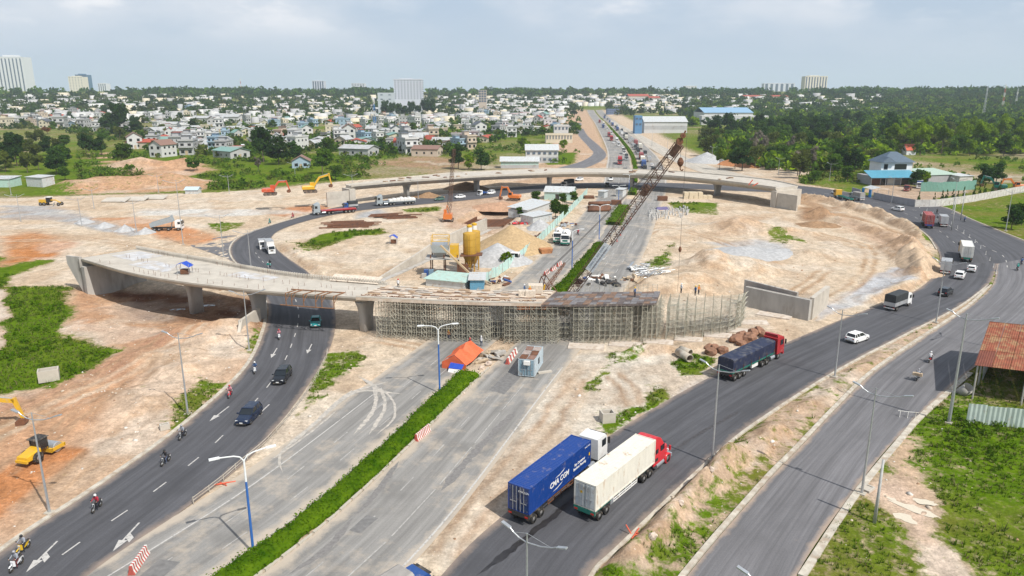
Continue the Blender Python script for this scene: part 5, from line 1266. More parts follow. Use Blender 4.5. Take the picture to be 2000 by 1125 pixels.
QUEUE=[(352,5.0,1,'grey','grey','canvas'),(375,8.8,1,'white','silver','canvas'),(385,4.6,1,'grey','silver','canvas'),(405,4.6,1,'blue','blue','semi'),(432,4.8,1,'white','cream','semi'),(460,4.8,1,'red','maroon','semi'),(485,8.2,1,'grey','silver','canvas'),(500,4.6,1,'grey','grey','canvas'),(516,4.5,1,'grey','silver','canvas'),(540,4.8,1,'white','grey','canvas'),(560,4.6,1,'white','silver','box'),(590,8.2,1,'white','maroon','semi'),(615,4.8,1,'grey','silver','box'),(640,8,1,'white','silver','box'),(660,4.6,1,'white','cream','semi'),(690,4.8,1,'grey','grey','canvas'),(715,8,1,'white','silver','canvas'),(735,4.8,1,'white','white','box'),(765,4.8,1,'blue','silver','box'),(795,8,1,'grey','grey','canvas'),(825,4.8,1,'white','blue','semi'),(865,4.8,1,'grey','silver','canvas'),(905,8,1,'white','grey','box'),(950,4.8,1,'blue','blue','semi'),(1000,5,1,'white','silver','box'),(1050,5,1,'blue','blue','box'),(1120,5,1,'grey','silver','canvas'),(1160,9,1,'white','silver','box'),(1220,5,1,'white','blue','semi'),(1290,9,1,'grey','silver','canvas'),(850,-6,0,'white','silver','box'),(900,-9,0,'blue','blue','semi'),(980,-6,0,'white','cream','semi'),(1060,-9,0,'red','maroon','semi'),(545,8.6,1,'white','cream','semi'),(445,9.0,1,'grey','silver','box'),(372,-5.5,0,'grey','silver','canvas'),(440,-8.5,0,'red','red','semi'),(462,-4.5,0,'grey','silver','canvas'),(510,-5,0,'white','grey','canvas'),(585,-6,0,'white','silver','box'),(640,-5,0,'white','white','box'),(660,-9,0,'red','red','semi'),(720,-9,0,'red','maroon','semi'),(760,-5,0,'white','silver','box')]
for q in QUEUE:q_rigid(*q)
for p_ in PROTO.values():
 for ch in list(p_.children_recursive):bpy.data.objects.remove(ch)
 bpy.data.objects.remove(p_)
for k,(y,off,aw,pt,st,cn_)in enumerate(((362,-10.8,0,P_navy,'suv','dark blue'),(388,-9.5,0,P_black,'hatch','black'),(560,-3.6,0,P_white,'suv','white'),(610,-8.6,0,P_white,'hatch','white'),(346,-11.5,0,P_white,'suv','white'),(505,8.3,1,P_silver,'suv','silver'),(420,9.4,1,P_white,'suv','white'))):
 o=car('%s car %s the distant highway'%(cn_,'queueing up' if aw else 'coming down'),pt,st,group='cars on the distant highway '+cn_+str(aw));p,a=along(y,off);put(o,p,a if aw else a+math.pi)
 #people
M_skin=mat('skin',(.42,.26,.18),.6,var=.05)
def figure(joints,edges,mats_of,root='pelvis'):
 names=list(joints);me_=bpy.data.meshes.new('body');me_.from_pydata([joints[n][0]for n in names],[(names.index(a),names.index(b))for a,b in edges],[])
 o=bpy.data.objects.new('body',me_);COL.objects.link(o);md=o.modifiers.new('s','SKIN');sv_=me_.skin_vertices[0].data
 for i,n in enumerate(names):
  r=joints[n][1];sv_[i].radius=(r,r)if not isinstance(r,tuple)else r;sv_[i].use_root=(n==root)
 su=o.modifiers.new('b','SUBSURF');su.levels=1;su.render_levels=1
 dg=bpy.context.evaluated_depsgraph_get();dg.update();res=bpy.data.meshes.new_from_object(o.evaluated_get(dg));bpy.data.objects.remove(o)
 res.materials.clear()
 for m in(PM_shirt[0],PM_trouser[0],M_skin):res.materials.append(m)
 for p in res.polygons:p.material_index=mats_of(p.center);p.use_smooth=True
 return res
PM_shirt=[mat('shirt_'+n,c,.8,var=.1)for n,c in(('black',(.025,.025,.03)),('red',(.35,.02,.04)),('white',(.65,.65,.66)),('grey',(.28,.30,.34)),('pink',(.5,.22,.26)),('blue',(.05,.10,.22)),('teal',(.02,.25,.22)),('orange',(.6,.2,.03)))]
PM_trouser=[mat('trousers_'+n,c,.8,var=.1)for n,c in(('dark',(.03,.03,.04)),('maroon',(.12,.03,.03)),('denim',(.07,.09,.15)))]
M_helm={n:mat('helmet_'+n,c,.25,var=.03,coat=.3)for n,c in(('white',(.75,.75,.75)),('black',(.02,.02,.02)),('red',(.5,.03,.03)),('grey',(.3,.3,.32)),('teal',(.02,.3,.25)),('yellow',(.7,.45,.03)))}
J={'pelvis':((-.22,0,.84),.15),'spine':((-.17,0,1.05),.145),'chest':((-.10,0,1.27),(.17,.14)),'neck':((-.05,0,1.44),.06),'head':((-.01,0,1.56),.10),'crown':((0,0,1.66),.085)}
E_=[('pelvis','spine'),('spine','chest'),('chest','neck'),('neck','head'),('head','crown')]
for s,n in((1,'l'),(-1,'r')):
 J.update({n+'sh':((-.08,s*.19,1.33),.07),n+'el':((.10,s*.29,1.10),.05),n+'wr':((.33,s*.29,1.06),.036),n+'ha':((.40,s*.28,1.05),.036),n+'hip':((-.18,s*.10,.80),.105),n+'kn':((.22,s*.19,.70),.075),n+'an':((.10,s*.20,.33),.05),n+'to':((.25,s*.21,.28),.045)})
 E_+=[('chest',n+'sh'),(n+'sh',n+'el'),(n+'el',n+'wr'),(n+'wr',n+'ha'),('pelvis',n+'hip'),(n+'hip',n+'kn'),(n+'kn',n+'an'),(n+'an',n+'to')]
rider_me=figure(J,E_,lambda c:2 if(c.z>1.44 or(c.x>.33 and c.z>.95))else(1 if c.z<.92 else 0))
hm=MB();hm.revolve([(.001,.15),(.06,.14),(.11,.10),(.135,.03),(.135,-.04),(.12,-.07)],12);helm_me=hm.mesh('helmet',M_helm['white'],True)
hm=MB();hm.loft([[(.10,-.10,.0),(.10,.10,.0),(.10,.10,.02),(.10,-.10,.02)],[(.20,-.07,-.02),(.20,.07,-.02),(.20,.07,.0),(.20,-.07,.0)]]);peak_me=hm.mesh('helmet_peak',M_chassis)
W_={}
for s,n in((1,'l'),(-1,'r')):
 W_.update({n+'sh':((0,s*.19,1.40),.07),n+'el':((.05,s*.27,1.13),.05),n+'wr':((.2,s*.25,.93),.036),n+'ha':((.24,s*.24,.86),.036),n+'hip':((0,s*.1,.86),.10),n+'kn':((.04,s*.12,.48),.07),n+'an':((-.02,s*.13,.09),.05),n+'to':((.14,s*.14,.05),.045)})
W_.update({'pelvis':((0,0,.93),.15),'spine':((0,0,1.12),.14),'chest':((0,0,1.34),(.17,.14)),'neck':((.01,0,1.50),.06),'head':((.03,0,1.62),.10),'crown':((.04,0,1.71),.085)})
stand_me=figure(W_,E_,lambda c:2 if(c.z>1.50 or(c.x>.17 and c.z<.95 and c.z>.7))else(1 if c.z<.95 else 0))
def person(me_,label,shirt,trouser,helmet,loc,rz,headpos,group=None):
 o=mk('person',me_);tag(o,label,'person',group)
 for i,m in((0,PM_shirt[shirt]),(1,PM_trouser[trouser])):o.material_slots[i].link='OBJECT';o.material_slots[i].material=m
 h=mk('helmet',helm_me,o);h.location=headpos;h.material_slots[0].link='OBJECT';h.material_slots[0].material=M_helm[helmet];pk=mk('helmet_peak',peak_me,h)
 o.location=loc;o.rotation_euler=(0,0,rz);return o
 #motorbike
def make_bike():
 t=thing('motorbike','motorbike','motorbike')
 for x in(-.62,.62):
  m_=MB();m_.revolve([(.20,-.045),(.26,-.06),(.29,-.03),(.30,0),(.29,.03),(.26,.06),(.20,.045)],16,axis='y');w_=m_.build('wheel',M_rubber,t,True);w_.location=(x,0,.30)
  m_=MB();m_.revolve([(.001,-.05),(.06,-.05),(.06,-.02),(.20,-.02),(.20,.02),(.06,.02),(.06,.05),(.001,.05)],12,axis='y');m_.build('rim',M_rim,w_,True)
 m_=MB();m_.loft([[(-.78,-.05,.72),(-.78,.05,.72),(-.78,.05,.80),(-.78,-.05,.80)],[(-.45,-.14,.50),(-.45,.14,.50),(-.45,.13,.78),(-.45,-.13,.78)],[(-.05,-.13,.42),(-.05,.13,.42),(-.05,.12,.68),(-.05,-.12,.68)],[(.22,-.10,.36),(.22,.10,.36),(.22,.09,.56),(.22,-.09,.56)]]);m_.build('body',paint('bike_body',(.02,.02,.024),.1),t)
 m_=MB();m_.loft([[(.30,-.20,.38),(.30,.20,.38),(.26,.17,.90),(.26,-.17,.90)],[(.46,-.10,.45),(.46,.10,.45),(.44,.12,1.0),(.44,-.12,1.0)]]);m_.build('front_fairing',MATS['bike_body'],t)
 m_=MB();m_.loft([[(-.80,-.08,.80),(-.80,.08,.80),(-.78,.06,.86),(-.78,-.06,.86)],[(-.35,-.14,.77),(-.35,.14,.77),(-.35,.12,.84),(-.35,-.12,.84)],[(.05,-.09,.70),(.05,.09,.70),(.05,.07,.76),(.05,-.07,.76)]]);m_.build('seat',M_chassis,t)
 m_=MB();m_.tube([(.28,-.36,1.02),(.36,-.15,1.0),(.38,0,.98),(.36,.15,1.0),(.28,.36,1.02)],.02,6);hb=m_.build('handlebar',M_chassis,t)
 for s in(-1,1):m_=MB();m_.cyl((.33,s*.25,1.0),(.30,s*.3,1.16),.012,n=4);m_.box((.30,s*.31,1.2),(.03,.13,.08));m_.build('mirror',M_chassis,hb)
 for s in(-1,1):m_=MB();m_.cyl((.62,s*.08,.30),(.42,s*.08,.85),.025,n=6);m_.build('fork',M_steel,t)
 m_=MB();m_.loft([[(.42,-.07,.58),(.42,.07,.58),(.42,.06,.61),(.42,-.06,.61)],[(.65,-.07,.63),(.65,.07,.63),(.65,.06,.66),(.65,-.06,.66)],[(.85,-.06,.54),(.85,.06,.54),(.85,.05,.57),(.85,-.05,.57)]]);m_.build('mudguard',MATS['bike_body'],t)
 quadbox(t,'headlight',(.44,-.09,.82),(.48,.09,.93),M_lampw);quadbox(t,'tail_light',(-.83,-.06,.74),(-.79,.06,.8),M_lampr);quadbox(t,'number_plate',(-.86,-.09,.55),(-.84,.09,.68),M_plate)
 m_=MB();m_.cyl((-.1,-.16,.30),(-.8,-.19,.42),.045,.055,8);m_.build('exhaust',M_steel,t)
 return t
bike0=make_bike();first_bike=[True]
BP={n:paint('bike_'+n,c,.1)for n,c in(('red',(.5,.02,.03)),('white',(.72,.72,.72)),('yellow',(.6,.38,.02)),('blue',(.03,.08,.25)),('teal',(.02,.25,.22)),('grey',(.2,.2,.22)))};BP['black']=MATS['bike_body']
def rider(px,toward,bc,shirt,trouser,helmet,where,z=.03):
 bk=copy_tree(bike0,None,{'bike_body':BP[bc]});at_px(bk,px,toward,z);bk['label']='%s motorbike %s'%(bc,where);bk['group']='motorbikes on the roads'
 sn=PM_shirt[shirt].name.split('_')[1]
 person(rider_me,'rider in %s, %s helmet, on %s motorbike %s'%(sn,helmet,bc,where),shirt,trouser,helmet,tuple(bk.location),bk.rotation_euler.z,(-.005,0,1.60),'motorbike riders');return bk
RIDERS=[((33,1110),(5,1135),'white',3,1,'grey','low on the ramp beside the yellow one'),((47,1078),(25,1097),'yellow',3,0,'black','low on the ramp beside the white one'),((190,996),(170,1015),'black',1,0,'white','between the lane arrows on the ramp'),((324,906),(300,925),'black',0,2,'black','beside the orange strip of soil'),((357,856),(335,876),'black',3,0,'grey','at the kerb by the grassy bank'),((450,775),(435,795),'red',4,0,'red','at the ramp kerb by the arrows'),((499,728),(490,745),'white',5,2,'white','at the kerb ahead of the black car'),((546,662),(541,680),'white',4,2,'red','just out of the viaduct shadow'),((1816,707),(1830,690),'red',2,0,'white','alone on the service road'),((1830,417),(1815,407),'black',0,0,'black','beside the maroon container truck'),((1884,433),(1868,420),'blue',5,0,'black','at the kerb of the wide bend'),((1995,516),(1988,505),'blue',5,0,'black','at the start of the wide bend'),((1987,528),(1980,516),'grey',6,0,'teal','following another into the wide bend'),((572,425),(555,430),'red',1,1,'red','on the far side of the ramp bend'),((527,437),(510,443),'teal',6,0,'teal','at the kerb of the ramp bend'),((528,521),(533,535),'teal',0,0,'black','about to pass under the viaduct'),((524,526),(529,540),'grey',6,0,'white','beside another about to pass the viaduct'),((1129,458),(1117,450),'red',1,0,'black','crossing the dusty yard')]
for r_ in RIDERS:rider(*r_)
lb=rider((1792,742),(1806,725),'black',3,0,'grey','loaded with goods on the service road')
m_=MB()
for k in range(5):m_.box((-.62+random.uniform(-.05,.05),-.5+k*.25,.98+random.uniform(0,.08)),(.5,.24,.34+random.uniform(0,.2)))
m_.build('goods_box',M_wood,lb,kind='stuff');quadbox(lb,'goods_rack',(-.95,-.62,.78),(-.35,.62,.82),M_steel)
for ch in list(bike0.children_recursive):bpy.data.objects.remove(ch)
bpy.data.objects.remove(bike0)
WK=[(1364,575,7,'yellow','standing at the open end of the scaffolding'),(1358,577,5,'yellow','standing beside another worker at the open scaffold end'),(1330,572,2,'white','bending near the crane hook on the plywood deck'),(1035,578,7,'yellow','among the rebar at the edge of the formwork deck'),(1024,574,5,'white','behind the timber stack on the formwork deck'),(778,563,2,'red','at the far edge of the formwork deck'),(1240,580,5,'yellow','on the dark plywood panels')]
for px,py,sh,hc,wh in WK:p=G(px,py,DZ-.2);person(stand_me,'worker in %s with %s helmet %s'%(PM_shirt[sh].name.split('_')[1],hc,wh),sh,0,hc,(p.x,p.y,DZ-.25),random.uniform(0,6),(.03,0,1.66),'workers on the viaduct')
for px,py,sh,hc,wh in((918,680,1,'red','in front of the scaffolding beside the orange tent'),(940,676,2,'white','in front of the scaffolding near the weeds'),(876,664,7,'yellow','at the foot of the scaffold towers')):p=G(px,py);person(stand_me,'worker in %s with %s helmet %s'%(PM_shirt[sh].name.split('_')[1],hc,wh),sh,2,hc,(p.x,p.y,max(0,TZ(p.x,p.y))),1,(.03,0,1.66),'workers on the ground')
#machines and things on the site
def loc_px(px,py,z=None):
 p=on_ground(px,py)if z is None else G(px,py,z);return p
def lattice(mb,a,b,w0,w1,n,r,up=Vector((0,0,1))):
 a,b=Vector(a),Vector(b);d=(b-a).normalized();s=d.cross(up).normalized();u=s.cross(d).normalized()
 prev=None
 for i in range(n+1):
  t=i/n;wd=w0+(w1-w0)*t
  if t<.10:wd=w0*(.35+6.5*t)
  c=a.lerp(b,t);ring=[c+s*wd*.5*x+u*wd*.5*y for x,y in((-1,-1),(1,-1),(1,1),(-1,1))]
  if prev:
   for k in range(4):
    mb.cyl(prev[k],ring[k],r,n=5,cap=False);j=(k+1)%4
    if i%2:mb.cyl(prev[k],ring[j],r*.6,n=4,cap=False)
    else:mb.cyl(prev[j],ring[k],r*.6,n=4,cap=False)
  for k in range(4):mb.cyl(ring[k],ring[(k+1)%4],r*.5,n=4,cap=False)if i%2==0 else None
  prev=ring
 return prev
M_boom=mat('boom_rusty_brown',(.13,.07,.048),.75,.1,.3,1.0,dirt=(.24,.16,.10),dirt_amt=.25)
M_orange=paint('machine_orange',(.60,.17,.03),.25);M_yel=paint('machine_yellow',(.62,.36,.02),.22);M_rope=mat('wire_rope',(.10,.09,.085),.6,.3)
M_track=mat('track_steel',(.07,.06,.055),.75,.2,.25,3,dirt=(.28,.2,.14),dirt_amt=.5,dirt_scale=2)
def tracks(t,L_,gauge,w_,h,name='track'):
 for s in(-1,1):
  m_=MB();prof=[]
  for k in range(10):a=math.pi/2+math.pi*k/9;prof.append((-L_/2+h/2+h/2*math.cos(a),h/2+h/2*math.sin(a)))
  for k in range(10):a=-math.pi/2+math.pi*k/9;prof.append((L_/2-h/2+h/2*math.cos(a),h/2+h/2*math.sin(a)))
  m_.prism_y(prof,s*gauge/2-w_/2,s*gauge/2+w_/2)
  for k in range(int(L_/.35)):x=-L_/2+h/2+k*.35;m_.box((x,s*gauge/2,h+.02),(.12,w_*1.02,.06))if x<L_/2-h/2 else None
  m_.build(name,M_track,t)
  #big lattice crane behind the near viaduct
foot=Vector((10.0,132.5,2.2));head=AT(1327,282,121.0)
cr_=thing('crawler_crane','tall crawler crane with rusty lattice boom leaning over the viaduct deck','crane',(foot.x-1.0,foot.y+.8,0));CO=-cr_.location
ba=math.atan2(head.y-foot.y,head.x-foot.x)
sub=bpy.data.objects.new('undercarriage',None)
m_=MB();lattice(m_,foot,head,1.55,1.3,46,.07);m_.v=[tuple(Vector(v)+CO)for v in m_.v];bo=m_.build('boom',M_boom,cr_)
d=(head-foot).normalized()
for t0_,t1_ in((.12,.15),(.71,.76),(.94,1.0)):
 a,b=foot.lerp(head,t0_),foot.lerp(head,t1_);q=d.to_track_quat('X','Z').to_matrix();m_=MB();m_.box((a+b)/2+CO,((b-a).length,1.2,.9),M=q);m_.build('boom_plate',M_boom,bo)
m_=MB();hd=head+d*1.0
for s in(-1,1):
 for o_,r_ in((0,.55),(.9,.42)):m_.revolve([(.1,-.06),(r_,-.05),(r_,.05),(.1,.06)],12,c=tuple(head+d*o_+Vector((0,0,.5+.2*o_))+CO+Vector((0,s*.25,0))),axis='y')
m_.tube([head+CO,head+d*1.6+Vector((0,0,.9))+CO],.14,6);m_.build('head_sheaves',M_rust,bo)
s_=d.cross(Vector((0,0,1))).normalized();u_=s_.cross(d).normalized()
bc=foot.lerp(head,.325);nb=Vector((0,-1,0));nb=(nb-d*nb.dot(d)).normalized()
bq=Matrix((d,nb.cross(d)*-1,nb)).transposed()if False else None
ydir=nb.cross(d).normalized();rot=Matrix((d,ydir,nb)).transposed()
if ydir.z<0:rot=Matrix((-d,-ydir,nb)).transposed()
m_=MB();m_.box(bc+nb*1.02+CO,(6.4,1.5,.04),M=rot);bn=m_.build('banner',mat('banner_white',(.70,.75,.78),.6),bo)
for k,tx in enumerate(('CONG TY XAY DUNG','CHO THUE XE CAU')):
 o=text(bo,tx,.52,(0,0,0),(0,0,0),mat('banner_letter',(.18,.22,.30),.6));o.rotation_euler=rot.to_euler();o.location=bc+nb*1.05+CO+rot@Vector((0,.32-.64*k,0))
hq=Matrix.Rotation(ba,4,'Z')
def loc_build(m_,name,mt,par):m_.v=[tuple(hq@Vector(v))for v in m_.v];return m_.build(name,mt,par)
m_=MB();m_.box((-2.2,0,2.3),(5.2,2.9,1.9));loc_build(m_,'machine_house',M_orange,cr_)
m_=MB();m_.box((-5.2,0,2.1),(1.2,3.1,1.6));loc_build(m_,'counterweight',M_chassis,cr_)
m_=MB();m_.box((.8,1.2,2.4),(1.4,1.0,1.8));cb_=loc_build(m_,'cab',M_orange,cr_);m_=MB();m_.box((1.52,1.2,2.7),(.06,.85,1.0));loc_build(m_,'windscreen',M_glass,cb_)
m_=MB()
for s in(-1,1):m_.tube([(-1.0,s*1.0,3.2),(-3.6,s*.8,6.4),(-4.6,s*1.0,3.2)],.1,6)
m_.cyl((-3.6,-.8,6.4),(-3.6,.8,6.4),.12,n=6);loc_build(m_,'gantry',M_boom,cr_)
for s in(-1,1):
 m_=MB();m_.prism_y([(-3.2,.0),(2.8,.0),(3.1,.5),(2.8,1.0),(-3.2,1.0),(-3.5,.5)],s*2.0-.4,s*2.0+.4);loc_build(m_,'track',M_track,cr_)
gtop=hq@Vector((-3.6,0,6.4));m_=MB()
for s in(-1,1):m_.cyl(gtop+Vector((0,s*.4,0)),head+CO+Vector((0,s*.4,.4))-d*1.0,.05,n=4)
m_.build('pendant_rope',M_rope,cr_,kind='stuff')
hk=AT(1329,318,head.y);m_=MB();m_.tube([head+d*.6+Vector((-.1,0,0))+CO,hk+CO+Vector((0,0,.8))],.035,4);m_.build('hoist_rope',M_rope,cr_)
m_=MB();m_.revolve([(.001,.9),(.25,.8),(.55,.2),(.5,-.2),(.2,-.6),(.001,-.7)],10,c=tuple(hk+CO));m_.tube([hk+CO+Vector((0,0,-.7)),hk+CO+Vector((.05,0,-1.1)),hk+CO+Vector((.35,0,-1.3)),hk+CO+Vector((.5,0,-1.0))],.09,6);m_.build('hook_block',M_rust,cr_)
wp=head+d*1.6+Vector((.25,0,.6));wz=AT(1329,487,wp.y).z;m_=MB();m_.cyl(wp+CO,Vector((wp.x,wp.y,wz))+CO,.03,n=4);m_.build('whip_rope',M_rope,cr_)
m_=MB();m_.revolve([(.001,.55),(.18,.4),(.28,0),(.18,-.4),(.001,-.5)],10,c=tuple(Vector((wp.x,wp.y,wz))+CO));m_.build('headache_ball',M_rust,cr_)
m_=MB();m_.cyl(Vector((wp.x,wp.y,wz-.5))+CO,Vector((wp.x,wp.y,DZ+.2))+CO,.025,n=4);m_.build('sling',M_rope,cr_)
#small crane with orange foot behind the deck
a=AT(1064,556,131);b=AT(1103,514,140);p0=Vector((a.x-2,a.y+.5,0));ms=thing('mobile_crane','small orange mobile crane with thin lattice jib behind the formwork deck','crane',p0);MO=-p0
m_=MB();lattice(m_,a+Vector((0,0,-1.2)),b,.7,.3,16,.05);m_.v=[tuple(Vector(v)+MO)for v in m_.v];m_.build('jib',M_rust,ms)
m_=MB();m_.box((0,0,1.7),(6.5,2.4,1.0));m_.build('carrier',M_orange,ms);m_=MB();m_.box((1.2,0,3.2),(2.6,2.2,1.9));m_.build('crane_cab',M_orange,ms)
m_=MB();m_.cyl((1.6,-.3,4.1),tuple(a+MO),.25,.15,8);m_.build('mast',M_yel,ms)
for x in(-2.2,0,2.2):
 for s in(-1,1):wheel(ms,x,s*1.05,.5,.35)
m_=MB();m_.cyl(tuple(b+MO),tuple(AT(1160,470,160)+MO),.03,n=4);m_.build('stay_rope',M_rope,ms)
#orange lattice crane in the excavation
p0=loc_px(875,432);oc=thing('crawler_crane','orange crawler crane with upright thin lattice boom at the excavation','crane',p0,R(90));oc.location.z=max(0,p0.z)
tracks(oc,4.2,2.8,.7,.8);m_=MB();m_.box((0,0,1.7),(3.8,2.8,1.6));m_.build('machine_house',M_orange,oc);m_=MB();m_.box((1.2,.9,3.0),(1.5,.9,1.3));m_.build('cab',M_orange,oc);m_=MB();m_.box((1.97,.9,3.1),(.04,.75,.9));m_.build('windscreen',M_glass,oc)
m_=MB();m_.tube([(-1.4,-.8,2.5),(-1.9,0,5.6),(-1.4,.8,2.5)],.09,5);m_.build('gantry',M_orange,oc)
tp=top_h_px(oc.location,(886,292));m_=MB();lattice(m_,(1.2,-.2,2.0),(2.6,-2.2,tp),1.1,.7,26,.06);m_.build('boom',M_boom,oc);m_=MB();m_.cyl((-1.9,0,5.6),(2.6,-2.2,tp),.035,n=4);m_.build('pendant_rope',M_rope,oc)
#excavators
def excavator(label,px,rz,pt,pose,sc=1.0,z=None):
 p=loc_px(*px)if z is None else G(*px,z);t=thing('excavator',label,'excavator',p,rz);t.scale=(sc,)*3
 tracks(t,4.2,2.5,.6,.85)
 m_=MB();m_.loft([[(-2.4,-1.35,1.1),(1.4,-1.35,1.1),(1.4,1.35,1.1),(-2.4,1.35,1.1)],[(-2.5,-1.35,1.9),(1.3,-1.35,2.0),(1.3,1.35,2.0),(-2.5,1.35,1.9)],[(-2.2,-1.2,2.2),(.2,-1.2,2.25),(.2,1.2,2.25),(-2.2,1.2,2.2)]]);m_.build('engine_house',pt,t)
 m_=MB();m_.prism_y([(.1,1.3),(1.6,1.3),(1.7,2.1),(1.35,3.1),(.1,3.1)],.35,1.3);c=m_.build('cab',pt,t)
 quadbox(c,'side_window',(.25,1.29,2.0),(1.4,1.315,2.95),M_glass);m_=MB();m_.prism_y([(1.58,1.95),(1.74,2.1),(1.40,3.0),(1.3,3.0)],.45,1.2);m_.build('windscreen',M_glass,c)
 b0,b1,b2,st,bk=pose
 def limb(name,pts,w0,w1,mt):
  m_=MB();secs=[]
  for i,(x,z_)in enumerate(pts):
   q=pts[min(i+1,len(pts)-1)];r_=pts[max(i-1,0)];dx_,dz_=q[0]-r_[0],q[1]-r_[1];L_=math.hypot(dx_,dz_);nx_,nz_=-dz_/L_,dx_/L_;ww=w0+(w1-w0)*i/(len(pts)-1)
   secs.append([(x+nx_*ww,-.22-.3,z_+nz_*ww),(x+nx_*ww,.22-.3,z_+nz_*ww),(x-nx_*ww,.22-.3,z_-nz_*ww),(x-nx_*ww,-.22-.3,z_-nz_*ww)])
  m_.loft(secs);return m_.build(name,mt,t)
 limb('boom',[b0,b1,b2],.32,.28,pt);limb('stick',[(b2[0]-(st[0]-b2[0])*.15,b2[1]-(st[1]-b2[1])*.15),b2,st],.3,.18,pt)
 m_=MB();m_.cyl((b0[0]+.6,-.3,b0[1]-.1),((b1[0]+b0[0])/2+.3,-.3,(b1[1]+b0[1])/2),.1,n=6);m_.cyl((b1[0],-.3,b1[1]+.35),(b2[0]-.2,-.3,b2[1]+.35),.08,n=6);m_.build('hydraulic_ram',M_steel,t,kind='stuff')
 m_=MB();x,z_=st;m_.prism_y([(x-.1,z_+.15),(x+.25,z_),(x+.2+bk,z_-.6),(x-.3+bk,z_-1.0),(x-.95+bk*.5,z_-.85),(x-.9,z_-.3)],-.9,.3);m_.build('bucket',M_rust,t)
 return t
excavator('yellow excavator reaching over the spoil bank beside the road roller',(-42,834),R(12),M_yel,((.9,1.7),(2.6,3.9),(5.0,3.5),(5.7,.9),.2),.92)
excavator('red excavator parked on the far embankment',(528,381),R(15),paint('machine_red',(.50,.08,.03),.3),((.9,1.7),(2.8,4.2),(5.2,4.2),(6.0,1.6),.2),1.1,5.4)
excavator('yellow excavator on the far embankment above the concrete abutment',(606,376),R(20),M_yel,((.9,1.7),(3.0,4.6),(6.0,5.4),(6.6,2.4),.2),1.15,5.4)
excavator('orange excavator digging by the site shed',(1003,392),R(160),M_orange,((.9,1.7),(2.4,4.6),(4.4,4.4),(5.2,1.2),.2),1.1)
excavator('pale green excavator in the scrap yard behind the wall',(1950,372),R(150),P_green,((.9,1.7),(2.8,4.2),(5.0,4.6),(5.6,2.0),.2),1.2)
excavator('orange excavator in the scrap yard behind the wall',(1988,372),R(170),M_orange,((.9,1.7),(2.8,4.0),(5.0,3.8),(5.8,1.5),.2),1.2)
#road roller
p=loc_px(80,893);rl_=thing('road_roller','yellow road roller with black cab on the orange strip of soil','roller',p,heading((60,900),(130,862)));rl_.scale=(.8,)*3
m_=MB();m_.loft([[(-2.9,-.95,.75),(-.6,-.95,.75),(-.6,.95,.75),(-2.9,.95,.75)],[(-2.85,-.9,1.35),(-.6,-.95,1.75),(-.6,.95,1.75),(-2.85,.9,1.35)],[(-2.5,-.7,1.5),(-.6,-.8,1.95),(-.6,.8,1.95),(-2.5,.7,1.5)]]);m_.build('engine_hood',M_yel,rl_)
quadbox(rl_,'rear_bumper',(-3.1,-1.0,.6),(-2.85,1.0,.95),M_yel)
m_=MB();m_.box((0.05,0,2.2),(1.25,1.6,1.5));cb_=m_.build('cab',M_glass,rl_)
for x in(-.6,.7):
 for s in(-1,1):quadbox(cb_,'pillar',(x-.06,s*.74,1.2),(x+.06,s*.86,3.0),M_chassis)
m_=MB();m_.loft([[(-1.0,-.95,2.98),(1.0,-.95,2.98),(1.0,.95,2.98),(-1.0,.95,2.98)],[(-.9,-.85,3.14),(.9,-.85,3.14),(.9,.85,3.14),(-.9,.85,3.14)]]);m_.build('roof',M_chassis,cb_);quadbox(cb_,'front_sill',(.62,-.85,1.2),(.74,.85,1.5),M_yel)
for s in(-1,1):wheel(rl_,-1.3,s*1.0,.78,.55,.5)
m_=MB();m_.revolve([(.001,-1.05),(.70,-1.05),(.78,-1.0),(.78,1.0),(.70,1.05),(.001,1.05)],20,c=(2.0,0,.78),axis='y');m_.build('drum',M_steel,rl_,False)
m_=MB()
for s in(-1,1):m_.box2((.7,s*1.1,.55),(3.1,s*1.28,1.05))
m_.box2((.68,-1.28,.5),(.98,1.28,1.1));m_.box2((2.9,-1.28,.6),(3.12,1.28,1.0));m_.build('drum_yoke',M_yel,rl_)
#grader
p=loc_px(100,401);g_=thing('motor_grader','yellow motor grader with pale canopy on the gravel','grader',p,R(-5));m_=MB();m_.box2((-4,-.9,1.0),(-1.2,.9,2.2));m_.build('engine_hood',M_yel,g_)
m_=MB();m_.tube([(-1.2,0,1.9),(2.0,0,2.0),(3.8,0,1.1)],.22,6);m_.build('front_beam',M_yel,g_);m_=MB();m_.box2((-1.2,-.8,1.2),(.2,.8,3.0));m_.build('cab',M_glass,g_);quadbox(g_,'canopy',(-1.5,-1.1,3.02),(.5,1.1,3.15),M_white);m_=MB();m_.box((1.2,0,.6),(.15,3.6,.7),.5);m_.build('blade',M_steel,g_)
for x in(-3.4,-2.0,3.6):
 for s in(-1,1):wheel(g_,x,s*.95,.62,.4)
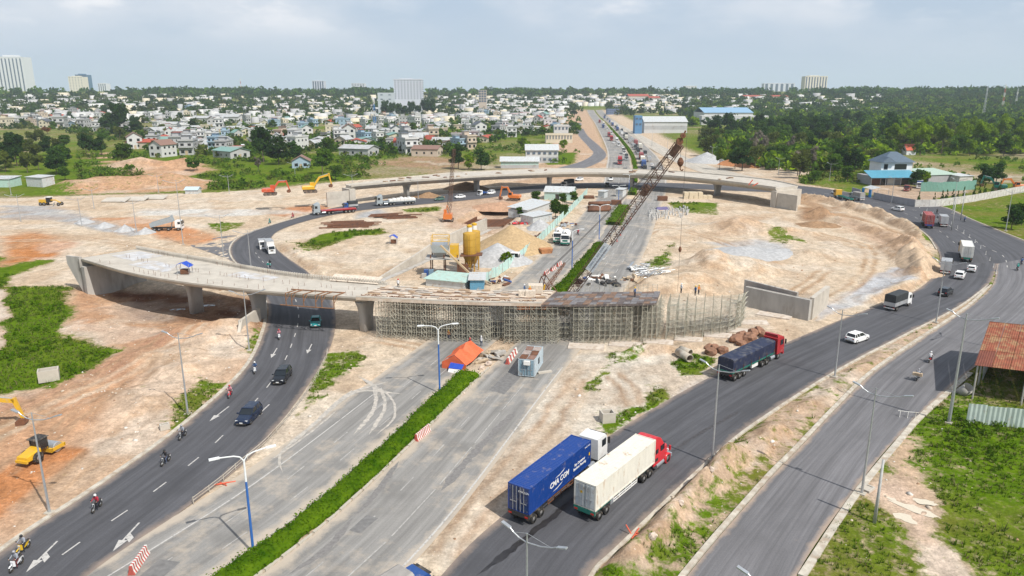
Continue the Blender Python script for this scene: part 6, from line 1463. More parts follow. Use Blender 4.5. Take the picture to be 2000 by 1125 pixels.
 #dump truck tipping gravel
dtk=thing('dump_truck','grey dump truck with white cab tipping gravel on the orange ground','truck');m_=MB()
for s in(-1,1):m_.box2((-.5,s*.4,.75),(8.2,s*.55,1.05))
m_.build('chassis',M_chassis,dtk);cab_over(dtk,6.6,2.4,1.9,.95,2.1,P_whitec)
q=Matrix.Rotation(R(-14),3,'Y');m_=MB()
def dv(x,y,z_):return q@Vector((x,y,z_))+Vector((-.4,0,1.15))
for y0_,y1_ in((-1.25,-1.15),(1.15,1.25)):m_.loft([[dv(0,y0_,0),dv(0,y1_,0),dv(0,y1_,1.3),dv(0,y0_,1.3)],[dv(6.6,y0_,0),dv(6.6,y1_,0),dv(6.6,y1_,1.5),dv(6.6,y0_,1.5)]])
m_.loft([[dv(0,-1.15,0),dv(0,1.15,0),dv(0,1.15,.12),dv(0,-1.15,.12)],[dv(6.6,-1.15,0),dv(6.6,1.15,0),dv(6.6,1.15,.12),dv(6.6,-1.15,.12)]]);m_.loft([[dv(6.5,-1.15,.12),dv(6.5,1.15,.12),dv(6.5,1.15,1.9),dv(6.5,-1.15,1.9)],[dv(6.62,-1.15,.12),dv(6.62,1.15,.12),dv(6.62,1.15,1.9),dv(6.62,-1.15,1.9)]]);m_.build('tipper_body',P_grey,dtk)
for k in range(6):m_=MB();m_.loft([[dv(.6+k*1.1,-1.30,0),dv(.72+k*1.1,-1.30,0),dv(.72+k*1.1,-1.26,1.3),dv(.6+k*1.1,-1.26,1.3)],[dv(.6+k*1.1,-1.25,0),dv(.72+k*1.1,-1.25,0),dv(.72+k*1.1,-1.251,1.3),dv(.6+k*1.1,-1.251,1.3)]]);m_.build('side_rib',P_grey,dtk)
m_=MB();m_.cyl((5.2,0,1.0),tuple(dv(6.2,0,0)),.16,n=8);m_.build('hydraulic_ram',M_steel,dtk)
for x in(.6,1.9,4.6,7.4):
 for s in(-1,1):wheel(dtk,x,s*1.0,.5,.4)
pp=loc_px(300,451);dtk.location=(pp.x,pp.y,TZ(pp.x+4,pp.y)+.05);dtk.rotation_euler=(0,0,R(8))
#concrete mixers
def mixer(label,px,tow,stripe):
 t=thing('mixer_truck',label,'truck');m_=MB()
 for s in(-1,1):m_.box2((-.5,s*.4,.75),(7.8,s*.55,1.05))
 m_.build('chassis',M_chassis,t);cab_over(t,6.0,2.4,1.9,.95,2.1,P_whitec,P_green)
 q=Matrix.Rotation(R(-78),3,'Y');pr=[(.35,-2.6),(.75,-2.4),(1.25,-.8),(1.28,.2),(1.0,1.8),(.6,2.7),(.5,2.9)];m_=MB();m_.revolve(pr,18);m_.v=[tuple(Matrix.Rotation(R(-102),3,'Y')@Vector(v)+Vector((3.1,0,2.55)))for v in m_.v];dr=m_.build('drum',P_whitec,t,True)
 m_=MB();m_.revolve([(1.262,-.75),(1.295,-.2),(1.292,.15),(1.26,.3)],18);m_.v=[tuple(Matrix.Rotation(R(-102),3,'Y')@Vector(v)+Vector((3.1,0,2.55)))for v in m_.v];m_.build('drum_band',stripe,dr,True)
 m_=MB();m_.loft([[(-.5,-.3,2.9),(-.5,.3,2.9),(-.2,.45,3.5),(-.2,-.45,3.5)],[(-.9,-.25,1.6),(-.9,.25,1.6),(-.75,.3,1.7),(-.75,-.3,1.7)]]);m_.build('chute',M_steel,t)
 for x in(.6,1.9,6.8):
  for s in(-1,1):wheel(t,x,s*1.0,.5,.4)
 return place(t,px,tow,0,0,.03)
mixer('white concrete mixer truck with plain drum parked beside the hedge yard',(1108,470),(1096,498),P_whitec)
mixer('white concrete mixer truck with red banded drum parked by the fence',(1094,466),(1080,494),P_maroon)
tk=rigid('white dropside truck parked under the climbing shrub by the green fence',P_whitec,M_alu,'flat',3.6,'dropside_truck');place(tk,(1016,506),(992,526),0,0,.03)
#batching plant
p=G(918,532);bp_=thing('cement_silo','yellow cement silo streaked with rust on steel legs','silo',p);M_silo=mat('silo_yellow',(.44,.26,.035),.6,0,.1,.8,dirt=(.30,.15,.05),dirt_amt=.28,dirt_scale=.5,stretch=(1,1,.25))
def silo(t,r,zl,zh,topc=True):
 m_=MB();m_.revolve([(.25,zl-2.4),(r,zl),(r,zh-.05),(r*.98,zh),(.3,zh+.35),(.001,zh+.35)],20);m_.build('silo_body',M_silo,t,True)
 for k in range(3):m_=MB();zz=zl+(zh-zl)*(k+.6)/3.4;m_.revolve([(r+.002,-.05),(r+.05,-.05),(r+.05,.05),(r+.002,.05)],20,c=(0,0,zz));m_.build('seam_band',M_silo,t)
 for k in range(4):a=math.pi/4+k*math.pi/2;m_=MB();m_.cyl((r*.95*math.cos(a),r*.95*math.sin(a),-.1),(r*.95*math.cos(a),r*.95*math.sin(a),zl+.5),.12,n=6);m_.build('leg',M_silo,t)
 for k in range(4):
  a=math.pi/4+k*math.pi/2;b=a+math.pi/2;m_=MB();m_.cyl((r*.95*math.cos(a),r*.95*math.sin(a),.6),(r*.95*math.cos(b),r*.95*math.sin(b),zl-.3),.06,n=5);m_.build('brace',M_silo,t)
 m_=MB();m_.revolve([(.55,.2),(.6,.2),(.6,1.6),(.001,1.6)],12,c=(0,.3,zh));fl=m_.build('filter',M_white,t);m_=MB();m_.revolve([(.62,1.3),(.63,1.75),(.001,1.95)],12,c=(0,.3,zh));m_.build('filter_cap',M_yel,fl)
 m_=MB()
 for s in(-1,1):m_.cyl((s*.25,-r-.15,1),(s*.25,-r-.15,zh),.03,n=4)
 for k in range(20):m_.cyl((-.25,-r-.15,1+k*(zh-1)/20),(.25,-r-.15,1+k*(zh-1)/20),.02,n=4)
 m_.build('ladder',M_yel,t,kind='stuff')
hS=top_h_px(p,(915,455));silo(bp_,1.5,3.6,hS)
p2=p+Vector((.9,3.6,0));b2=thing('cement_silo','yellow cement silo half hidden behind the rust-streaked silo','silo',p2);silo(b2,1.4,3.6,hS-.2)
p=G(868,540);mp=thing('mixing_plant','weathered concrete mixing plant with hopper, platform and inclined conveyor','mixing plant',p)
for x in(-3,0,3):
 for y in(0,3.5):m_=MB();m_.cyl((x,y,-.1),(x,y,5.0),.14,n=6);m_.build('column',M_rust,mp)
quadbox(mp,'platform',(-4.2,-.8,4.0),(3.4,4.2,4.2),M_concdark);m_=MB();m_.loft([[(-2.6,.3,5.4),(.8,.3,5.4),(.8,3.3,5.4),(-2.6,3.3,5.4)],[(-3.0,0,7.2),(1.2,0,7.2),(1.2,3.6,7.2),(-3.0,3.6,7.2)]]);m_.build('hopper',M_steel,mp);m_=MB();m_.loft([[(-1.6,1.2,4.2),(-.4,1.2,4.2),(-.4,2.2,4.2),(-1.6,2.2,4.2)],[(-2.6,.3,5.39),(.8,.3,5.39),(.8,3.3,5.39),(-2.6,3.3,5.39)]]);m_.build('mixer_drum',M_concdark,mp)
m_=MB()
for x,y in((-2.8,.2),(1.0,.2),(-2.8,3.4),(1.0,3.4)):m_.cyl((x,y,7.2),(x,y,9.0),.08,n=5)
for z_ in(8.0,9.0):m_.tube([(-2.8,.2,z_),(1.0,.2,z_),(1.0,3.4,z_),(-2.8,3.4,z_),(-2.8,.2,z_)],.07,5)
m_.build('upper_frame',M_yel,mp);quadbox(mp,'control_panel',(1.3,.8,4.2),(3.2,3.2,7.0),M_yel)
m_=MB();q0,q1=Vector((-.6,-1.2,7.4)),Vector((6.6,-2.6,.6));m_.box((q0+q1)/2,((q1-q0).length,.5,.35),M=(q1-q0).to_track_quat('X','Z').to_matrix());m_.build('conveyor',mat('conveyor_frame',(.45,.33,.2),.7),mp)
for x,pt in((-4.0,P_navy),(-2.9,mat('tank_bluegrey',(.16,.25,.33),.6)),(-4.4,M_concdark)):quadbox(mp,'water_tank',(x-.5,-1.0 if pt is not M_concdark else-2.0,0),(x+.5,.2 if pt is not M_concdark else-1.2,1.7 if pt is not M_concdark else 1.1),pt)
quadbox(mp,'bin_wall',(3.2,1.0,0),(5.4,1.4,2.6),M_rust);m_=MB();m_.loft([[(3.5,1.5,4.2),(8.5,1.5,4.4),(8.5,4.8,4.4),(3.5,4.8,4.2)],[(3.5,1.5,4.35),(8.5,1.5,4.55),(8.5,4.8,4.55),(3.5,4.8,4.35)]]);m_.build('lean_to_roof',M_rust,mp)
#heaps of loose material
def heap(name,px,rx,ry,h,mt,label,rz=0,seed=1,lump=.18,z=None,cat='pile',n=44,sharp=1.0):
 p=loc_px(*px)if z is None else G(*px,z);rs=random.Random(seed);off=(rs.uniform(0,99),rs.uniform(0,99));vs=[];fs=[];ok=[];c_,s_=math.cos(rz),math.sin(rz);base=min(0,TZ(p.x,p.y))
 for i in range(n+1):
  for j in range(n+1):
   x,y=(i/n*2-1)*1.12,(j/n*2-1)*1.12
   f=float(fbm(np.array([x*2.2+off[0]]),np.array([y*2.2+off[1]]),1.0,4,seed)[0])-.5;qd=math.hypot(x,y)*(1+f*.35)
   zz=max(0,1-qd)**sharp*h*(1+f*lump*3);wx,wy=x*rx*c_-y*ry*s_+p.x,x*rx*s_+y*ry*c_+p.y;g=max(TZ(wx,wy),base);ok.append(qd<1.0);vs.append((x*rx,y*ry,g-base+zz-(.06 if qd<1 else .15)))
 for i in range(n):
  for j in range(n):k=i*(n+1)+j;fs.append((k,k+n+1,k+n+2,k+1))
 fs=[f for f in fs if any(ok[i]for i in f)]
 me_=bpy.data.meshes.new(name);me_.from_pydata(vs,[],fs);me_.materials.append(mt);me_.polygons.foreach_set('use_smooth',[True]*len(fs));o=mk(name,me_);o.location=(p.x,p.y,base);o.rotation_euler=(0,0,rz);tag(o,label,cat);return o
def soil(name,c,dk=.7,sc=1.0):return mat(name,c,.95,0,.22,1.4*sc,bump=.9,dirt=tuple(x*dk for x in c),dirt_amt=.35,dirt_scale=.5*sc,spec=.1)
S_tan,S_grey,S_brown,S_or,S_pk,S_pale=soil('heap_sand',(.42,.30,.17),.9),soil('heap_gravel',(.40,.40,.40),.85),soil('heap_brown',(.30,.19,.11)),soil('heap_orange',(.46,.20,.085)),soil('heap_pink',(.44,.27,.175)),soil('heap_pale',(.48,.36,.25))
heap('sand_pile',(1000,483),10.5,13,6.2,S_tan,'tall tan sand pile behind the green fence',seed=3,lump=.08)
heap('gravel_pile',(972,510),8.2,8.5,4.8,S_grey,'light grey gravel pile beside the yellow silos',seed=4,lump=.05)
heap('gravel_pile',(1055,446),4.5,5,3.0,S_grey,'small grey gravel pile beside the walled bin',seed=5,lump=.08)
heap('gravel_pile',(1460,492),12,9,1.9,S_grey,'wide flat grey gravel heap on the embankment',seed=6,lump=.2,z=.6)
heap('soil_pile',(1600,424),7.0,5.5,1.6,S_brown,'dark brown pointed soil pile on the embankment',seed=7,lump=.35,z=2.6)
heap('rubble_pile',(1795,520),5.5,13,1.3,S_pale,'long pale rubble bank beside the trench',seed=8,lump=.6,rz=-.35,z=0)
heap('gravel_pile',(1380,316),13,14,6,S_grey,'pale grey gravel cone beyond the far viaduct',seed=9,lump=.06)
heap('soil_pile',(1462,322),17,20,8,S_or,'orange soil mound beyond the far viaduct',seed=10,lump=.2)
heap('soil_pile',(1500,325),14,14,4.5,S_pale,'pale soil mound beside the orange mound',seed=11,lump=.3)
heap('soil_pile',(910,369),11,6,3.6,S_brown,'brown soil pile under the far viaduct',seed=12,lump=.2)
heap('soil_pile',(838,385),7,4,2.0,S_brown,'small brown soil pile beside the ramp under the far viaduct',seed=13,lump=.3)
heap('rubble_pile',(955,360),20,6,2.5,S_pale,'long pale rubble bank behind the far viaduct piers',seed=14,lump=.4)
heap('soil_pile',(985,405),13,8,2.6,S_pk,'pinkish spoil beside the excavation shoring',seed=15,lump=.4)
for k,(px,py)in enumerate(((165,435),(205,443),(245,450),(285,455))):o=heap('gravel_pile',(px,py),3.0,3.4,1.7,S_grey,'tipped gravel heap in the row behind the dump truck',seed=20+k,lump=.2,n=20);o['group']='tipped gravel heaps'
#sheds, fences
M_teal=mat('fence_pale_teal',(.42,.60,.56),.6,0,.1,1.2,dirt=(.45,.38,.3),dirt_amt=.25,dirt_scale=.6);M_tin=mat('tin_pale',(.55,.57,.57),.5,.2,.08,1.2,dirt=(.42,.34,.27),dirt_amt=.25)
M_tingreen=mat('tin_green',(.42,.58,.52),.55,.1,.08,1.2,dirt=(.42,.34,.27),dirt_amt=.2)
def corrugated(mb,a,b,z0,z1,pitch=.5,depth=.09):
 a,b=Vector(a),Vector(b);d=b-a;L_=d.length;d.normalize();n=Vector((d.y,-d.x,0));k=max(1,int(L_/pitch));secs=[]
 for i in range(k*2+1):p=a+d*(L_*i/(2*k))+n*(depth if i%2 else 0);secs.append([p+Vector((0,0,z0)),p+Vector((0,0,z1)),p+n*.02+Vector((0,0,z1)),p+n*.02+Vector((0,0,z0))])
 mb.loft(secs)
def tin_fence(name,line,h,mt,label,post=M_steel,tilt=True):
 t=thing(name,label,'fence',tuple(V2(line[0])));P=spline([Vector((p[0],p[1],0))for p in line],2.2);O=-t.location
 for a,b in zip(P[:-1],P[1:]):
  d=(b-a)*.01;hh=h*random.uniform(.93,1.05);m_=MB();z=random.uniform(0,.1);corrugated(m_,a+O+d,b+O-d,z,z+hh,.45,.08);m_.build('sheet',mt,t)
 for p in P[::2]:m_=MB();m_.cyl(p+O+Vector((.15,.15,-.1)),p+O+Vector((.15,.15,h)),.05,n=5);m_.build('post',post,t)
 return t
tin_fence('site_fence',PX([(938,560),(985,530),(1030,495),(1062,466),(1095,432),(1118,410),(1135,392),(1147,378)]),2.3,M_teal,'pale teal corrugated fence running past the silos and sand pile')
def shed(label,px0,px1,depth,h,rise,wall,roof,name='shed',z=None,cat='shed',door=None,over=.4,gable='x'):
 a,b=(on_ground(*px0),on_ground(*px1))if z is None else(G(*px0,z),G(*px1,z));d=b-a;L_=d.length;t=thing(name,label,cat,(a.x,a.y,min(a.z,b.z)),math.atan2(d.y,d.x))
 m_=MB();m_.box2((0,0,-.3),(L_,depth,h));m_.build('wall',wall,t)
 if gable=='x':
  for y0_,y1_,z0_,z1_ in((-over,depth/2,h,h+rise),(depth+over,depth/2,h,h+rise)):
   m_=MB();sl=(z1_-z0_)/(depth/2)*over;m_.loft([[(-over,y0_,z0_-sl),(L_+over,y0_,z0_-sl),(L_+over,y1_,z1_),(-over,y1_,z1_)],[(-over,y0_,z0_-sl+.1),(L_+over,y0_,z0_-sl+.1),(L_+over,y1_,z1_+.1),(-over,y1_,z1_+.1)]]);m_.build('roof',roof,t)
  for x in(.01,L_-.01):m_=MB();m_.add([(x,0,h),(x,depth,h),(x,depth/2,h+rise)],[(0,1,2)]);m_.build('gable',wall,t)
 elif gable=='y':
  for s in(0,1):
   x0_,x1_=(-over,L_/2)if s==0 else(L_+over,L_/2);m_=MB();sl=rise/(L_/2)*over;m_.loft([[(x0_,-over,h-sl),(x1_,-over,h+rise),(x1_,depth+over,h+rise),(x0_,depth+over,h-sl)],[(x0_,-over,h-sl+.1),(x1_,-over,h+rise+.1),(x1_,depth+over,h+rise+.1),(x0_,depth+over,h-sl+.1)]]);m_.build('roof',roof,t)
  for y in(.01,depth-.01):m_=MB();m_.add([(0,y,h),(L_,y,h),(L_/2,y,h+rise)],[(0,1,2)]);m_.build('gable',wall,t)
 else:
  m_=MB();m_.loft([[(-over,-over,h),(L_+over,-over,h),(L_+over,depth+over,h+rise),(-over,depth+over,h+rise)],[(-over,-over,h+.1),(L_+over,-over,h+.1),(L_+over,depth+over,h+rise+.1),(-over,depth+over,h+rise+.1)]]);m_.build('roof',roof,t)
 if door:quadbox(t,'door',(L_*door-.6,-.04,0),(L_*door+.9,.02,min(2.3,h*.8)),M_chassis)
 return t
M_tank=mat('tank_blue',(.03,.17,.42),.5)
shed('pale green gabled site shed with dark door at the excavation',(1063,390),(1118,392),9,3.2,1.6,M_tingreen,M_tin,door=.45)
shed('long low white roofed shed behind the shrubs of the yard',(1030,425),(1075,408),7,2.4,.8,M_tin,M_tin,gable='m')
shed('blue tin cabin with grey roof beside the fence end',(918,567),(945,567),5,2.3,.3,mat('cabin_blue',(.10,.27,.40),.6,dirt=(.4,.35,.3),dirt_amt=.2),M_tin,gable='m')
shed('flat pale green roofed store behind the formwork deck',(832,558),(908,566),6,1.6,.3,M_tin,M_tingreen,gable='m')
shed('small white tin hut under the far viaduct lamp',(1203,384),(1216,385),3.5,3.0,.3,M_tin,M_tin,gable='m')
shed('small pale cabin beside the hedge under the far viaduct',(1168,386),(1180,387),3,2.6,.2,M_tin,M_tin,gable='m')
shed('grey walled aggregate bin with tin roof',(1041,440),(1078,432),5,2.6,.3,M_tin,M_tin,gable='m')
m_=MB();m_.revolve([(.001,0),(.8,0),(.85,.3),(.85,1.3),(.6,1.55),(.001,1.6)],14);o=m_.build('water_tank',M_tank,None,True);o.location=G(905,552);tag(o,'round blue water tank beside the silo legs','tank')
sc_=thing('site_container','pale blue-grey site office container with rust-patched roof and air conditioner','container');P_sc=mat('office_container',(.40,.47,.51),.6,0,.08,1.5,dirt=(.3,.25,.2),dirt_amt=.2);P_scd=mat('office_container_door',(.20,.30,.36),.6,0,.1,1.5,dirt=(.3,.25,.2),dirt_amt=.25)
cc=container(sc_,0,6.1,2.44,2.6,.15,P_sc,P_scd,pitch=.3)
for k in range(3):
 for s in(-1,1):m_=MB();m_.box((1.0+k*1.9,s*.6,2.79),(1.7,1.1,.04),random.uniform(-.05,.05));m_.build('roof_sheet',random.choice([M_rust,mat('rust_patch',(.22,.13,.1),.8,var=.3),mat('rust_pale',(.34,.28,.25),.8,var=.25)]),sc_)
quadbox(sc_,'air_conditioner',(-.35,-.55,2.0),(.0,.35,2.6),M_white);quadbox(sc_,'window',(2.6,-1.25,1.2),(3.4,-1.215,2.1),M_glass)
for x in(.3,5.8):
 for s in(-1,1):quadbox(sc_,'foot_block',(x-.2,s*.9-.2,-.05),(x+.2,s*.9+.2,.15),M_wood)
place(sc_,(1028,737),(1057,690),0,0,.0)
m_=MB();m_.box((0,0,.12),(2.2,.5,.24));o=m_.build('kerb_block',M_concrete);o.location=G(1064,728);o.rotation_euler=(0,0,.4);tag(o,'pale concrete block on the road beside the site container','block')
p=G(888,722);tn=thing('tarpaulin_tent','orange tarpaulin shelter with blue and white sheets at the hedge end','tent',p,heading((880,725),(925,690)));M_ot=mat('tarpaulin_orange',(.64,.13,.05),.65,var=.15,scale=1.0,bump=.5)
m_=MB();Ltn=6.2
m_.loft([[(0,-1.9,.9),(0,-.9,1.7),(0,.0,2.35),(0,1.2,1.7),(0,2.1,1.0)],[(2.1,-2.0,.9),(2.1,-.9,1.75),(2.1,.1,2.5),(2.1,1.2,1.8),(2.1,2.2,1.1)],[(3.3,-2.0,1.0),(3.3,-1.0,1.6),(3.3,.1,2.15),(3.3,1.2,1.6),(3.3,2.2,1.0)],[(4.4,-2.0,1.2),(4.4,-.9,2.0),(4.4,.1,2.9),(4.4,1.2,2.1),(4.4,2.3,1.3)],[(6.2,-2.1,1.3),(6.2,-.9,1.9),(6.2,.1,2.6),(6.2,1.2,2.0),(6.2,2.2,1.4)]],closed=False,cap=False);m_.build('canopy',M_ot,tn)
m_=MB();m_.loft([[(-.05,-1.9,0),(-.05,-1.9,.9)],[(-.05,.1,0),(-.05,.0,2.3)],[(-.05,2.1,0),(-.05,2.1,1.0)]],closed=False,cap=False);m_.build('end_sheet',M_ot,tn)
m_=MB();m_.loft([[(-.9,-1.6,.55),(-.9,.6,.5)],[(-.06,-1.6,1.05),(-.06,.6,1.1)]],closed=False,cap=False);m_.build('blue_sheet',mat('tarpaulin_blue',(.02,.07,.42),.6,bump=.4),tn)
m_=MB();m_.loft([[(-1.3,-1.4,.02),(-1.3,.5,.02)],[(-.92,-1.4,.5),(-.92,.5,.45)]],closed=False,cap=False);m_.build('white_sheet',mat('sheet_white',(.72,.7,.66),.7,bump=.4),tn)
for x in(.1,3.3,6.1):
 for y in(-1.9,2.1):m_=MB();m_.cyl((x,y,-.1),(x,y,1.0),.05,n=5);m_.build('pole',M_wood,tn)
def stand(label,px,z,top,w_=2.6,tilt=.0):
 p=G(*px,z);t=thing('shade_stand',label,'shade canopy',p)
 for x in(-w_/2+.2,w_/2-.2):
  for y in(-.8,.8):m_=MB();m_.cyl((x,y,0),(x,y,2.0),.05,n=5);m_.build('pole',M_steel,t)
 m_=MB();m_.loft([[(-w_/2,-1.1,1.9),(-w_/2,1.1,1.9)],[(0,-1.1,2.3),(0,1.1,2.3)],[(w_/2,-1.1,1.5),(w_/2,1.1,1.5)]],closed=False,cap=False);m_.build('canopy',top,t);m_=MB();m_.box((0,0,.5),(1.4,1.0,.9));m_.build('generator',M_rust,t);return t
stand('blue canopied work stand on the near viaduct deck',(362,535),DZ+.02,MATS['tarpaulin_blue'])
stand('small blue canopy on the pale ground inside the ramp bend',(769,475),max(0,TZ(*G(769,475)[:2])),MATS['tarpaulin_blue'],2.2)
M_bw,M_br=mat('barrier_white',(.68,.66,.62),.7,var=.1,dirt=(.45,.38,.3),dirt_amt=.25),mat('barrier_red',(.42,.09,.07),.7,var=.15)
def barrier(label,a,b,n=9,group=None):
 A,B=G(*a),G(*b);d=B-A;t=thing('striped_barrier',label,'barrier',A,math.atan2(d.y,d.x),group);L_=d.length
 for k in range(n*2):
  x0_,x1_=L_*k/(2*n),L_*(k+1)/(2*n);m_=MB();m_.loft([[(x,-.32,0),(x,-.16,.35),(x,-.1,.85),(x,.1,.85),(x,.16,.35),(x,.32,0)]for x in(x0_+.004,x1_-.004)]);m_.build('stripe_block',M_bw if k%2 else M_br,t)
 return t
barrier('red and white striped barrier on the ramp-side carriageway',(256,1124),(287,1080));barrier('red and white striped barrier beside the loose kerb blocks',(812,862),(838,840));barrier('red and white barrier by the rubble under the scaffolding',(990,712),(1008,688),4)
for a,b in(((1063,538),(1072,532)),((1076,530),(1085,524)),((1088,521),(1097,516))):barrier('short red and white barrier in the row behind the formwork deck',a,b,3,'row of short barriers')
def cone(px,label,group=None):
 p=on_ground(*px);m_=MB();m_.revolve([(.19,.04),(.03,.72),(.001,.72)],10);m_.box((0,0,.03),(.42,.42,.06));o=m_.build('traffic_cone',M_br);o.location=(p.x,p.y,max(p.z,0));tag(o,label,'cone',group)
for px in((1218,448),(1225,438),(1232,428),(1205,472),(1240,418),(1212,460)):cone(px,'red traffic cone in the row along the yard road','cones along the yard road')
m_=MB()
for a,b in(((0,0,.1),(1.6,.3,.25)),((.2,.8,.1),(1.5,-.4,.3)),((0,-.5,.1),(.9,.9,.35)),((.1,.2,.1),(-.4,.6,.9))):m_.cyl(a,b,.07,n=6)
o=m_.build('collapsed_trestle',mat('trestle_red',(.55,.10,.05),.6));o.location=on_ground(1232,1048);tag(o,'collapsed red trestle lying at the ring road kerb','trestle')
m_=MB();m_.cyl((0,0,.15),(2.0,.8,.1),.09,n=6);m_.cyl((.4,.6,.1),(1.4,-.2,.2),.07,n=6);o=m_.build('collapsed_trestle',MATS['trestle_red']);o.location=on_ground(418,948);tag(o,'fallen red trestle under the guard rail end','trestle')
m_=MB()
for x in(0,.9,1.8):
 for s in(0,.7):m_.cyl((x,s,0),(x+.1,.35,.75),.035,n=4)
m_.cyl((-.2,.35,.75),(2.2,.35,.75),.045,n=4);o=m_.build('trestle_barrier',M_bw);p=G(1757,815);o.location=p;o.rotation_euler=(0,0,-.3);tag(o,'low trestle barrier at the service road pothole','barrier')
def pipe(name,label,a,b,r,mt,th=.88,group=None,z=None):
 A,B=on_ground(*a),on_ground(*b);A.z=B.z=max(0,A.z,B.z)if z is None else z;d=B-A;m_=MB();m_.revolve([(r*th,0),(r,0),(r,d.length),(r*th,d.length),(r*th,0)],18,axis='x',c=(0,0,r));o=m_.build(name,mt,None,True);o.location=A;o.rotation_euler=(0,0,math.atan2(d.y,d.x));tag(o,label,'pipe',group);return o
pipe('concrete_pipe','pale concrete pipe lying in front on the weeds by the ring road',(1347,708),(1324,694),.62,M_kerb);pipe('concrete_pipe','second pale concrete pipe touching its twin by the ring road',(1348,698),(1328,689),.58,M_kerb)
for k in range(7):pipe('steel_pipe','long rusty steel pipe in the stack on the yard road',(1148+(k%4)*1.0,414-k*1.6),(1190+(k%4)*1.0,413-k*1.6),.55,M_rust,.9,'rusty pipe stack',.0 if k<5 else .9)
for k in range(3):pipe('steel_pipe','dark steel pipe lying along the green fence',(1022+k*9,493-k*5),(1046+k*9,466-k*5),.5,M_rust,.9,'pipes along the fence')
m_=MB();m_.revolve([(.62,0),(.75,0),(.75,1.6),(.62,1.6),(.62,0)],18);o=m_.build('concrete_pipe',M_concdark,None,True);o.location=on_ground(1877,768);o.rotation_euler=(R(40),0,.3);tag(o,'grey concrete pipe ring in the shade beside the rusty shed','pipe')
m_=MB();m_.loft([[(-1.4,-.9,0),(1.4,-.9,0),(1.4,.9,0),(-1.4,.9,0)],[(-1.6,-1.1,1.2),(1.6,-1.1,1.2),(1.6,1.1,1.2),(-1.6,1.1,1.2)]]);o=m_.build('steel_skip',mat('skip_rust_orange',(.45,.2,.08),.7,dirt=(.2,.1,.06),dirt_amt=.3));o.location=G(1066,494);o.rotation_euler=(0,0,.3);tag(o,'rust orange steel skip beside the mixer trucks','skip')
for px,py,n_,lab in((1170,405,5,'red-brown steel formwork stack beside the pipes'),(1203,400,6,'red-brown steel formwork stack at the hedge'),(1295,392,6,'maroon steel formwork stack beside the block stack'),(1150,388,4,'low rusty formwork stack by the far lamp')):
 p=G(px,py);t=thing('formwork_stack',lab,'formwork stack',p,random.uniform(-.3,.3))
 for k in range(n_):m_=MB();m_.box((random.uniform(-.3,.3),(k%2)*1.3,.3+(k//2)*.55),(3.8,1.1,.5));m_.build('form_panel',M_rust,t)
M_blk=mat('precast_block',(.58,.49,.35),.85,var=.12)
p=G(1340,388);k_=0
for z_ in range(2):
 for i in range(6):
  for j in range(2):
   if z_==1 and i>3:continue
   m_=MB();m_.box((0,0,0),(1.7,1.4,1.25));o=m_.build('precast_block',M_blk);o.location=(p.x+i*1.85+random.uniform(-.1,.1),p.y+j*1.6,.62+z_*1.27);o.rotation_euler=(0,0,random.uniform(-.06,.06));tag(o,'tan precast concrete block %s the stack near the weeds'%('on top of' if z_ else 'at the bottom of'),'block','tan block stack '+('top' if z_ else 'bottom'))
M_col=mat('stake_concrete',(.50,.49,.47),.85,var=.15)
for k in range(90):
 px=random.uniform(1268,1345);py=random.uniform(412,432)-(px-1268)*.09;p=G(px,py);m_=MB();m_.box((0,0,0),(.4,.4,random.uniform(1.0,1.5)))
 o=m_.build('concrete_stub',M_col);o.location=(p.x,p.y,.5);o.rotation_euler=(random.uniform(-.12,.12),random.uniform(-.12,.12),random.uniform(0,3));tag(o,'grey concrete stub standing in the crowded rows by the weeds','concrete stub','concrete stubs')
m_=MB();m_.loft([[(-2.2,-1.2,.9),(2.2,-1.2,.9),(2.2,1.2,.9),(-2.2,1.2,.9)],[(-1.8,-.8,1.7),(1.6,-.9,1.9),(1.7,.8,1.8),(-1.7,.9,1.6)]]);o=m_.build('covered_load',mat('sheet_violet',(.14,.12,.25),.6,bump=.5));o.location=G(1293,414);tag(o,'stack covered by a violet-blue sheet among the concrete stubs','covered stack')
st_=thing('scaffold_heap','crossed heap of galvanised scaffold frames beside the sand mound','scaffold heap',G(1262,540));st_.location.z=.05
for k in range(46):
 a=random.choice((.35,.75,1.0))+random.uniform(-.08,.08);x,y=random.uniform(-2,5),random.uniform(-2.5,2.5);z_=.15+k*.035;m_=MB();dd=Vector((math.cos(a),math.sin(a),random.uniform(-.03,.08)))*random.uniform(3,5);m_.cyl(Vector((x,y,z_))-dd*.5,Vector((x,y,z_))+dd*.5,.06,n=5);m_.build('tube',M_steel,st_)
sh_=thing('sheet_heap','tumbled heap of pale metal sheets and beams on the yard road','scrap heap',G(1248,527))
for k in range(26):
 m_=MB();m_.box((0,0,0),(random.uniform(1.5,4),random.uniform(.3,.8),.08));o=m_.build('metal_sheet',random.choice([M_tin,M_steel,M_white]),sh_);o.location=(random.uniform(-2,2),random.uniform(-3.5,3.5),.2+k*.03);o.rotation_euler=(random.uniform(-.4,.4),random.uniform(-.3,.3),random.uniform(0,3))
